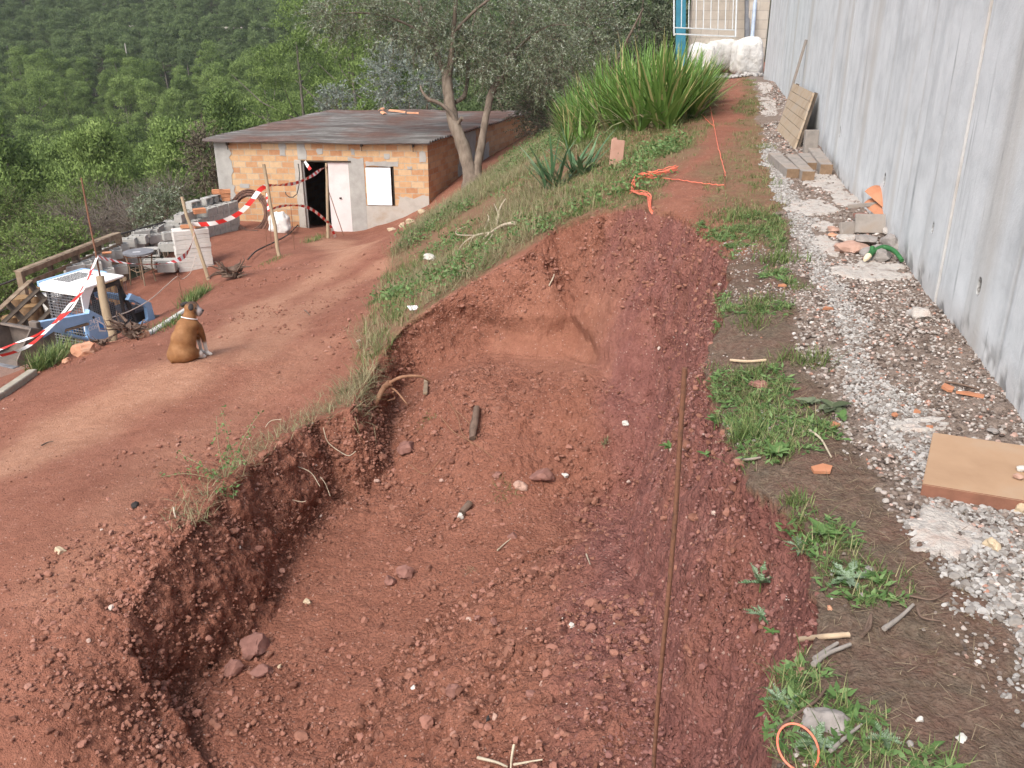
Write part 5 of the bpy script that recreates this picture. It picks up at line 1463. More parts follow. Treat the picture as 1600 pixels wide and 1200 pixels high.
simple('log_end', (.17, .10, .05), (.27, .17, .085), 9, .85, 30, .4, .003, c3=(.25, .14, .06))
simple('rust', (.10, .045, .028), (.19, .09, .055), 30, .85, 90, .5, .001, c3=(.07, .04, .03))
simple('iron', (.045, .04, .038), (.09, .08, .075), 14, .6, 40, .3, .001, metal=.5)
simple('loader_blue', (.20, .36, .58), (.30, .48, .72), 2.2, .55, 30, .2, .002, c3=(.26, .38, .52), spec=.35)
simple('loader_white', (.78, .78, .77), (.86, .86, .85), 2, .5, 30, .15, .002)
simple('loader_dark', (.03, .03, .032), (.085, .075, .07), 6, .8, 30, .3, .003)
simple('loader_grey', (.13, .13, .14), (.22, .22, .235), 5, .7, 30, .3, .003)
simple('bucket_steel', (.12, .105, .095), (.24, .19, .16), 6, .75, 30, .5, .004, metal=.2)
simple('tyre', (.02, .02, .02), (.05, .045, .04), 9, .9)
simple('decal_blue', (.03, .20, .55), (.05, .26, .65), 2, .5, 10, 0)
simple('decal_white', (.8, .8, .8), (.86, .86, .86), 2, .5, 10, 0)
simple('sack_white', (.62, .61, .58), (.80, .79, .76), 5, .8, 14, .8, .02)
simple('dog_tan', (.30, .125, .04), (.38, .17, .058), 5, .75, 200, .5, .002)
simple('green_grass_kerb', (.3, .26, .2), (.42, .38, .31), 6, .95, 30, .5, .005)
simple('brick_pink', (.34, .19, .14), (.43, .26, .20), 6, .9, 40, .3, .003)
simple('coil_rubber', (.11, .06, .045), (.22, .12, .09), 10, .8, 40, .2, .002, c3=(.07, .05, .045))
simple('root_wood', (.20, .10, .06), (.34, .19, .115), 9, .9, 40, .6, .004)
simple('dead_branch', (.34, .28, .20), (.50, .43, .33), 9, .9, 40, .4, .003)
simple('dark_root', (.075, .05, .038), (.19, .13, .10), 12, .95, 40, .8, .008)
m, nt, b = newmat('barrier_tape', .55, .3)
f = mth(nt, 'FRACT', mth(nt, 'MULTIPLY', attr(nt, 'var'), 1.0))
lk(nt, mix(nt, mth(nt, 'GREATER_THAN', f, .5), (.78, .76, .74), (.62, .035, .03)), b.inputs['Base Color'])
simple('string_pale', (.5, .42, .36), (.6, .5, .43), 20, .8, 10, 0)
simple('orange_cord', (.70, .14, .075), (.78, .24, .16), 20, .6, 10, 0)
def zdepth(q): return CP * q[1] - SP * q[2]
# ------------------------------------------------------------------ pallet fence and rail
ZY = -5.7
def yard(x, y): return onground(x, y)
f0 = PT(33, 424, 17.4); f1 = PT(186, 364, 21.2)
def fence_at(k, h):
    q = f0 + (f1 - f0) * k
    return np.array([q[0], q[1], float(H(q[0], q[1])) + h])
topz0, topz1 = f0[2], f1[2]
def fp(k, d):  # d metres below the top line
    q = f0 + (f1 - f0) * k
    return np.array([q[0], q[1], topz0 + (topz1 - topz0) * k - d])
fence = thing('pallet_fence', 'fence of weathered pallet boards along the far side of the lower yard', 'fence', tuple(fp(0, 1.1)))
fo = fp(0, 1.1)
def child(g, name, mat, parent, o0, smooth=False):
    o = g.build(name, mat, parent, smooth=smooth, loc=o0); o.location = (0, 0, 0); return o
up = np.array([0, 0, 1])
for r_, (k0, k1) in enumerate(((0, .53), (.5, 1.0))):
    for j, (d, h) in enumerate(((.06, .11), (.27, .09), (.45, .09), (.63, .10), (.82, .10), (1.0, .09))):
        g = MB(); 
        beam(g, fp(k0, d), fp(k1, d - (.0 if j else .01)), .03, h, .004)
        child(g, 'board', 'old_wood', fence, fo)
for k, m_, w_ in ((0, 'old_wood', .12), (.26, 'dark_pallet', .09), (.5, 'dark_pallet', .1), (.53, 'old_wood', .08), (.76, 'dark_pallet', .1), (1.0, 'old_wood', .12)):
    g = MB(); q = fp(k, 0) + [-.05, .03, 0]; beam(g, q + [0, 0, -.0], q + [0, 0, -1.25], w_, w_, .006, up=(0, 1, 0)); child(g, 'post', m_, fence, fo)
g = MB(); beam(g, fp(0, .02) + [-.12, .06, 0], fp(1, .02) + [-.12, .06, .0], .14, .025); child(g, 'cap_board', 'old_wood', fence, fo)
# the pallet that has slipped, at the far left
sp0, sp1 = PT(-25, 505, 15.2), PT(48, 438, 16.6)
pal = thing('leaning_pallet', 'dark pallet leaning outward at the left end of the pallet fence', 'pallet', tuple(sp0))
for j in range(4):
    dd = np.array([.13 * j, -.05 * j, -.16 * j]); g = MB(); beam(g, sp0 + dd, sp1 + dd, .10, .022, .003); child(g, 'board', 'old_wood' if j == 0 else 'dark_pallet', pal, sp0)
for k in (0.02, .5, .98):
    q = sp0 + (sp1 - sp0) * k; g = MB(); beam(g, q + [-.04, .02, -.05], q + [.45, -.15, -.56], .09, .07, .004); child(g, 'crosspiece', 'dark_pallet', pal, sp0)
g = MB(); beam(g, sp0 + [.45, -.12, -.75], sp1 + [.45, -.12, -.75], .5, .03, .004, up=(.6, -.5, .6)); child(g, 'panel', 'dark_pallet', pal, sp0)
# iron rail running on behind the blocks to the shed
rl = [PT(-30, 457, 19.2), PT(33, 433, 19.6), PT(188, 366, 22.0), PT(230, 354, 23), PT(262, 346, 24), PT(292, 339, 25.2)]
rail = thing('iron_railing', 'low black iron railing behind the fence and the concrete blocks', 'railing', tuple(rl[0]))
g = MB(); tube(g, rl, .022, 6); child(g, 'handrail', 'iron', rail, rl[0], True)
g = MB(); tube(g, [q - [0, 0, .55] for q in rl], .014, 6); child(g, 'lower_rail', 'iron', rail, rl[0], True)
for i in range(len(rl) - 1):
    for k in np.linspace(0, 1, 9)[:-1]:
        q = rl[i] + (rl[i + 1] - rl[i]) * k
        if i in (0, 1): continue
        g = MB(); beam(g, q, q - [0, 0, .55], .014, .014, 0, up=(0, 1, 0)); child(g, 'baluster', 'iron', rail, rl[0])
for q in rl[:3]:
    g = MB(); tube(g, [q, q - [0, 0, 1.5]], .025, 6); child(g, 'rail_post', 'iron', rail, rl[0], True)
# ------------------------------------------------------------------ concrete blocks
def block_mesh(seed=0):
    g = MB(); L, W, Hh_ = .40, .20, .20; t = .035
    for y in (-W / 2 + t / 2, W / 2 - t / 2):
        v, f = box(L, t, Hh_, .004); g.add(put(v, None, (0, y, Hh_ / 2)), f)
    for x in (-L / 2 + t / 2, 0, L / 2 - t / 2):
        v, f = box(t, W - 2 * t + .002, Hh_ - .004, 0); g.add(put(v, None, (x, 0, Hh_ / 2)), f)
    return g
bproto = block_mesh().build('concrete_block', 'concrete_block', None, smooth=False)
bfirst = [True]
def block(pos, rz=0, rx=0, ry=0, label='', group='loose concrete blocks in the yard'):
    o = bproto if bfirst[0] else bproto.copy()
    if not bfirst[0]: COL.objects.link(o)
    bfirst[0] = False
    o.location = pos; o.rotation_euler = (rx, ry, rz)
    tag(o, label, 'concrete block', group); return o
# tall stack next to the shed: courses of blocks laid across the run
sa = np.array([-7.80, 25.0]); sb = np.array([-8.62, 22.95]); sdv = (sb - sa) / np.linalg.norm(sb - sa); ang = math.atan2(sdv[1], sdv[0])
nrm_ = np.array([sdv[1], -sdv[0]])
ords = ['first', 'second', 'third', 'fourth', 'fifth', 'sixth', 'seventh', 'eighth', 'ninth', 'tenth']
rng = np.random.RandomState(6)
zb = float(H(*(sa + sb) / 2)) - .05
ZS = -5.83
for c in range(10):
    nlay = [5, 5, 5, 5, 5, 5, 4, 4, 4, 3][c]
    for l in range(nlay):
        q = sa + sdv * (c * .215 + .1)
        block((q[0] + rng.uniform(-.015, .015), q[1] + rng.uniform(-.015, .015), ZS + l * .203), ang + math.pi / 2 + rng.uniform(-.03, .03), 0, 0,
              'grey concrete block in column %s of the tall stack by the shed, %s course up' % (ords[c], ords[l]), 'blocks of the tall stack by the shed')
for i, (c, l) in enumerate(((.7, 5), (1.8, 5), (2.9, 5), (5.6, 5))):
    q = sa + sdv * (c * .215 + .1)
    block((q[0] + nrm_[0] * .1, q[1] + nrm_[1] * .1, ZS + l * .203 + .10), ang, math.pi / 2, 0, 'concrete block laid on its side on top of the tall stack, %s from the shed' % ords[i], 'blocks of the tall stack by the shed')
for i, (c, l) in enumerate(((7.2, 4), (8.5, 4))):
    q = sa + sdv * (c * .215 + .1)
    block((q[0] - .1, q[1], ZS + l * .203), ang + .3 * i, 0, 0, '%s open topped block at the near end of the tall stack' % ['inner', 'outer'][i], 'blocks of the tall stack by the shed')
# hollow clay bricks
def clay_brick(pos, rz, label, rx=0, ry=0, size=(.30, .15, .10), name='clay_brick'):
    g = MB(); L, W, h = size; t = .012
    for z in (t / 2, h / 2, h - t / 2):
        v, f = box(L, W, t, .001); g.add(put(v, None, (0, 0, z)), f)
    for y in np.linspace(-W / 2 + t / 2, W / 2 - t / 2, 4):
        v, f = box(L - .002, t, h - .004, 0); g.add(put(v, None, (0, y, h / 2)), f)
    o = g.build(name, 'hollow_brick', None, smooth=False); o.location = pos; o.rotation_euler = (rx, ry, rz)
    tag(o, label, 'brick', 'hollow orange clay bricks'); return o
cb = np.array([sa[0] + sdv[0] * .25 - .12, sa[1] + sdv[1] * .25 + .05, ZS + 5 * .203 + .125]); 
for i in range(3):
    for j in range(2):
        clay_brick((cb[0] + j * .16 - .1 + rng.uniform(-.03, .03), cb[1] + .05, cb[2] + i * .105 - .12), .3 + rng.uniform(-.2, .2), 'hollow orange brick heaped behind the tall stack, %s layer, %s side' % (ords[i], ['left', 'right'][j]))
q_ = PT(312, 333, 23.6); clay_brick(q_, .6, 'lone hollow orange brick lying on the grey blocks near the leaning post', size=(.30, .2, .12))
# white slabs stacked against the near end
s0 = PT(300, 415, 21.3); srot = .45
for i in range(9):
    g = MB(); v, f = box(.80, .42, .104, .005); g.add(v, f)
    o = g.build('pale_slab', 'pale_slab', None, smooth=False); o.location = (s0[0] + rng.uniform(-.012, .012), s0[1] + .2, float(H(s0[0], s0[1])) - .02 + i * .108 + .06); o.rotation_euler = (0, 0, srot + rng.uniform(-.02, .02))
    tag(o, 'pale slab, %s from the bottom of the stack behind the leaning post' % ords[i], 'slab', 'pale slabs stacked behind the leaning post')
topz = float(H(s0[0], s0[1])) - .02 + 9 * .108 + .03
clay_brick((s0[0] + .2, s0[1] + .22, topz), .9, 'broken orange brick on top of the pale slab stack, left piece', size=(.25, .12, .07))
clay_brick((s0[0] - .08, s0[1] + .15, topz), .2, 'broken orange brick on top of the pale slab stack, right piece', size=(.22, .12, .07))
# jumbled blocks between fence and slabs
jb = [  # u, v(bottom), t, courses above ground -> z found from the pixel, rz, rx
 (178, 404, 21.0, .5, 0, 'block with its holes up behind the round table, left of the jumble'), (160, 418, 20.2, .5, 0, 'block with an orange scrap on it at the left of the jumble'),
 (145, 425, 19.6, .5, 0, 'block directly behind the loader roof'), (200, 385, 21.8, .1, 0, 'plain sided block above the left edge of the table'),
 (218, 380, 22.0, .0, 0, 'thin block standing right of the plain sided one'), (221, 372, 22.6, .7, 0, 'highest block of the jumble, holes up'),
 (238, 392, 21.8, .15, 1.57, 'block lying so its two holes face out, left of the lower pair'), (245, 378, 23.0, .7, 0, 'block behind the top of the jumble, tilted'),
 (268, 374, 22.6, .6, 0, 'block with open top just left of the pale slabs'), (284, 362, 24.0, .2, 0, 'block beyond the pale slabs'),
 (263, 392, 21.8, .1, 0, 'wide block above the two with square holes'), (258, 411, 21.2, .1, 1.57, 'left block of the two showing square holes'), (269, 409, 21.3, .1, 1.57, 'right block of the two showing square holes'),
 (232, 400, 21.9, .3, 0, 'block behind the table top'), (210, 404, 22.0, .4, 0, 'block hidden mostly by the round table'), (190, 408, 21.6, .4, 0, 'block under the left side of the jumble'),
 (165, 434, 19.8, .5, 0, 'ground course block behind the loader cab'), (186, 428, 20.6, .5, 0, 'ground course block left of the table legs'), (262, 424, 21.0, .1, 0, 'ground course block left of the pale slabs'), (240, 418, 21.4, .1, 0, 'ground course block right of the table legs'), (215, 415, 21.9, .3, 0, 'ground course block behind the table legs')]
for i, (u, v, t, rz, rx, lab) in enumerate(jb):
    q = PT(u, v, t); block((q[0], q[1], q[2]), rz, rx, 0, 'grey ' + lab, 'jumbled concrete blocks behind the table')
rj = np.random.RandomState(55)
for i in range(26):
    k = i / 25; u = 196 + 92 * k; v = 398 - 34 * k + rj.uniform(-3, 3); t = 22.4 + 2.0 * k
    q = PT(u, v, t); lv = i % 3
    block((q[0], q[1] + .1, q[2] + (lv - 1) * .2), rj.choice([0, .5, 1.57]) + rj.uniform(-.15, .15), 0, 0, 'grey concrete block in the back row of the jumble behind the table', 'blocks in the back row of the jumble')
for i in range(7):
    k = i / 6; u = 118 + 70 * k; v = 428 - 34 * k; t = 19.2 + 2.2 * k; q = PT(u, v, t)
    block((q[0], q[1], q[2]), .75, 0, 0, 'grey concrete block in the row along the pallet fence, %s from the loader' % ords[i], 'blocks in the row along the pallet fence')
q = PT(167, 396, 20.2); clay_brick((q[0], q[1], q[2]), .4, 'orange scrap of brick on the jumble, left of the table', size=(.2, .14, .03))
stone(133, 404, 20, 13, 'tan rock sitting on the far edge beside the fence', 'tan_stone', 77, 'stone', 'rock', dz=.55)
# round table
tq = PT(216, 393, 20.3); tg = float(H(tq[0], tq[1]))
tbl = thing('round_table', 'small round garden table with a stone top in front of the blocks', 'table', (tq[0], tq[1], tg))
hh = tq[2] - tg
g = MB(); tube(g, [(0, 0, hh - .035), (0, 0, hh)], [.335, .335], 40); g.build('table_top', 'loader_grey', tbl, smooth=False)
g = MB(); tube(g, [(math.cos(a) * .30, math.sin(a) * .30, hh - .07) for a in np.linspace(0, 6.283, 30)], .012, 6, cap=False); g.build('apron', 'rust', tbl)
for a in (.5, 2.07, 3.64, 5.2):
    g = MB(); x, y = math.cos(a) * .28, math.sin(a) * .28
    tube(g, [(x, y, -.1), (x * .85, y * .85, hh * .5), (x, y, hh - .04)], .017, 8); g.build('leg', 'old_wood', tbl)
g = MB(); tube(g, [(math.cos(a) * .24, math.sin(a) * .24, hh * .42) for a in np.linspace(0, 6.283, 5)], .011, 6, cap=False); g.build('stretcher', 'old_wood', tbl)
g = MB(); v, f = box(.16, .03, .004, 0); g.add(v, f); o = g.build('paper_strip', 'decal_white', None, smooth=False); o.location = (tq[0] - .02, tq[1] - .05, tq[2] + .003); o.rotation_euler = (0, 0, .3)
tag(o, 'thin white strip lying on the round table', 'paper strip')
# split wood stood behind the loader cab, logs at the left, scraps
def log(a, b_, r, label, mat='log_bark', seed=0, group=None):
    a = np.asarray(a, float); b_ = np.asarray(b_, float)
    root = thing('log', label, 'log', tuple(a), 0, group)
    g = MB(); n = 14; pts = np.linspace(a, b_, 5); tube(g, pts, r, n, jitter=.12, seed=seed, cap=False); child(g, 'bark', mat, root, a, True)
    for e, d in ((b_, b_ - a), (a, a - b_)):
        g = MB(); d = d / np.linalg.norm(d); tube(g, [e - d * .03, e + d * .004], r * .93, n, jitter=.05, seed=seed); child(g, 'cut_end', 'log_end', root, a)
    return root
q = PT(178, 452, 19.4)
for i, dx in enumerate((-.12, -.02, .09)):
    log((q[0] + dx, q[1] + .03 * i, q[2] - .35), (q[0] + dx + .02, q[1] + .03 * i, q[2] + .28 - .05 * i), .075, 'split yellow log stood upright behind the loader, %s of three' % ['left', 'middle', 'right'][i], 'log_end', i, 'split logs behind the loader')
for i, (u, v, w, h, lab) in enumerate(((15, 505, 15, 22, 'stubby round log at the far left of the yard'), (45, 487, 22, 24, 'broad dark stump left of the loader bucket arm'), (53, 460, 10, 20, 'narrow log standing on the broad stump'), (30, 475, 18, 22, 'second stump under the leaning pallet'))):
    q = PT(u, v, 17.2); r = w * 17.2 / FPX; hh_ = h * 17.2 / FPX
    log((q[0], q[1], q[2] - hh_ - .35), (q[0] + .03, q[1], q[2] + hh_ * .5), r * .8, lab, seed=i + 5, group='logs at the left of the yard')
def sapling(): pass
g = MB(); rr = np.random.RandomState(14)
for i in range(160):
    u, v = rr.uniform(58, 110), rr.uniform(462, 505); q = PT(u, v, 17 + rr.uniform(-.8, .8)); z = float(H(q[0], q[1])) + rr.uniform(.02, .14); a = rr.uniform(0, 3.14); L = rr.uniform(.1, .35)
    beam(g, (q[0] - math.cos(a) * L / 2, q[1] - math.sin(a) * L / 2, z), (q[0] + math.cos(a) * L / 2, q[1] + math.sin(a) * L / 2, z + rr.uniform(-.04, .04)), rr.uniform(.02, .06), .012, 0)
o = g.build('wood_scraps', 'old_wood', None, smooth=False); tag(o, 'heap of splintered wood scraps behind the loader bucket', 'wood scraps', None, 'stuff')
q = PT(78, 470, 17.3); cr = thing('white_bucket', 'white plastic bucket under a small board beside the fence', 'bucket', (q[0], q[1], q[2] - .3))
g = MB(); tube(g, [(0, 0, 0), (0, 0, .30)], [.12, .15], 20); g.build('pail', 'sack_white', cr)
g = MB(); v, f = box(.5, .22, .02, .003); g.add(put(v, euler(0, .1, .2), (0, 0, .42)), f); g.build('board', 'pale_slab', cr, smooth=False)
# coil of pipe leaning on the shed wall
qc = PT(390, 332, 25.2)
coil = thing('pipe_coil', 'large coil of reddish brown pipe leaning against the shed front', 'coil', (qc[0], qc[1], qc[2]))
rr = np.random.RandomState(9); 
g = MB(); Rm = euler(R(62), .0, .15)
th = np.linspace(0, 2 * math.pi * 26, 26 * 26)
rad = .52 + .09 * np.interp(th, np.arange(0, 170, 3), rr.uniform(-1, 1, 57)); zz = .07 * np.interp(th, np.arange(0, 170, 3.7), rr.uniform(-1, 1, 46))
pts = np.stack([np.cos(th) * rad * .9, np.sin(th) * rad * 1.08, zz], 1) @ Rm.T
tube(g, pts, .0135, 6); g.build('pipe', 'coil_rubber', coil)
for a in (0.8, 2.5, 4.4):
    g = MB(); c0 = np.array([math.cos(a) * .5, math.sin(a) * .55, 0])
    tube(g, [(c0 * (1 + .2 * math.cos(b_)) + np.array([0, 0, .11 * math.sin(b_)])) @ Rm.T for b_ in np.linspace(0, 6.283, 14)], .006, 5, cap=False); g.build('tie', 'iron', coil)
# sack
qs = PT(437, 357, 24.9); rr = np.random.RandomState(3)
vv, ff = ico(4); vv = vv.copy(); rad_ = np.abs(vv) ** 1; p_ = 3.2
vv = vv / ((np.abs(vv) ** p_).sum(1) ** (1 / p_))[:, None]
vv *= [.27, .2, .29]; vv *= (1 + .3 * fbm(vv[:, 0] * 7, vv[:, 1] * 7, vv[:, 2] * 7, 4, 5))[:, None]
vv[:, 0] *= 1 + .25 * (-(vv[:, 2]) / .29) * .5; k = vv[:, 2] > .2; vv[k, 2] += .06 * np.abs(fbm(vv[k, 0] * 14, vv[k, 1] * 14, oct=2, seed=8))
g = MB(); g.add(vv, ff); sk = g.build('rubble_sack', 'sack_white', None); gz_ = float(H(qs[0], qs[1])); sk.location = (qs[0], qs[1], gz_ + .25)
tag(sk, 'bulging white sack standing against the shed between door and brick wall', 'sack')
q = PT(393, 366, 24.9); g = MB(); 
for i in range(3): tube(g, [(q[0] - .15, q[1], q[2] + i * .05 - .02), (q[0] + .22, q[1] - .1, q[2] + i * .05)], .045, 12, cap=False)
o = g.build('pipe_offcut', 'iron', None); tag(o, 'black plastic pipe offcuts on the ground below the coil', 'pipes')
# hanging chain on shed
a0 = [PT(u, v, 25.35) for u, v in ((446, 300), (447, 304), (452, 308), (458, 308), (464, 303), (467, 290), (468, 270), (466, 256))]
g = MB(); tube(g, a0, .014, 6); o = g.build('hanging_cable', 'iron', None); tag(o, 'dark looped cable hanging on the shed front beside the doorway', 'cable')
# ------------------------------------------------------------------ posts, rods, tapes
def post(b_uv, top_uv, r, label, name='wooden_stake', cat='stake', mat='post_wood', sink=.25, lean_t=0, group=None, b_t=None, n=9):
    b_ = G(*b_uv) if b_t is None else PT(*b_uv, b_t); t = zdepth(b_) + lean_t; e = PT(top_uv[0], top_uv[1], t)
    d = (e - b_) / np.linalg.norm(e - b_)
    g = MB(); pts = np.linspace(b_ - d * sink, e, 6); rr = np.random.RandomState(int(b_uv[0])); pts[1:-1] += rr.normal(size=(4, 3)) * r * .25
    tube(g, pts, np.linspace(r * 1.05, r * .9, 6), n, jitter=.08, seed=3)
    o = g.build(name, mat, None, loc=b_); sharp(o, 50); tag(o, label, cat, group); return b_, e
S1 = post((174, 524), (127, 278), .014, 'thin rusty rod rising in front of the blue loader, tallest of the stakes', 'rusty_rod', 'rod', 'rust', b_t=12.9, sink=.5)
S1b = post((176, 522), (156, 432), .062, 'thick wooden post leaning in front of the loader cab', b_t=12.8, sink=.5)
S2 = post((325, 437), (284, 308), .042, 'leaning wooden stake in front of the concrete blocks')
S3 = post((437, 400), (412, 257), .042, 'tall wooden stake left of the shed doorway')
S4 = post((513, 372), (510, 255), .042, 'upright wooden stake in front of the pink door')
for i, (b_, e, lab) in enumerate((((416, 392), (415, 300), 'first thin rusty rod left of the tall stake'), ((424, 388), (421, 308), 'second thin rusty rod behind the tall stake'), ((460, 390), (454, 318), 'thin rusty rod right of the tall stake'),
                                ((537, 368), (514, 300), 'thin rod slanting in front of the pink door'), ((288, 478), (277, 427), 'short rusty rod holding the string behind the dog'), ((468, 345), (484, 290), 'thin twig leaning in the dark doorway'))):
    post(b_, e, .0075 if i != 3 else .012, lab, 'rusty_rod', 'rod', 'rust')
def curve(pts, n=12):
    p = np.array(pts, float); t = np.linspace(0, len(p) - 1, (len(p) - 1) * n + 1); i0 = np.minimum(t.astype(int), len(p) - 2); f = (t - i0)[:, None]
    m0 = np.gradient(p, axis=0)
    return (2 * f ** 3 - 3 * f ** 2 + 1) * p[i0] + (f ** 3 - 2 * f ** 2 + f) * m0[i0] + (-2 * f ** 3 + 3 * f ** 2) * p[i0 + 1] + (f ** 3 - f ** 2) * m0[i0 + 1]
def tape(pix, ta, tb, w, label, twist=1.0, seed=0, stripe=.42, tt=None):
    """red and white ribbon through pixels, its distance going from ta to tb"""
    k = np.linspace(0, 1, len(pix)); P3 = [PT(u, v, ta + (tb - ta) * f if tt is None else tt[i]) for i, ((u, v), f) in enumerate(zip(pix, k))]
    c_ = curve(P3, 14); L = np.concatenate([[0], np.cumsum(np.linalg.norm(np.diff(c_, axis=0), axis=1))])
    T_ = np.gradient(c_, axis=0); T_ /= np.linalg.norm(T_, axis=1)[:, None]
    rr = np.random.RandomState(seed); phi = np.interp(L, np.linspace(0, L[-1], 7), rr.uniform(-1, 1, 7) * twist)
    side = np.cross(T_, [0, 1., 0]); side /= np.linalg.norm(side, axis=1)[:, None]; fwd = np.cross(T_, side)
    dirv = side * np.cos(phi)[:, None] + fwd * np.sin(phi)[:, None]
    V = np.concatenate([c_ - dirv * w / 2, c_ + dirv * w / 2]); n = len(c_)
    V2 = V + np.tile(np.cross(T_, dirv), (2, 1)) * .001
    g = MB(); F = [[i, i + 1, n + i + 1, n + i] for i in range(n - 1)]
    vr = np.concatenate([L / stripe, L / stripe + .12])
    g.add(V, F, vr); g.add(V2, [q[::-1] for q in F], vr)
    o = g.build('barrier_tape', 'barrier_tape', None, smooth=True); tag(o, label, 'tape', 'red and white barrier tapes'); return o
t1, t2, t3, t4 = zdepth(S1[0]), zdepth(S2[0]), zdepth(S3[0]), zdepth(S4[0])
tape([(-20, 560), (0, 556), (22, 550), (45, 540), (70, 520), (92, 497), (110, 475), (128, 456), (140, 430), (152, 401)], 11.5, t1, .042, 'barrier tape sweeping up from the lower left corner to the thin rod', .7, 1)
tape([(-20, 552), (0, 546), (25, 536), (60, 522), (100, 494), (116, 476), (128, 452), (152, 401)], 12.5, t1 + .05, .03, 'second twisted barrier tape strand above the first at the lower left', 1.2, 2)
tape([(152, 401), (172, 406), (200, 411), (235, 413), (268, 410), (288, 400), (298, 385), (303, 367), (301, 350)], t1, t2, .085, 'barrier tape sagging between the thin rod and the leaning stake', .5, 3)
tape([(300, 350), (325, 350), (352, 344), (375, 332), (392, 315), (405, 298), (416, 290)], t2, t3, .105, 'barrier tape between the leaning stake and the tall stake', .5, 4)
tape([(416, 290), (438, 289), (462, 286), (485, 276), (500, 266), (512, 260)], t3, t4, .08, 'barrier tape between the tall stake and the stake at the door', .7, 5, .3)
tape([(422, 327), (440, 322), (456, 321), (474, 322), (490, 329), (505, 341), (516, 352), (524, 371)], t3, t4, .07, 'lower barrier tape drooping across the doorway to the ground', .8, 6, .3)
tape([(419, 292), (417, 310), (420, 330)], t3 - .02, t3 - .02, .05, 'short end of barrier tape hanging down the tall stake', 1.3, 7, .15)
tape([(476, 252), (480, 258), (485, 265)], 25.0, 25.0, .09, 'scrap of barrier tape hanging from the door lintel', .5, 8, .4)
# string
def line(pix, ts, r, name, mat, label, cat):
    c_ = curve([PT(u, v, t) for (u, v), t in zip(pix, ts)], 8); g = MB(); tube(g, c_, r, 5); o = g.build(name, mat, None); tag(o, label, cat); return o
line([(170, 498), (205, 485), (235, 468), (258, 448), (277, 432), (285, 436), (298, 425), (306, 400)], np.linspace(t1, t2, 8), .008, 'string', 'string_pale', 'pale string strung from the thick post past the loader to the leaning stake', 'string')
c_ = [G(388, 412), G(402, 398), G(430, 384), G(452, 371), G(470, 352)]; g = MB(); tube(g, curve([q + [0, 0, .1] for q in c_], 8), .018, 6); o = g.build('ground_cable', 'iron', None); tag(o, 'dark cable lying over the ground below the tall stake', 'cable')
# timber kerb at the yard edge
kb = [G(-30, 640), G(0, 622), G(28, 603), G(52, 586)]
g = MB()
for a, b_ in zip(kb[:-1], kb[1:]): beam(g, a + [0, 0, .0], b_ + [0, 0, .0], .11, .16, .01)
o = g.build('timber_edging', 'green_grass_kerb', None, smooth=False); tag(o, 'weathered timber edging at the far left between terrace and yard', 'edging')
kb = [G(225, 527), G(250, 512), G(268, 500), G(292, 484)]
g = MB()
for a, b_ in zip(kb[:-1], kb[1:]): beam(g, a + [0, .1, -.01], b_ + [0, .1, -.01], .10, .08, .02)
o = g.build('stone_edging', 'pale_slab', None, smooth=False); tag(o, 'pale stone edging behind the seated dog', 'edging')
# green tufts along the terrace edge, each a plant
def tuft(u, v, r, h, n, label, mat='grass_green', seed=0, name='grass_tuft', w=.012, lean=(.1, 1.0), seg=3, line_=None, cat='grass tuft', group=None, dz=0):
    rng = np.random.RandomState(seed); 
    if line_ is None:
        a = G(u, v); p = np.repeat(a[None], n, 0) + rng.normal(size=(n, 3)) * [r, r, 0]
    else:
        L_ = np.array([G(*q) for q in line_]); k = rng.uniform(0, len(L_) - 1, n); i0 = np.minimum(k.astype(int), len(L_) - 2); f = (k - i0)[:, None]
        p = L_[i0] + (L_[i0 + 1] - L_[i0]) * f + rng.normal(size=(n, 3)) * [r, r, 0]; a = L_[0]
    if dz == 0: p[:, 2] = H(p[:, 0], p[:, 1]) - .01
    else: p[:, 2] += dz
    g = MB(); blades(g, p, rng.uniform(0, 6.28, n), h * rng.uniform(.45, 1.15, n), w, rng.uniform(*lean, n), rng.uniform(.1, 1.0, n), rng, rng.beta(2, 2.4, n), seg)
    o = g.build(name, mat, None, smooth=False, loc=a); tag(o, label, cat, group); return o
tuft(0, 0, .07, .36, 520, 'thick bright green grass clump in front of the loader bucket', seed=1, line_=[(58, 580), (75, 572), (95, 558), (112, 546)], w=.016)
tuft(0, 0, .06, .26, 330, 'bright grass clump at the foot of the post by the loader', seed=2, line_=[(128, 530), (150, 528), (170, 522), (182, 515)], w=.014)
tuft(0, 0, .08, .30, 420, 'bright green clump on the terrace edge just above the dog', seed=3, line_=[(292, 478), (305, 468), (322, 455)], w=.014)
tuft(0, 0, .10, .14, 260, 'low greyish green growth on the edge left of the dog head', seed=4, line_=[(240, 520), (262, 508), (285, 495)], w=.012)
tuft(0, 0, .06, .25, 160, 'grass tuft growing at the foot of the stake by the pink door', seed=5, line_=[(480, 380), (492, 376), (503, 372)], w=.014)
tuft(0, 0, .12, .1, 200, 'low green strip below the tall stake', seed=6, line_=[(408, 415), (425, 408), (445, 402)], w=.012)
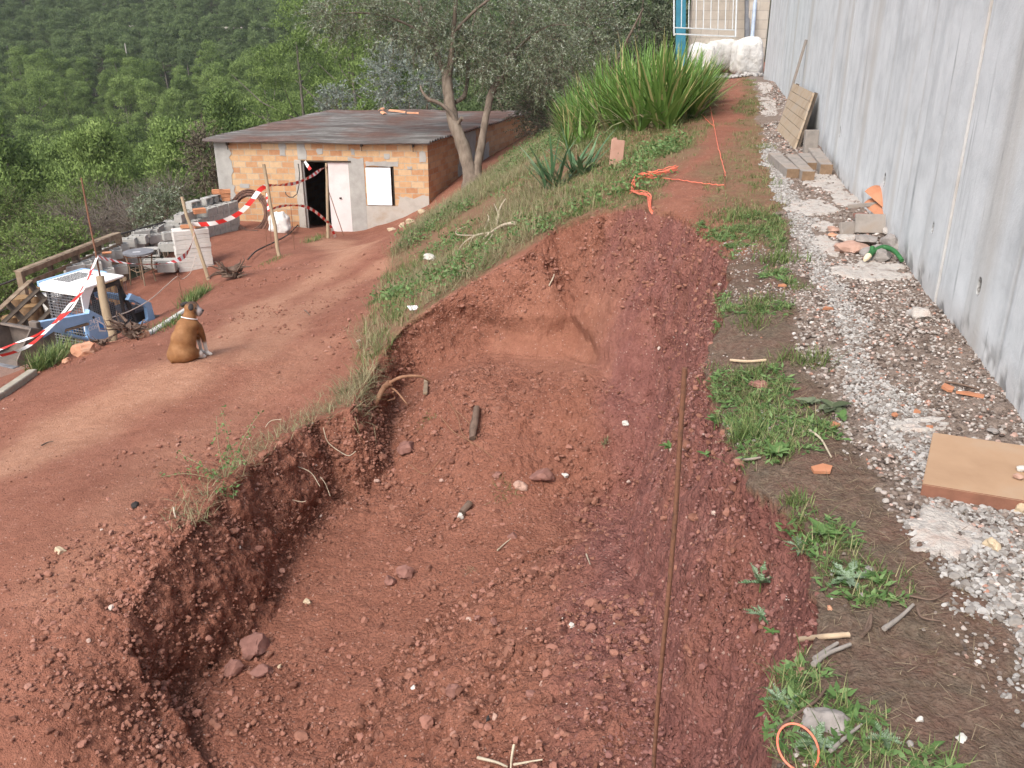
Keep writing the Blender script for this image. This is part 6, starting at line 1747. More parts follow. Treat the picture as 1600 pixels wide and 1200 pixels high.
# stumps and roots on the terrace edge
def rootmass(u, v, w, h, label, seed, mat='dark_root', name='uprooted_stump', nr=26):
    rng = np.random.RandomState(seed); a = G(u, v); t = zdepth(a); W_ = w * t / FPX; H_ = h * t / FPX
    root = thing(name, label, 'stump', tuple(a))
    g = MB(); vv, ff = rockshape(seed, 4, .9); g.add(vv * [W_ * .24, W_ * .16, H_ * .24], ff); o = g.build('root_ball', mat, root); o.location = (0, 0, H_ * .25)
    g = MB()
    for i in range(nr):
        a0 = rng.uniform(0, 6.28); L = rng.uniform(.25, .55) * W_; d = np.array([math.cos(a0), math.sin(a0) * .7, rng.uniform(-.1, .9)]); d /= np.linalg.norm(d)
        p = [np.array([0, 0, H_ * .25]) + d * L * k + rng.normal(size=3) * .05 * L * (k > 0) * 2 for k in (.3, .6, .85, 1.1)]
        tube(g, p, [W_ * .035, W_ * .022, W_ * .012, W_ * .004], 6, jitter=.15, seed=i)
    g.build('roots', mat, root); return root
rootmass(205, 530, 80, 58, 'tangled dead roots and stump in front of the loader engine', 3)
rootmass(362, 437, 68, 40, 'brown uprooted stump lying beside the leaning stake', 8)
rootmass(160, 540, 55, 26, 'fallen root lying right of the orange boulder', 12, nr=9)
# ------------------------------------------------------------------ skid steer loader
TL = 14.5
rc = PT(131, 433, TL); HDG = R(-114)
gzl = rc[2] - 1.78
loader = thing('skid_steer_loader', 'small light blue skid steer loader with a white cab roof in the lower yard', 'loader', (rc[0], rc[1], gzl), HDG)
def lb(name, parts, mat, parent=loader, smooth=False, bev=.008):
    g = MB()
    for c_, s_ in parts:
        v, f = box(s_[0], s_[1], s_[2], bev); g.add(put(v, None, c_), f)
    return g.build(name, mat, parent, smooth=smooth)
def prism(name, poly, y0, y1, mat, parent=loader):
    """side profile (x,z) given thickness from y0 to y1"""
    n = len(poly); g = MB(); g.add([(x, y0, z) for x, z in poly] + [(x, y1, z) for x, z in poly], [list(range(n))[::-1], list(range(n, 2 * n))] + [[i, (i + 1) % n, n + (i + 1) % n, n + i] for i in range(n)])
    return g.build(name, mat, parent, smooth=False)
lb('chassis', [((-.15, 0, .42), (1.7, .62, .36)), ((-.55, 0, .66), (.9, .74, .2))], 'loader_dark')
for x in (-.55, .42):
    for y in (-.48, .48):
        g = MB(); tube(g, [(x, y - .11, .33), (x, y - .09, .33), (x, y + .09, .33), (x, y + .11, .33)], [.27, .33, .33, .27], 26)
        for k in range(18):
            a = k / 18 * 6.283; v, f = box(.05, .2, .03, .004); g.add(put(v, euler(0, -a + math.pi / 2, 0), (x + math.cos(a) * .335, y, .33 + math.sin(a) * .335)), f)
        w_ = g.build('wheel', 'tyre', loader, smooth=False)
        g = MB(); tube(g, [(x, y - .115, .33), (x, y + .115, .33)], .15, 20); g.build('rim', 'decal_white', w_, smooth=False)
# cab: posts, roof, guards
W2, XF, XR, ZC0, ZC1 = .385, .40, -.34, .72, 1.70
cab = lb('cab_frame', [((XF, s * W2, 1.16), (.055, .05, 1.08)) for s in (-1, 1)] + [((XR + .02, s * W2, 1.3), (.05, .05, .8)) for s in (-1, 1)] + [((.03, s * W2, .74), (.78, .05, .10)) for s in (-1, 1)] + [((.03, s * W2, 1.66), (.72, .045, .06)) for s in (-1, 1)] + [((XF, 0, .68), (.05, .74, .12))], 'loader_dark')
g = MB(); beam(g, (XR + .04, W2, 1.64), (XR - .22, W2, .86), .05, .06); beam(g, (XR + .04, -W2, 1.64), (XR - .22, -W2, .86), .05, .06); beam(g, (XR - .2, W2, .9), (XR - .2, -W2, .9), .05, .06); beam(g, (.34, W2, 1.35), (.12, W2, .80), .03, .04); g.build('cab_brace', 'loader_dark', loader, smooth=False)
# front guard: a welded grid
g = MB()
for y in np.linspace(-W2 + .03, W2 - .03, 13): beam(g, (XF + .03, y, .72), (XF + .03, y, 1.62), .009, .009, 0, up=(0, 1, 0))
for z in np.linspace(.74, 1.62, 19): beam(g, (XF + .035, -W2, z), (XF + .035, W2, z), .009, .009, 0)
g.build('front_guard', 'loader_grey', loader, smooth=False)
for s in (-1, 1):
    g = MB()
    for x in np.linspace(XR - .12, XF - .03, 24): 
        zb_ = .80 if x > XR else .98
        beam(g, (x, s * W2, zb_), (x, s * W2, 1.63), .005, .005, 0, up=(0, 1, 0))
    for z in np.linspace(.82, 1.62, 26): beam(g, (XR - .22 * (1.64 - z) / .78, s * W2, z), (XF, s * W2, z), .005, .005, 0)
    g.build('side_screen', 'loader_grey', loader, smooth=False)
lb('seat', [((-.1, 0, .86), (.42, .44, .12)), ((-.28, 0, 1.08), (.1, .42, .42))], 'loader_dark')
lb('control_panel', [((.26, -.18, 1.05), (.12, .16, .3))], 'decal_blue'); lb('control_panel', [((.26, .2, 1.05), (.12, .14, .3))], 'decal_blue')
# roof plate with perforated rear part and a drooping front corner
rf = lb('cab_roof', [((.03, 0, 1.745), (.86, .90, .035))], 'loader_white')
g = MB()
for i in range(9):
    for j in range(7):
        v, f = box(.045, .022, .006, 0); g.add(put(v, None, (-.24 + i * .058 + .03, -.36 + j * .052, 1.7655)), f)
g.build('roof_vents', 'loader_dark', rf, smooth=False)
lb('roof_trim', [((.03, -.475, 1.73), (.9, .06, .09)), ((-.41, -.2, 1.73), (.05, .5, .085))], 'loader_blue', rf)
lb('front_skirt', [((.475, 0, 1.69), (.02, .90, .12))], 'loader_white', rf)
prism('corner_plate', [(.47, 1.74), (.47, 1.30), (.44, 1.30), (.30, 1.60), (.18, 1.74)], .41, .43, 'loader_white', rf)
lb('lamp', [((.48, .41, 1.13), (.05, .05, .16))], 'decal_white')
# lift arms: side profile read on the plane of the machine's left flank
_lc, _ls = math.cos(HDG), math.sin(HDG)
def flank(u, v, y):
    """(x, z) in the loader's frame where a sight line crosses the plane at sideways distance y"""
    d = raydir(u, v); o0_ = np.array([rc[0], rc[1], gzl]); lx = np.array([_lc, _ls, 0]); ly = np.array([-_ls, _lc, 0])
    t = (y + o0_ @ ly) / (d @ ly); q = d * t - o0_
    return float(q @ lx), float(q[2])
ARM = [flank(u, v, .53) for u, v in ((59, 507), (64, 503), (100, 497), (139, 490), (140, 484), (165, 497), (176, 507), (180, 522), (172, 534), (140, 532), (139, 503), (102, 514), (100, 522), (84, 518), (66, 530), (60, 534))]
for s in (1,):
    y0, y1 = (.44, .53)
    arm = prism('lift_arm', ARM[::-1], y0, y1, 'loader_blue')
    g = MB(); (xa_, za_), (xb_, zb2) = flank(98, 521, .48), flank(135, 530, .48); tube(g, [(xa_, (y0 + y1) / 2, za_), (xb_, (y0 + y1) / 2, zb2)], .03, 10); g.build('hydraulic_ram', 'loader_blue', arm)
    (xa_, za_), (xb_, zb2) = flank(102, 517, .53), flank(139, 506, .53)
    g = MB(); beam(g, (xa_, (y0 + y1) / 2, za_), (xb_, (y0 + y1) / 2, zb2), .1, .035, .004); g.build('wear_strip', 'old_wood', arm, smooth=False)
    for u, v in ((146, 496), (65, 513)):
        x, z = flank(u, v, .53); g = MB(); tube(g, [(x, y0 - .006, z), (x, y1 + .006, z)], .022, 12); g.build('pin', 'loader_dark', arm)
# decals on the near arm: words, and a white edged blue lozenge
def textmesh(txt, size, mat, parent, M, name='lettering'):
    cu = bpy.data.curves.new(name, 'FONT'); cu.body = txt; cu.size = size; cu.extrude = .0008; cu.align_x = 'CENTER'
    to = bpy.data.objects.new(name, cu); COL.objects.link(to)
    dg = C.evaluated_depsgraph_get(); me = bpy.data.meshes.new_from_object(to.evaluated_get(dg)); bpy.data.objects.remove(to)
    me.materials.clear(); me.materials.append(MATS[mat]); me.transform(M)
    o = bpy.data.objects.new(name, me); COL.objects.link(o); o.parent = parent; return o
neararm = [o for o in loader.children if o.name.startswith('lift_arm')][0]
Mx = Matrix(((-1, 0, 0, 0), (0, 0, 1, 0), (0, 1, 0, 0), (0, 0, 0, 1)))
x_, z_ = flank(149, 505, .53); textmesh('7453', .11, 'decal_white', neararm, Matrix.Translation((x_, .532, z_)) @ Mx)
x_, z_ = flank(150, 513, .53); textmesh('COSOR', .085, 'decal_white', neararm, Matrix.Translation((x_, .532, z_)) @ Mx)
def pl(name, pix, y, mat):
    pts = [flank(u, v, y) for u, v in pix]; n = len(pts); g = MB(); g.add([(x, y, z) for x, z in pts] + [(x, .5305, z) for x, z in pts], [list(range(n))[::-1]] + [[i, (i + 1) % n, n + (i + 1) % n, n + i] for i in range(n)]); return g.build(name, mat, neararm, smooth=False)
pl('emblem', [(151, 499), (163, 506), (166, 518), (155, 518)], .533, 'decal_white'); pl('emblem_field', [(153.5, 503), (161.5, 508), (164, 516), (156.5, 515)], .535, 'decal_blue')
# engine deck and rear frame
def zf(u, v, y=.0): return flank(u, v, y)[1]
lb('engine_cover', [((-.44, .05, 1.13), (.22, .66, .05)), ((-.36, .0, .90), (.10, .74, .5))], 'loader_grey')
eng = lb('engine', [((-.72, .0, .86), (.46, .6, .34)), ((-.66, -.12, 1.04), (.3, .2, .06)), ((-.60, .2, 1.05), (.12, .22, .05)), ((-.84, .1, 1.05), (.08, .4, .05))], 'loader_dark')
g = MB(); tube(g, [(-.58, .30, 1.08), (-.76, .30, 1.08)], .065, 14); tube(g, [(-.56, .3, 1.08), (-.53, .3, 1.16), (-.53, .32, 1.24)], [.03, .03, .036], 10); g.build('muffler', 'loader_grey', eng)
TOW = [flank(u, v, .53) for u, v in ((200, 469), (206, 459), (236, 473), (244, 503), (214, 521), (203, 518), (206, 514), (232, 499), (229, 480), (207, 468))]
for s in (1, -1):
    prism('rear_tower', TOW[::-1], s * .53 - (.07 if s > 0 else 0), s * .53 + (0 if s > 0 else .07), 'loader_blue')
tx, tz = flank(222, 467, .53)
lb('tower_crossbar', [((tx, 0, tz - .03), (.07, .94, .1))], 'loader_blue')
lb('tail_light', [((flank(236, 485, .53)[0] - .03, .40, flank(236, 485, .53)[1]), (.03, .07, .11))], 'barrier_tape')
lb('counterweight', [((-.98, 0, .62), (.16, .95, .5))], 'loader_dark')
lb('battery_box', [((flank(225, 473, .4)[0] + .05, .36, flank(225, 473, .4)[1]), (.1, .14, .06))], 'decal_white')
# bucket
bz = flank(30, 572, .6)[1]; bx_ = flank(60, 530, .53)[0]
prof_ = [(bx_, bz + .44), (bx_ - .02, bz + .10), (bx_ + .1, bz + .02), (bx_ + .50, bz), (bx_ + .50, bz + .03), (bx_ + .12, bz + .06), (bx_ + .02, bz + .13), (bx_ + .04, bz + .40), (bx_ + .16, bz + .46), (bx_ + .15, bz + .49)]
bk = prism('bucket', prof_, -.02, .62, 'bucket_steel')
for s in (-.02, .62): prism('bucket_side', [(bx_, bz + .44), (bx_ - .01, bz + .08), (bx_ + .1, bz + .01), (bx_ + .5, bz), (bx_ + .48, bz + .10), (bx_ + .16, bz + .48)], s - .012, s + .012, 'bucket_steel', bk)
lb('cutting_edge', [((bx_ + .52, .3, bz + .012), (.12, .68, .02))], 'loader_grey', bk)
lb('coupler', [((bx_ - .03, .48, bz + .34), (.08, .16, .36))], 'bucket_steel', bk)
# ------------------------------------------------------------------ dog
db = G(292, 565); SD = zdepth(db) / FPX / (10.1 / FPX)
g = MB()
E = lambda c_, r_, M=None: ellip(g, c_, r_, M, 4)
E((-.02, .0, .115), (.155, .15, .125)); E((-.10, -.01, .10), (.10, .12, .10)); E((-.165, .02, .12), (.035, .04, .06))
capsule(g, (-.03, .02, .15), (.02, .07, .36), .15, .118, 24); E((-.01, .01, .27), (.13, .11, .13), euler(-.35, .1, 0))
capsule(g, (.02, .08, .34), (.055, .13, .445), .122, .082, 24)
E((.045, .10, .41), (.125, .10, .085), euler(0, .1, .2))
capsule(g, (.05, .12, .44), (.07, .15, .545), .082, .062, 20)
E((.09, .17, .585), (.082, .09, .075)); capsule(g, (.12, .165, .57), (.178, .15, .55), .05, .042, 16)
capsule(g, (.115, .165, .545), (.165, .152, .52), .036, .034, 14)
capsule(g, (.13, .15, .36), (.165, .19, .235), .058, .034, 16); capsule(g, (.165, .19, .235), (.175, .21, .06), .03, .021, 14)
capsule(g, (.175, .205, .03), (.225, .19, .022), .026, .022, 14)
capsule(g, (.02, .22, .34), (.08, .27, .2), .05, .032, 14); capsule(g, (.08, .27, .2), (.095, .27, .05), .03, .02, 12); capsule(g, (.095, .27, .025), (.14, .265, .02), .025, .02, 12)
capsule(g, (.02, -.01, .10), (.13, .06, .075), .095, .05, 18); capsule(g, (.13, .06, .05), (.175, .10, .03), .035, .026, 14)
capsule(g, (-.09, .05, .09), (-.03, .16, .08), .09, .06, 16)
capsule(g, (-.16, .0, .07), (-.13, -.10, .035), .022, .016, 10)
dog = remesh(g, 'dog', 'dog_tan', .011, None, 7)
# short folded ears
co_ = mesh_co(dog)
m, nt, b = newmat('dog_coat', .7, .25)
cn = objco(nt); f1 = noise(nt, cn, 9, 4, .6); f2 = noise(nt, cn, 160, 2, .6)
c = ramp(nt, f1, [(.25, (.17, .075, .03)), (.5, (.245, .115, .046)), (.75, (.33, .175, .08))])
c = mix(nt, attr(nt, 'white'), c, (.66, .62, .57)); c = mix(nt, attr(nt, 'mask'), c, (.045, .035, .032)); c = mix(nt, attr(nt, 'greym'), c, (.26, .23, .23))
c = mix(nt, mth(nt, 'MULTIPLY', f2, .3), c, mix(nt, 1.0, c, (.7, .68, .66), 'MULTIPLY'))
lk(nt, c, b.inputs['Base Color']); bump(nt, b, f2, .4, .003)
dog.data.materials.clear(); dog.data.materials.append(m)
x_, y_, z_ = co_.T
wh = np.maximum(sstep(.19, .14, z_) * sstep(.145, .16, x_), sstep(.06, .045, z_) * sstep(.125, .15, x_)); wh = np.maximum(wh, sstep(.19, .14, z_) * sstep(.2, .23, y_)); wh = np.maximum(wh, sstep(.17, .2, y_) * sstep(.47, .44, z_) * sstep(.2, .3, z_))
mk = sstep(.118, .14, x_) * sstep(.50, .52, z_) * (.9 - .4 * sstep(.55, .59, z_)); mk = np.maximum(mk, .8 * sstep(.62, .65, z_) * sstep(.03, .05, x_))
gm_ = sstep(.15, .17, x_) * sstep(.48, .5, z_)
set_attr(dog, 'white', wh); set_attr(dog, 'mask', mk); set_attr(dog, 'greym', gm_)
dog.location = (db[0] - .02, db[1] + .04, db[2] - .02); dog.scale = (SD, SD, SD); dog.rotation_euler = (0, 0, .05)
tag(dog, 'tan boxer type dog sitting with its back turned, wearing a white collar', 'dog')
for nm, c_, r_, rot in (('ear', (.018, .165, .632), (.05, .024, .026), euler(.2, -.3, .2)), ('ear', (.105, .098, .615), (.03, .014, .04), euler(-.5, .25, .3))):
    g = MB(); ellip(g, c_, r_, rot, 3); o = g.build(nm, 'charcoal', dog)
for nm, c_, r_ in (('nose', (.216, .143, .562), (.014, .018, .012)), ('eye', (.148, .108, .60), (.009, .007, .009))):
    g = MB(); ellip(g, c_, r_, None, 2); g.build(nm, 'charcoal', dog)
g = MB(); ax = np.array([.02, .03, .1]); ax /= np.linalg.norm(ax); u_ = np.cross(ax, [0, 1, 0]); u_ /= np.linalg.norm(u_); w_ = np.cross(ax, u_)
tube(g, [np.array([.058, .132, .478]) + u_ * math.cos(a) * .086 + w_ * math.sin(a) * .086 for a in np.linspace(0, 6.283, 30)], .006, 8, cap=False); g.build('collar', 'decal_white', dog)
# ------------------------------------------------------------------ things on the bank
a = G(962, 258); 
g = MB(); v, f = box(.19, .04, .36, .006); g.add(put(v, None, (0, 0, .17)), f); v, f = box(.06, .036, .03, .004); g.add(put(v, None, (-.05, .002, .36)), f)
o = g.build('brick_tile', 'brick_pink', None, smooth=False); o.location = a; o.rotation_euler = (-.25, .12, .1); tag(o, 'flat reddish brick tile propped upright in the grass beside the sword leaves', 'tile')
# bare branch on the bank
def branchy(name, label, paths, rs, mat, origin, cat='branch', t=None, h=.05):
    root_o = G(*origin); g = MB()
    for p, r in zip(paths, rs):
        pts = []
        for q in p:
            w = G(q[0], q[1]); hh_ = q[2] if len(q) > 2 else h; pts.append(w + [0, 0, hh_])
        tube(g, curve(pts, 6), np.interp(np.linspace(0, 1, (len(pts) - 1) * 6 + 1), [0, 1], [r, r * .35]), 6)
    o = g.build(name, mat, None, loc=root_o); tag(o, label, cat); return o
branchy('dead_branch', 'bleached forked branch lying on the lower bank', [[(804, 358, .08), (785, 364, .1), (765, 374, .08), (750, 383, .04)], [(765, 373, .08), (745, 378, .1), (725, 390, .1), (712, 402, .02)], [(762, 373, .08), (740, 381, .1), (728, 398, .02)], [(760, 373), (735, 380, .12), (715, 380, .14), (714, 374, .15), (728, 367, .14)], [(770, 372), (760, 384, .04), (752, 388, .02)]], [.028, .02, .015, .012, .012], 'dead_branch', (765, 375))
branchy('dead_branch', 'short bleached twig stump standing above the forked branch', [[(775, 352, .0), (781, 338, .12), (790, 330, .2)], [(779, 342, .08), (772, 332, .15)], [(780, 343, .08), (776, 356, .02)], [(757, 361, .02), (764, 352, .1), (762, 347, .12)]], [.02, .014, .014, .016], 'dead_branch', (778, 345))
stone(673, 403, 26, 14, 'crumpled white paper lump in the bank grass', 'white_stone', 90, 'paper_scrap', 'litter', dz=.03)
g = MB(); v, f = box(.12, .09, .01, .002); g.add(v, f); o = g.build('white_chip', 'decal_white', None, smooth=False); a = G(646, 485); o.location = a + [0, 0, .03]; o.rotation_euler = (.3, .1, .5); tag(o, 'bright white flat chip at the upper left rim of the cut', 'chip')
# roots and dry grass at the head of the ridge
rt = thing('exposed_root', 'gnarled brown root sticking out of the end of the earth ridge', 'root', tuple(G(585, 640)))
ro = np.array(rt.location)
trt = zdepth(G(600, 640)) - .12
def rp(u, v, d=0): return PT(u, v, trt + d)
for i, (p, r) in enumerate((([(610, 598), (600, 606), (592, 620), (588, 632), (582, 645)], .036), ([(606, 602), (620, 612), (635, 630), (640, 634)], .012), ([(600, 605), (625, 590), (655, 588), (672, 596)], .02), ([(585, 650), (582, 670), (570, 672), (566, 660)], .03), ([(572, 665), (578, 682), (592, 694)], .038), ([(590, 640), (596, 655), (592, 678), (586, 668)], .012), ([(614, 612), (617, 622), (606, 626)], .01), ([(575, 640), (560, 650), (548, 655)], .014))):
    g = MB(); c_ = curve([rp(u, v, .06 * math.sin(k * 2 + i)) for k, (u, v) in enumerate(p)], 6); tube(g, c_, np.linspace(r, r * .45, len(c_)), 8, jitter=.1, seed=i); child(g, 'root', 'root_wood', rt, ro, True)
tuft(0, 0, .06, .30, 330, 'shaggy pale dry grass hanging over the head of the ridge', 'grass_dry', 21, 'dry_grass_clump', .006, (.5, 1.8), 4, [(585, 565), (575, 590), (560, 615), (552, 640)], 'grass clump')
tuft(0, 0, .05, .22, 130, 'wispy green and dry grass where ridge and bank meet', 'grass_green', 22, 'grass_clump', .006, (.3, 1.3), 4, [(600, 545), (580, 560), (560, 590)], 'grass clump')
# roots trailing on ridge side
rngr = np.random.RandomState(30)
for i, (pp, lab) in enumerate((([(505, 668), (512, 690), (530, 705), (545, 712), (556, 705)], 'long thin root looping down the ridge side, right one'), ([(395, 665), (402, 690), (420, 660), (440, 655)], 'thin root trailing on the ridge top'), ([(440, 725), (460, 728), (485, 738), (500, 760)], 'thin root in the middle of the ridge side'), ([(452, 780), (470, 784), (478, 783)], 'short pale root lower on the ridge side'), ([(500, 745), (508, 755), (516, 775)], 'little hanging root below the looping one'))):
    ts = zdepth(G(*pp[len(pp) // 2])) - .10; g = MB(); tube(g, curve([PT(u, v, ts) for u, v in pp], 8), .004, 5); o = g.build('thin_root', 'dead_branch', None); tag(o, lab, 'root')
for i, (pp, lab) in enumerate((([(700, 630), (715, 655), (722, 680), (740, 700)], 'hair thin pinkish root left of the root stub'), ([(688, 655), (710, 680), (745, 700), (770, 720)], 'hair thin root crossing toward the root stub'), ([(640, 730), (665, 745), (690, 720)], 'hair thin root in the left rubble'), ([(712, 645), (735, 668), (745, 690)], 'short hair thin root above the stub'))):
    g = MB(); tube(g, curve([G(u, v) + [0, 0, .03] for u, v in pp], 8), .0035, 5); o = g.build('thin_root', 'root_wood', None); tag(o, lab, 'root')
a, b_ = G(745, 646) + [0, 0, .06], G(738, 690) + [0, 0, .03]
g = MB(); tube(g, np.linspace(a, b_, 6), [.03, .034, .032, .04, .035, .03], 10, jitter=.15); o = g.build('root_stub', 'dark_root', None); tag(o, 'thick brown root stub poking out of the rubble', 'root')
a, b_ = G(722, 806) + [0, 0, .03], G(735, 792) + [0, 0, .04]
g = MB(); tube(g, np.linspace(a, b_, 4), .03, 10, jitter=.1); o = g.build('root_stub', 'dark_root', None); tag(o, 'small cut root stub in the middle of the cut', 'root')
g = MB(); beam(g, G(666, 600) + [0, 0, .04], G(665, 622) + [0, 0, .05], .045, .03, .006); o = g.build('grey_wood_chip', 'old_wood', None, smooth=False); tag(o, 'grey block of wood stuck in the rubble near the ridge head', 'wood')
tuft(790, 770, .045, .12, 130, 'torn grass sod beside the pale stone in the cut', seed=31, w=.006, lean=(.6, 1.5))
tuft(786, 745, .03, .10, 70, 'upper part of the torn sod in the cut', seed=32, w=.006, lean=(.6, 1.5))
tuft(668, 655, .04, .08, 60, 'small grass sod near the left corner of the cut', seed=33, w=.005, lean=(.7, 1.5))
tuft(735, 892, .018, .06, 90, 'tiny dry grass wisp in the lower rubble', 'grass_dry', 34, w=.004, lean=(.7, 1.5))
tuft(945, 690, .014, .08, 70, 'dark dry wisp on the right of the rubble slope', 'grass_dry', 35, w=.005, lean=(.3, 1.3))
# weed on the ridge top, leaning out to the left
rng = np.random.RandomState(41); a = G(352, 752); root = thing('leafy_weed', 'straggling green weed on top of the earth ridge', 'weed', tuple(a)); gs = MB(); gl = MB()
for tip in ((275, 705), (250, 745), (300, 735), (338, 650), (345, 640), (372, 690), (395, 665), (410, 640), (355, 700), (325, 745), (380, 720), (345, 770), (365, 780)):
    e = PT(tip[0], tip[1], zdepth(a) - rng.uniform(-.25, .3)); c_ = curve([a, (a + e) / 2 + [0, 0, .04] + rng.normal(size=3) * .02, e], 8); tube(gs, c_, .0022, 4)
    n = 26; k = rng.randint(5, len(c_), n); p = c_[k] + rng.normal(size=(n, 3)) * .018
    leaves(gl, p, rng.normal(size=(n, 3)) * .6 + [0, -.3, .7], .034 * rng.uniform(.5, 1.3, n), .42, rng)
child(gs, 'stems', 'grass_dry', root, a); child(gl, 'leaves', 'weed_leaf', root, a)
# far poles and the track wall in the wood
for i, (u, vb, vt, t, r) in enumerate(((12, 106, 78, 190, .22), (196, 88, 74, 195, .16))):
    e = PT(u, vt, t); g = MB(); tube(g, [e - [0, 0, 9], e + [0, 0, .8]], [r, r * .7], 8)
    o = g.build('utility_pole', 'grey_wood2', None); tag(o, ['pale utility pole at the far left edge among the pines', 'pale utility pole among the pines left of centre'][i], 'pole')
g = MB(); pts = [PT(u, v, t) for u, v, t in ((200, 41, 243), (260, 42, 240), (330, 43, 236), (440, 44, 230))]
for a, b_ in zip(pts[:-1], pts[1:]): beam(g, a, b_, .3, .4, 0)
o = g.build('track_wall', 'grey_wood2', None, smooth=False); tag(o, 'thin pale wall of a track crossing the upper part of the wood', 'wall')
# ------------------------------------------------------------------ right side things
simple('terracotta_slab', (.29, .18, .11), (.37, .24, .15), 2.5, .8, 30, .25, .003, c3=(.38, .28, .20))
simple('slab_edge', (.16, .075, .05), (.26, .12, .08), 9, .95, 60, .6, .004)
simple('terracotta', (.36, .15, .08), (.48, .225, .13), 8, .85, 50, .3, .002)
simple('fresh_wood', (.36, .26, .17), (.52, .40, .28), 6, .85, 30, .4, .003, stretch=(1, 1, .3))
simple('grey_wood', (.16, .145, .13), (.28, .25, .225), 6, .9, 40, .5, .004, c3=(.26, .20, .155))
simple('end_grain', (.17, .11, .07), (.27, .185, .12), 22, .9, 60, .4, .002)
simple('ply_panel', (.24, .175, .12), (.36, .28, .20), 4, .8, 30, .3, .002, c3=(.30, .27, .24))
simple('green_hose', (.018, .085, .028), (.04, .15, .05), 6, .5, 30, .2, .002)
simple('hose_end', (.62, .52, .36), (.72, .62, .46), 10, .8)
simple('gate_paint', (.42, .45, .46), (.56, .59, .60), 10, .5, 30, .2, .001)
simple('teal_paint', (.02, .13, .19), (.035, .18, .25), 5, .5, 20, .2, .002)
simple('zinc_pipe', (.25, .30, .38), (.45, .52, .62), 5, .5, 20, .2, .002)
simple('grey_post', (.10, .105, .12), (.18, .185, .2), 5, .8, 20, .2, .002)
m, nt, b = newmat('block_wall', .9, .2)
bt = nd(nt, 'ShaderNodeTexBrick'); bt.inputs['Scale'].default_value = 1; bt.inputs['Brick Width'].default_value = .5; bt.inputs['Row Height'].default_value = .24; bt.inputs['Mortar Size'].default_value = .012
for k, cc in (('Color1', (.42, .36, .29)), ('Color2', (.52, .46, .39)), ('Mortar', (.33, .30, .26))): bt.inputs[k].default_value = (*cc, 1)
mp = nd(nt, 'ShaderNodeTexCoord'); sx = nd(nt, 'ShaderNodeSeparateXYZ'); cx = nd(nt, 'ShaderNodeCombineXYZ'); lk(nt, mp.outputs['Object'], sx.inputs[0]); lk(nt, sx.outputs[0], cx.inputs[0]); lk(nt, sx.outputs[2], cx.inputs[1]); lk(nt, cx.outputs[0], bt.inputs['Vector'])
ns = noise(nt, mp.outputs['Object'], 4, 5, .65)
lk(nt, mix(nt, .35, bt.outputs['Color'], ramp(nt, ns, [(.3, (.30, .27, .25)), (.7, (.55, .50, .44))])), b.inputs['Base Color']); bump(nt, b, bt.outputs['Fac'], -.4, .01)
# gate and what stands behind the boulders
TG = 24.6
def gq(u, v, t=TG): return PT(u, v, t)
o0 = gq(1053, 57)
bw = thing('stone_gate_wall', 'beige block wall behind the barred gate', 'wall', tuple(gq(1070, 110, 26)))
a, b_ = gq(1076, 110, 26), gq(1162, 110, 26); g = MB(); zc = 2.6; v, f = box(b_[0] - a[0], .3, 5.2, .01); g.add(v, f); o = g.build('block_wall', 'block_wall', bw, smooth=False); o.location = ((b_[0] - a[0]) / 2 + .1, .2, 1.6)
gate = thing('barred_gate', 'pale metal barred gate above the white boulders', 'gate', tuple(o0))
def gbar(name, p, q, w, mat='gate_paint', par=gate):
    g = MB(); beam(g, p, q, w, w, .002, up=(0, 1, 0)); return child(g, name, mat, par, o0)
gbar('bottom_rail', gq(1053, 53), gq(1149, 57), .035); gbar('middle_rail', gq(1053, 43), gq(1150, 47), .03)
gbar('frame_post', gq(1053, 56), gq(1053, -60), .035); gbar('frame_post', gq(1149, 58), gq(1153, -60), .035)
for i in range(8):
    k = (i + 1) / 8.4; u0 = 1053 + (1149 - 1053) * k; gbar('bar', gq(u0, 43 + 4 * k), gq(u0 + 1.5 + k * 2, -60), .02)
gbar('top_rail', gq(1053, -60), gq(1155, -60), .035)
g = MB(); beam(g, gq(1063, 130, 25.2), gq(1064, -60, 25.2), .27, .1, .004, up=(0, 1, 0)); o = g.build('teal_post', 'teal_paint', None, smooth=False); tag(o, 'teal painted steel post at the left side of the gate', 'post')
g = MB(); beam(g, gq(1167, 85, 24.9), gq(1168, -60, 24.9), .12, .12, .004, up=(0, 1, 0)); o = g.build('grey_post', 'grey_post', None, smooth=False); tag(o, 'dark grey post between gate and drainpipe', 'post')
g = MB(); tube(g, [gq(1173, 85, 24.7), gq(1181, -10, 24.7), gq(1184, -60, 24.7)], .055, 12); o = g.build('drainpipe', 'zinc_pipe', None); tag(o, 'shiny blue grey drainpipe beside the end of the concrete wall', 'pipe')
g = MB(); a = gq(1180, 85, 25.2); v, f = box(.55, .2, 4.5, .01); g.add(v, f); o = g.build('end_pier', 'block_wall', None, smooth=False); o.location = (a[0], a[1] + .1, .3); tag(o, 'rough grey brown pier behind the drainpipe', 'pier')
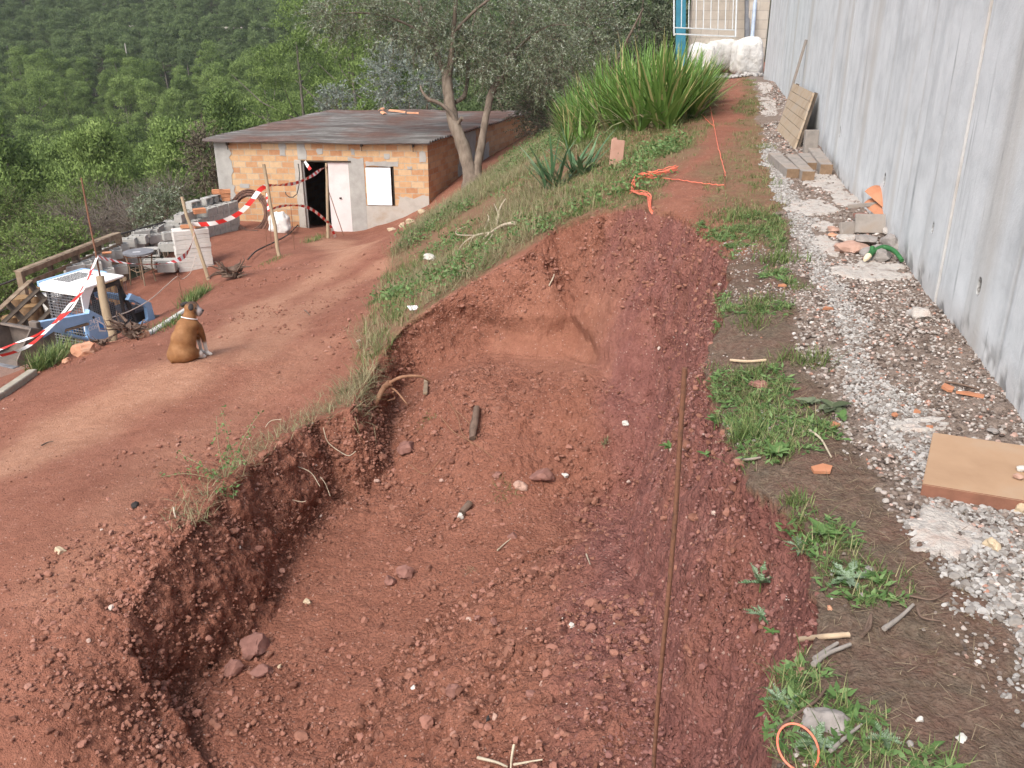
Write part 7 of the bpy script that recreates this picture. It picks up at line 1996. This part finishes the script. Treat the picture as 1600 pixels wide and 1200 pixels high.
# batten leaning on the wall, panel, timbers
def G2(u, v): return G(u, v)
def wallhit(u, v, off=.0):
    s, h = wall_s_at(u, v); return on_wall(s, off, h - 1.6)
a = G(1222, 188); e = wallhit(1262, 62, .02)
g = MB(); beam(g, a, e, .05, .025, .002); o = g.build('batten', 'grey_wood', None, smooth=False); tag(o, 'long thin batten leaning on the concrete wall behind the plank panel', 'batten')
pb0, pb1 = G(1213, 204), G(1240, 233)           # bottom edge
wtop = wallhit(1275, 144, .03)
d = pb1 - pb0; 
tl, tr = PT(1238, 130, zdepth(pb0) + .15), wtop
pn = thing('plank_panel', 'square panel of six planks leaning against the concrete wall', 'panel', tuple(pb0))
n_ = np.cross(pb1 - pb0, tl - pb0); n_ /= np.linalg.norm(n_)
Ed = (pb1 - pb0); Eu = ((tl - pb0) + (tr - pb1)) / 2
for i in range(6):
    k0, k1 = i / 6 + .004, (i + 1) / 6 - .004
    c4 = [pb0 + Eu * k0, pb1 + Eu * k0, pb1 + Eu * k1, pb0 + Eu * k1]
    g = MB(); g.add([q for q in c4] + [q - n_ * .025 for q in c4], [[0, 1, 2, 3], [7, 6, 5, 4], [0, 4, 5, 1], [1, 5, 6, 2], [2, 6, 7, 3], [3, 7, 4, 0]]); child(g, 'plank', 'ply_panel', pn, pb0)
for k in (.04, .96):
    s_ = pb0 + Ed * k - n_ * .05; g = MB(); beam(g, s_ + Eu * .01, s_ + Eu * .99, .05, .05, .003, up=tuple(n_)); child(g, 'batten', 'dark_pallet', pn, pb0)
g = MB(); q = PT(1265, 180, zdepth(wtop) - .35); 
def timber(a, b_, w, h, label, name='timber'):
    a = np.asarray(a); b_ = np.asarray(b_); root = thing(name, label, 'timber', tuple(a), 0, 'short timbers by the wall')
    g = MB(); beam(g, a, b_, w, h, .006); child(g, 'beam', 'grey_wood', root, a)
    dd = (b_ - a) / np.linalg.norm(b_ - a); g = MB(); beam(g, a - dd * .002, a + dd * .006, w * .97, h * .97, 0); child(g, 'end_grain', 'end_grain', root, a)
    return root
def gz0(u, v, dz): 
    q = G(u, v); return q + [0, 0, dz]
timber(gz0(1238, 279, .05), gz0(1208, 252, .05), .13, .10, 'first grey timber from the left in the row of four on the ground')
timber(gz0(1262, 283, .05), gz0(1235, 255, .05), .13, .10, 'second grey timber from the left, its end nearest the viewer')
timber(gz0(1270, 266, .04), gz0(1255, 250, .04), .13, .08, 'third grey timber, shorter and lower than its neighbours')
timber(gz0(1290, 274, .06), gz0(1270, 247, .06), .13, .11, 'fourth grey timber, hard against the concrete wall')
a = G(1265, 240); timber(a + [0, 0, .0], a + [0, .02, .27], .15, .09, 'grey block of timber standing on end beside the plank panel')
# debris heap
def prismstone(u, v, size, label, name, mat, rot, cat, dz=0, wall=None):
    a = G(u, v); v_, f_ = box(*size, .004); g = MB(); g.add(v_, f_); o = g.build(name, mat, None, smooth=False); o.location = a + [0, 0, dz]; o.rotation_euler = rot; tag(o, label, cat); return o
th = np.linspace(-.9, .9, 9)
g = MB()
for rr_, zz_ in ((.11, 0), (.085, 0)):
    pass
def channel_tile(loc, rot, label, L=.32, r=.10):
    g = MB(); th = np.linspace(-1.25, 1.25, 12)
    vo = [(x, math.sin(a) * r, math.cos(a) * r) for x in (-L / 2, L / 2) for a in th]; vi = [(x, math.sin(a) * (r - .014), math.cos(a) * (r - .014)) for x in (-L / 2, L / 2) for a in th]; n = 12
    F_ = [[i, i + 1, n + i + 1, n + i] for i in range(n - 1)] + [[2 * n + i + 1, 2 * n + i, 3 * n + i, 3 * n + i + 1] for i in range(n - 1)]
    F_ += [[i + 1, i, 2 * n + i, 2 * n + i + 1] for i in range(n - 1)] + [[n + i, n + i + 1, 3 * n + i + 1, 3 * n + i] for i in range(n - 1)] + [[0, n, 3 * n, 2 * n], [2 * n - 1, n - 1, 3 * n - 1, 4 * n - 1]]
    g.add(vo + vi, F_); o = g.build('roof_tile', 'terracotta', None, smooth=False); o.location = loc; o.rotation_euler = rot; tag(o, label, 'tile'); return o
a = G(1375, 352); channel_tile(a + [.02, .05, .14], (.2, -.35, 1.9), 'orange curved roof tile on top of the debris heap'); channel_tile(a + [.0, .02, .07], (.1, -.2, 1.7), 'second orange roof tile under the curved one', .3, .095)
g = MB(); beam(g, a + [-.24, .10, .13], a + [-.02, .05, .16], .022, .03, .002); o = g.build('wood_strip', 'grey_wood', None, smooth=False); tag(o, 'thin strip of wood poking left out of the debris heap', 'wood')
o = prismstone(1362, 364, (.27, .035, .15), 'square greyish brown paving tile standing on edge in the debris heap', 'paving_tile', 'tan_stone', (-.45, 0, -.12), 'tile', .07); o.data.materials[0] = MATS['grey_wood']
o = prismstone(1323, 366, (.13, .035, .11), 'smaller broken paving tile left of the square one', 'paving_tile', 'grey_wood', (-.45, 0, .35), 'tile', .04)
for a_ in [(1335, 386, 62, 24, 'pinkish grey slab of rubble at the left front of the debris heap', 'pink_stone', 51), (1372, 391, 74, 34, 'large grey chunk of mortar at the front of the debris heap', 'grey_stone', 52), (1392, 380, 40, 34, 'round lump of concrete against the wall in the debris heap', 'grey_stone', 53),
           (1303, 358, 26, 12, 'flat brown flake left of the debris heap', 'pink_stone', 54), (1300, 366, 18, 9, 'small orange chip in front of the debris heap', 'orange_rock', 55), (1320, 352, 26, 9, 'white flake at the back of the debris heap', 'white_stone', 56)]:
    stone(*a_[:5], a_[5], a_[6] + 300, flat=.5)
for a_ in [(1352, 378, 44, 20, 'grey flake of mortar standing behind the pinkish slab', 'grey_stone', 57), (1345, 345, 40, 16, 'dark brown lump in the middle of the debris heap', 'red_stone', 58), (1390, 362, 34, 20, 'pale lump of mortar between tile and wall in the debris heap', 'mortar_flat', 59), (1318, 377, 34, 12, 'thin grey flake at the front left of the debris heap', 'mortar_flat', 60)]:
    stone(*a_[:5], a_[5], a_[6] + 300, dz=.03)
# green hose like stem with a pale cut end
pts = [(1350, 413, .03), (1362, 407, .06), (1378, 404, .08), (1395, 408, .07), (1408, 416, .04)]
c_ = curve([G(u, v) + [0, 0, h] for u, v, h in pts], 8); hs = thing('plant_stem_piece', 'thick curved green stem with a pale cut end below the debris heap', 'plant stem', tuple(c_[0]))
g = MB(); tube(g, c_[4:], np.linspace(.022, .014, len(c_) - 4), 12); child(g, 'stem', 'green_hose', hs, c_[0], True)
g = MB(); tube(g, c_[:5], [.012, .017, .02, .022, .022], 12); child(g, 'cut_end', 'hose_end', hs, c_[0], True)
g = MB(); tube(g, [c_[7], c_[7] + [.01, .03, .035]], [.02, .016], 10); child(g, 'side_shoot', 'green_hose', hs, c_[0], True)
# clay slab in the foreground and its stones
p1, p2, p3 = G(1441, 757), G(1462, 684), G(1660, 790)
tz = .05
e1 = np.array([p2[0] - p1[0], p2[1] - p1[1]]); L1 = np.linalg.norm(e1); 
q1 = P(1441, 757, -1.56); q2 = P(1458, 676, -1.56); q3 = P(1640, 790, -1.56); q4 = q2 + (q3 - q1)
zt_ = max(float(H(q[0], q[1])) for q in (q1, q2, q3, q4, (q1 + q4) / 2)) + .045 - q1[2]
q1, q2, q3, q4 = [q + [0, 0, zt_] for q in (q1, q2, q3, q4)]
top = [q1, q3, q4, q2]
bm = bmesh.new(); vs = [bm.verts.new(q) for q in top] + [bm.verts.new(q - [0, 0, .055]) for q in top]
for f in ((0, 1, 2, 3), (7, 6, 5, 4), (0, 4, 5, 1), (1, 5, 6, 2), (2, 6, 7, 3), (3, 7, 4, 0)): bm.faces.new([vs[i] for i in f])
bmesh.ops.recalc_face_normals(bm, faces=bm.faces[:]); bmesh.ops.bevel(bm, geom=bm.edges[:], offset=.003, segments=2, affect='EDGES')
v_, f_ = bm_arrays(bm); g = MB()
for fc in f_:
    nn_ = np.cross(v_[fc[1]] - v_[fc[0]], v_[fc[2]] - v_[fc[0]]); g.add(v_[fc], [list(range(len(fc)))], .5, 0 if nn_[2] > .7 * np.linalg.norm(nn_) else 1)
o = g.build('clay_slab', ['terracotta_slab', 'slab_edge'], None, smooth=False, loc=q1)
side = MATS['terracotta']; tag(o, 'large flat orange clay slab lying on the gravel at the right edge', 'slab')
for u, v, w, h, lab, mt, sd_ in ((1593, 735, 17, 13, 'small white pebble on the clay slab at the right edge', 'white_stone', 71), (1590, 748, 17, 12, 'small pink pebble on the clay slab at the right edge', 'pink_stone', 72)):
    q = P(u, v, q1[2] + .002); r = w * zdepth(q) / FPX / 2; vv, ff = rockshape(sd_, 3, .4); g = MB(); g.add(vv * [r, r * .8, r * .7], ff); o = g.build('pebble', mt, None); o.location = q + [0, 0, r * .5]; tag(o, lab, 'pebble')
stone(1598, 792, 26, 36, 'rounded brown stone at the right edge in front of the clay slab', 'tan_stone', 273)
# clay shards
def shard(u, v, w, h, label, seed, mat='terracotta', th=.012):
    c0 = G(u, v); t = zdepth(c0); rng = np.random.RandomState(seed); n = rng.randint(4, 6); an = np.sort(rng.uniform(0, 6.28, n) * .3 + np.linspace(0, 6.28, n, endpoint=False)); r = w * t / FPX / 2
    pts = [(math.cos(a) * r, math.sin(a) * r * .75 * min(1.6, 2.2 * h / w)) for a in an]; g = MB()
    g.add([(x, y, th) for x, y in pts] + [(x, y, 0) for x, y in pts], [list(range(n)), list(range(n, 2 * n))[::-1]] + [[i, n + i, n + (i + 1) % n, (i + 1) % n][::-1] for i in range(n)])
    o = g.build('clay_shard', mat, None, smooth=False); o.location = c0 + [0, 0, .008]; o.rotation_euler = (rng.uniform(-.15, .15), rng.uniform(-.15, .15), 0); tag(o, label, 'shard', 'orange clay shards'); return o
for i, a_ in enumerate([(1480, 610, 20, 14, 'orange clay shard near the wall above the clay slab, left of the longer one'), (1515, 621, 46, 15, 'longest orange clay shard, near the wall above the clay slab'), (1284, 738, 36, 15, 'pointed clay shard in the dirt left of the mortar line'),
                        (1303, 668, 18, 10, 'small clay shard beside the dark leaves'), (1292, 486, 22, 10, 'clay shard between grass strip and gravel'), (1224, 449, 18, 8, 'flat clay shard in the upper grass strip'), (1432, 647, 14, 7, 'tiny clay shard above the left corner of the slab'),
                        (1397, 652, 10, 6, 'tiniest clay shard in the mortar line'), (1452, 672, 10, 6, 'little clay chip just at the edge of the slab')]):
    shard(*a_, 20 + i)
# sticks
def stick(p, r, label, mat='dead_branch', name='stick', taper=.6, h=.012):
    c_ = curve([G(q[0], q[1]) + [0, 0, q[2] if len(q) > 2 else h] for q in p], 6); g = MB(); tube(g, c_, np.linspace(r, r * taper, len(c_)), 7, jitter=.08); o = g.build(name, mat, None, loc=c_[0]); tag(o, label, 'stick'); return o
stick([(1250, 1004), (1290, 1000), (1326, 997)], .009, 'straight brown stick at the rim of the cut', 'fresh_wood', taper=.9)
stick([(1270, 1044), (1290, 1028), (1328, 1012)], .009, 'grey stick with a cut end just below the straight brown one', 'grey_wood')
stick([(1272, 1036), (1290, 1022), (1308, 1010)], .009, 'shorter grey stick crossing the cut one', 'grey_wood')
stick([(1476, 600), (1495, 603), (1530, 612)], .007, 'dark twig above the clay shards', 'dark_root')
stick([(1380, 988), (1405, 970), (1426, 950)], .008, 'pale forked twig on bare soil', 'grey_wood')
stick([(1432, 955), (1440, 970), (1470, 976)], .004, 'curved thin twig right of the forked one', 'dark_root')
stick([(1420, 936), (1455, 942), (1480, 930)], .0035, 'thin dark twig above the curved one', 'dark_root')
stick([(1264, 676), (1282, 690), (1298, 718)], .006, 'bent pale stalk right of the weed rosettes', 'dead_branch')
stick([(1150, 722), (1168, 722), (1188, 719)], .007, 'straight grey stick under the first weed rosette', 'grey_wood')
stick([(1345, 1000), (1358, 985), (1360, 965), (1350, 992)], .006, 'curled dark root in the litter', 'dark_root')
stick([(1215, 1145), (1240, 1125), (1275, 1100), (1290, 1080)], .006, 'long dark twig beside the speckled rock', 'dark_root')
stick([(1296, 1180), (1320, 1158), (1345, 1138)], .006, 'pale twig below the speckled rock', 'grey_wood')
stick([(1141, 566), (1170, 568), (1197, 566)], .008, 'flat lath lying in the grass strip', 'fresh_wood', taper=1)
stick([(714, 430), (735, 415), (752, 404)], .008, 'thin stick on the upper slope of the cut', 'dead_branch')
stick([(858, 448), (864, 436), (866, 430)], .009, 'short stick stuck in the back slope of the cut', 'dead_branch')
stick([(777, 862), (788, 852), (798, 844)], .006, 'short stick in the rubble', 'dead_branch')
stick([(916, 868), (922, 884), (926, 893)], .005, 'pale stick in the right of the rubble', 'dead_branch')
stick([(747, 1187), (775, 1194), (792, 1201)], .008, 'broken stick at the bottom edge, left part', 'dead_branch')
stick([(803, 1168), (800, 1185), (798, 1204)], .007, 'yellowish stick pointing down at the bottom edge', 'hose_end')
stick([(803, 1198), (825, 1194), (848, 1190)], .006, 'pale stick at the bottom edge, right part', 'dead_branch')
stick([(272, 797), (273, 805), (275, 812)], .008, 'small twig upright in the terrace soil', 'dead_branch', h=.02)
stick([(65, 698), (75, 693), (84, 691)], .008, 'dark twig on the pale trodden track', 'dark_root')
stick([(476, 486), (480, 489), (484, 494)], .01, 'short twig on the terrace near the upper rim', 'dark_root')
# speckled concrete rock, orange ring
stone(1300, 1112, 96, 60, 'speckled grey pink rock half buried in the litter at the lower right', 'grey_stone', 81, 'rock', 'rock', 4, .8, -.02)
a = G(1244, 1185); t = zdepth(a); r = 31 * t / FPX
g = MB(); tube(g, [a + np.array([math.cos(x) * r, math.sin(x) * r * 1.15, .035 + .02 * math.sin(x)]) for x in np.linspace(-1.0, 5.1, 40)], .0028, 8); o = g.build('orange_hoop', 'orange_cord', None); tag(o, 'bright orange plastic hoop lying in the weeds at the bottom edge', 'hoop')
# rod standing in the cut
b_ = PT(1012, 1200, 1); 
tr_ = 2.75; topq = PT(1070, 575, tr_); yb = topq[1] + .10
zb_ = -3.95; 
bx = (1010 - 800) / FPX * (CP * yb - SP * (-3.35)); 
g = MB(); p_ = np.linspace([bx, yb, zb_], topq, 12); p_[1:-1, 0] += .006 * np.sin(np.arange(10)); tube(g, p_, .0085, 8, jitter=.04)
o = g.build('steel_rod', 'rust', None, loc=p_[0]); tag(o, 'long rusty steel rod standing upright in the cut near its right side', 'rod')
# peg and orange cords at the head of the cut
pg, pe = post((1133, 296), (1131, 270), .008, 'short rusty peg holding the orange cord on the path', 'rusty_peg', 'peg', 'rust')
def cord(pix, label, r=.005, hs_=None, seed=0):
    rng = np.random.RandomState(seed); c_ = curve([G(u, v) + [0, 0, (.02 if hs_ is None else hs_[i])] for i, (u, v) in enumerate(pix)], 8); c_[1:-1] += rng.normal(size=(len(c_) - 2, 3)) * .004
    g = MB(); tube(g, c_, r, 5); return g
g = cord([(1132, 292), (1095, 289), (1060, 284), (1020, 281), (992, 284), (990, 300), (984, 305)], '', seed=1)
g2 = [cord([(1132, 290), (1128, 262), (1122, 235), (1115, 200), (1110, 178), (1105, 155)], '', hs_=[.1, .06, .04, .04, .06, .1], seed=2), cord([(1094, 178), (1105, 190), (1116, 200)], '', seed=3)]
rngc = np.random.RandomState(17)
ct = thing('builder_cord_tangle', 'tangle of orange builder cord hanging over the head of the cut', 'cord', tuple(G(1010, 310)))
co0 = np.array(ct.location)
def addc(g): child(g, 'strand', 'orange_cord', ct, co0, True)
addc(g)
for k in range(9):
    j = lambda s=3.5: rngc.uniform(-s, s)
    addc(cord([(1057 + j(), 269 + j(2)), (1035 + j(), 277 + j(2)), (1012 + j(), 280 + j(2)), (993 + j(), 286 + j()), (989 + j(), 300 + j())], '', hs_=[.03 + rngc.uniform(0, .05)] * 5, seed=k))
tsf = zdepth(G(1012, 325)) - .12
for k in range(8):
    g = MB(); j = lambda s=3.5: rngc.uniform(-s, s); q = [G(986 + j(), 302 + j()) + [0, 0, .03], G(1000 + j(), 308 + j()) + [0, 0, .05], G(1013 + j(), 314 + j()) + [0, 0, .05], PT(1016 + j(2), 328 + j(), tsf), PT(1024 + j(4), 338 + j(5), tsf - .05), PT(1021 + j(4), 352 - k * 1.5, tsf - .08)]
    tube(g, curve(q, 6), .0035, 5); addc(g)
g = MB(); tube(g, [PT(1022, 345, tsf - .06), PT(1020, 372, tsf - .1), PT(1018, 395, tsf - .14)], .004, 5); addc(g)
for i, gg in enumerate(g2):
    o = gg.build('orange_line', 'orange_cord', None); tag(o, ['orange cord stretched along the path from the peg towards the gate', 'short end of orange cord joining the stretched line'][i], 'cord')
# ------------------------------------------------------------------ single plants along the rim
def rosette(u, v, n, L, asp, label, mat='weed_leaf', seed=0, up=.4, name='weed_rosette', stem=0, toothed=False, dirpix=None):
    rng = np.random.RandomState(seed); a = G(u, v); root = thing(name, label, 'weed', tuple(a)); g = MB(); gs = MB()
    base = a + [0, 0, .01 + stem]
    if stem: tube(gs, [a, base], .003, 5)
    for i in range(n):
        az = i * 2.4 + rng.uniform(-.3, .3); el = rng.uniform(.15, up + .3); l = L * rng.uniform(.6, 1.1)
        d = np.array([math.cos(az) * math.cos(el), math.sin(az) * math.cos(el), math.sin(el)]); s = np.cross(d, [0, 0, 1]); s /= np.linalg.norm(s); nn = np.cross(s, d)
        w = l * asp / 2; m_ = 5; pts_l = []; pts_r = []; mid = []
        for k in range(m_ + 1):
            t = k / m_; c_ = base + d * l * t + nn * (-.35 * l * t * t) * .6; ww = w * math.sin(math.pi * min(1, .12 + t * .88)) ** .8
            if toothed: ww *= (1.35 if k % 2 else .35)
            mid.append(c_); pts_l.append(c_ - s * ww + nn * ww * .3); pts_r.append(c_ + s * ww + nn * ww * .3)
        V = np.array([q for tri in zip(pts_l, mid, pts_r) for q in tri]); F_ = []
        for k in range(m_): F_ += [[3 * k, 3 * k + 1, 3 * k + 4, 3 * k + 3], [3 * k + 1, 3 * k + 2, 3 * k + 5, 3 * k + 4]]
        g.add(V, F_, rng.uniform(.2, .9))
        if toothed:
            for k in range(1, 9):
                t = k / 9.5; c_ = base + d * l * t + nn * (-.35 * l * t * t) * .6
                for sg in (-1, 1):
                    tip = c_ + s * sg * w * 1.25 * math.sin(math.pi * (.15 + t * .8)) + d * l * .07 + nn * .004; g.add([c_ - d * l * .03, tip, c_ + d * l * .035], [[0, 1, 2]], rng.uniform(.4, 1))
    if stem: child(gs, 'stem', 'grass_green', root, a)
    child(g, 'leaves', mat, root, a); return root
varmat('thistle_leaf', [(0, (.06, .11, .05)), (.5, (.12, .19, .09)), (1, (.30, .38, .28))], .5, .3, .15)
rosette(1212, 712, 13, .085, .42, 'bright green broad leaved rosette in the litter left of the mortar line', seed=1)
rosette(1045, 712, 9, .085, .36, 'leafy sprout reaching out over the cut in front of the rod', seed=2, up=.6, name='leafy_sprout', stem=.05)
rosette(1116, 672, 7, .075, .4, 'pale leaved seedling at the rim right of the rod', seed=3, up=.6, stem=.03, name='seedling')
rosette(1103, 714, 6, .05, .4, 'small seedling under the pale leaved one', seed=4, up=.6, name='seedling')
rosette(1325, 908, 15, .085, .26, 'sprawling silvery thistle on the flat ground right of the rim', 'thistle_leaf', 5, .15, 'thistle', toothed=True)
rosette(1187, 925, 12, .085, .24, 'upright silvery thistle growing out of the purple side of the cut', 'thistle_leaf', 6, .9, 'thistle', stem=.03, toothed=True)
rosette(1190, 965, 10, .075, .24, 'lower thistle hanging on the purple side of the cut', 'thistle_leaf', 7, .3, 'thistle', toothed=True)
rosette(1250, 860, 14, .06, .26, 'green thistle rosette at the grassy rim above the sprawling one', 'thistle_leaf', 8, .3, 'thistle', toothed=True)
rosette(1285, 838, 12, .07, .4, 'small green rosette on the rim beside the thistles', seed=9)
rosette(1275, 1165, 14, .07, .26, 'thistle inside the orange hoop', 'thistle_leaf', 10, .3, 'thistle', toothed=True)
rosette(1220, 1100, 12, .055, .26, 'green thistle beside the speckled rock', 'thistle_leaf', 11, .3, 'thistle', toothed=True)
rosette(1380, 1160, 10, .055, .26, 'pale thistle in the litter at the lower right', 'thistle_leaf', 12, .2, 'thistle', toothed=True)
rosette(1262, 632, 8, .07, .6, 'dark round leaved plant beside the gravel', 'dark_foliage', 13, .2, 'round_leaved_plant')
rosette(1300, 640, 9, .085, .6, 'dark green round leaved plant touching the mortar line', 'dark_foliage', 14, .2, 'round_leaved_plant')
rosette(1315, 655, 5, .05, .6, 'small bright leaves below the round leaved plant', seed=15, name='round_leaved_plant')
rosette(1205, 1012 - 20, 6, .04, .4, 'tiny weed at the rim above the straight stick', seed=16, name='seedling')
rosette(1210, 580, 8, .05, .4, 'small rosette above the brown clod', seed=17)
for i, (u, v, r, h, n, lab) in enumerate(((1165, 685, .035, .14, 150, 'upright grass tuft at the rim left of the broad leaved rosette'), (1270, 568, .04, .12, 130, 'bright grass tuft at the gravel edge'), (1175, 505, .06, .09, 160, 'green tuft on the rim half way up the strip'), (1215, 408, .09, .12, 220, 'green tuft low in the upper strip'), (1190, 470, .07, .09, 150, 'green tuft below the upper one'),
                                      (1160, 340, .10, .10, 220, 'green tuft above the rim near the peg'), (1248, 452, .05, .08, 90, 'grass tuft at the clay shard'), (1130, 335, .12, .06, 200, 'low green mat at the right head of the cut'), (1245, 785, .03, .08, 80, 'yellowish tuft in the litter'), (1110, 578, .02, .07, 40, 'yellow green wisp at the rim left of the strip'), (1237, 560, .05, .10, 110, 'sprawling blades left of the bright tuft'),
                                      (1120, 470, .004, .14, 40, 'single long blades arching at the rim'))):
    tuft(u, v, r, h, n, lab, seed=60 + i, w=.005 if v > 430 else .008, lean=(.1, 1.2), cat='grass tuft')
# ------------------------------------------------------------------ air
hm = bpy.data.materials.new('haze'); hm.use_nodes = True; hn = hm.node_tree
for n_ in list(hn.nodes):
    if n_.type == 'BSDF_PRINCIPLED': hn.nodes.remove(n_)
pv = nd(hn, 'ShaderNodeVolumePrincipled'); pv.inputs['Density'].default_value = .00022; pv.inputs['Color'].default_value = (.93, .97, 1.0, 1); pv.inputs['Anisotropy'].default_value = .2
lk(hn, pv.outputs[0], hn.nodes['Material Output'].inputs['Volume'])
bm = bmesh.new(); bmesh.ops.create_cube(bm, size=1); me = bpy.data.meshes.new('haze'); bm.to_mesh(me); bm.free(); me.materials.append(hm)
hz_ = bpy.data.objects.new('haze', me); COL.objects.link(hz_)
tag(hz_, 'thin pale air haze over the valley', None, None, 'stuff')
lo = float(fz_.min()) - 1; hi = float(fz_.max()) + 12
hz_.scale = (880, 560, hi - lo); hz_.location = (0, 200, (hi + lo) / 2)
try: SC.cycles.volume_bounces = 0
except Exception: pass
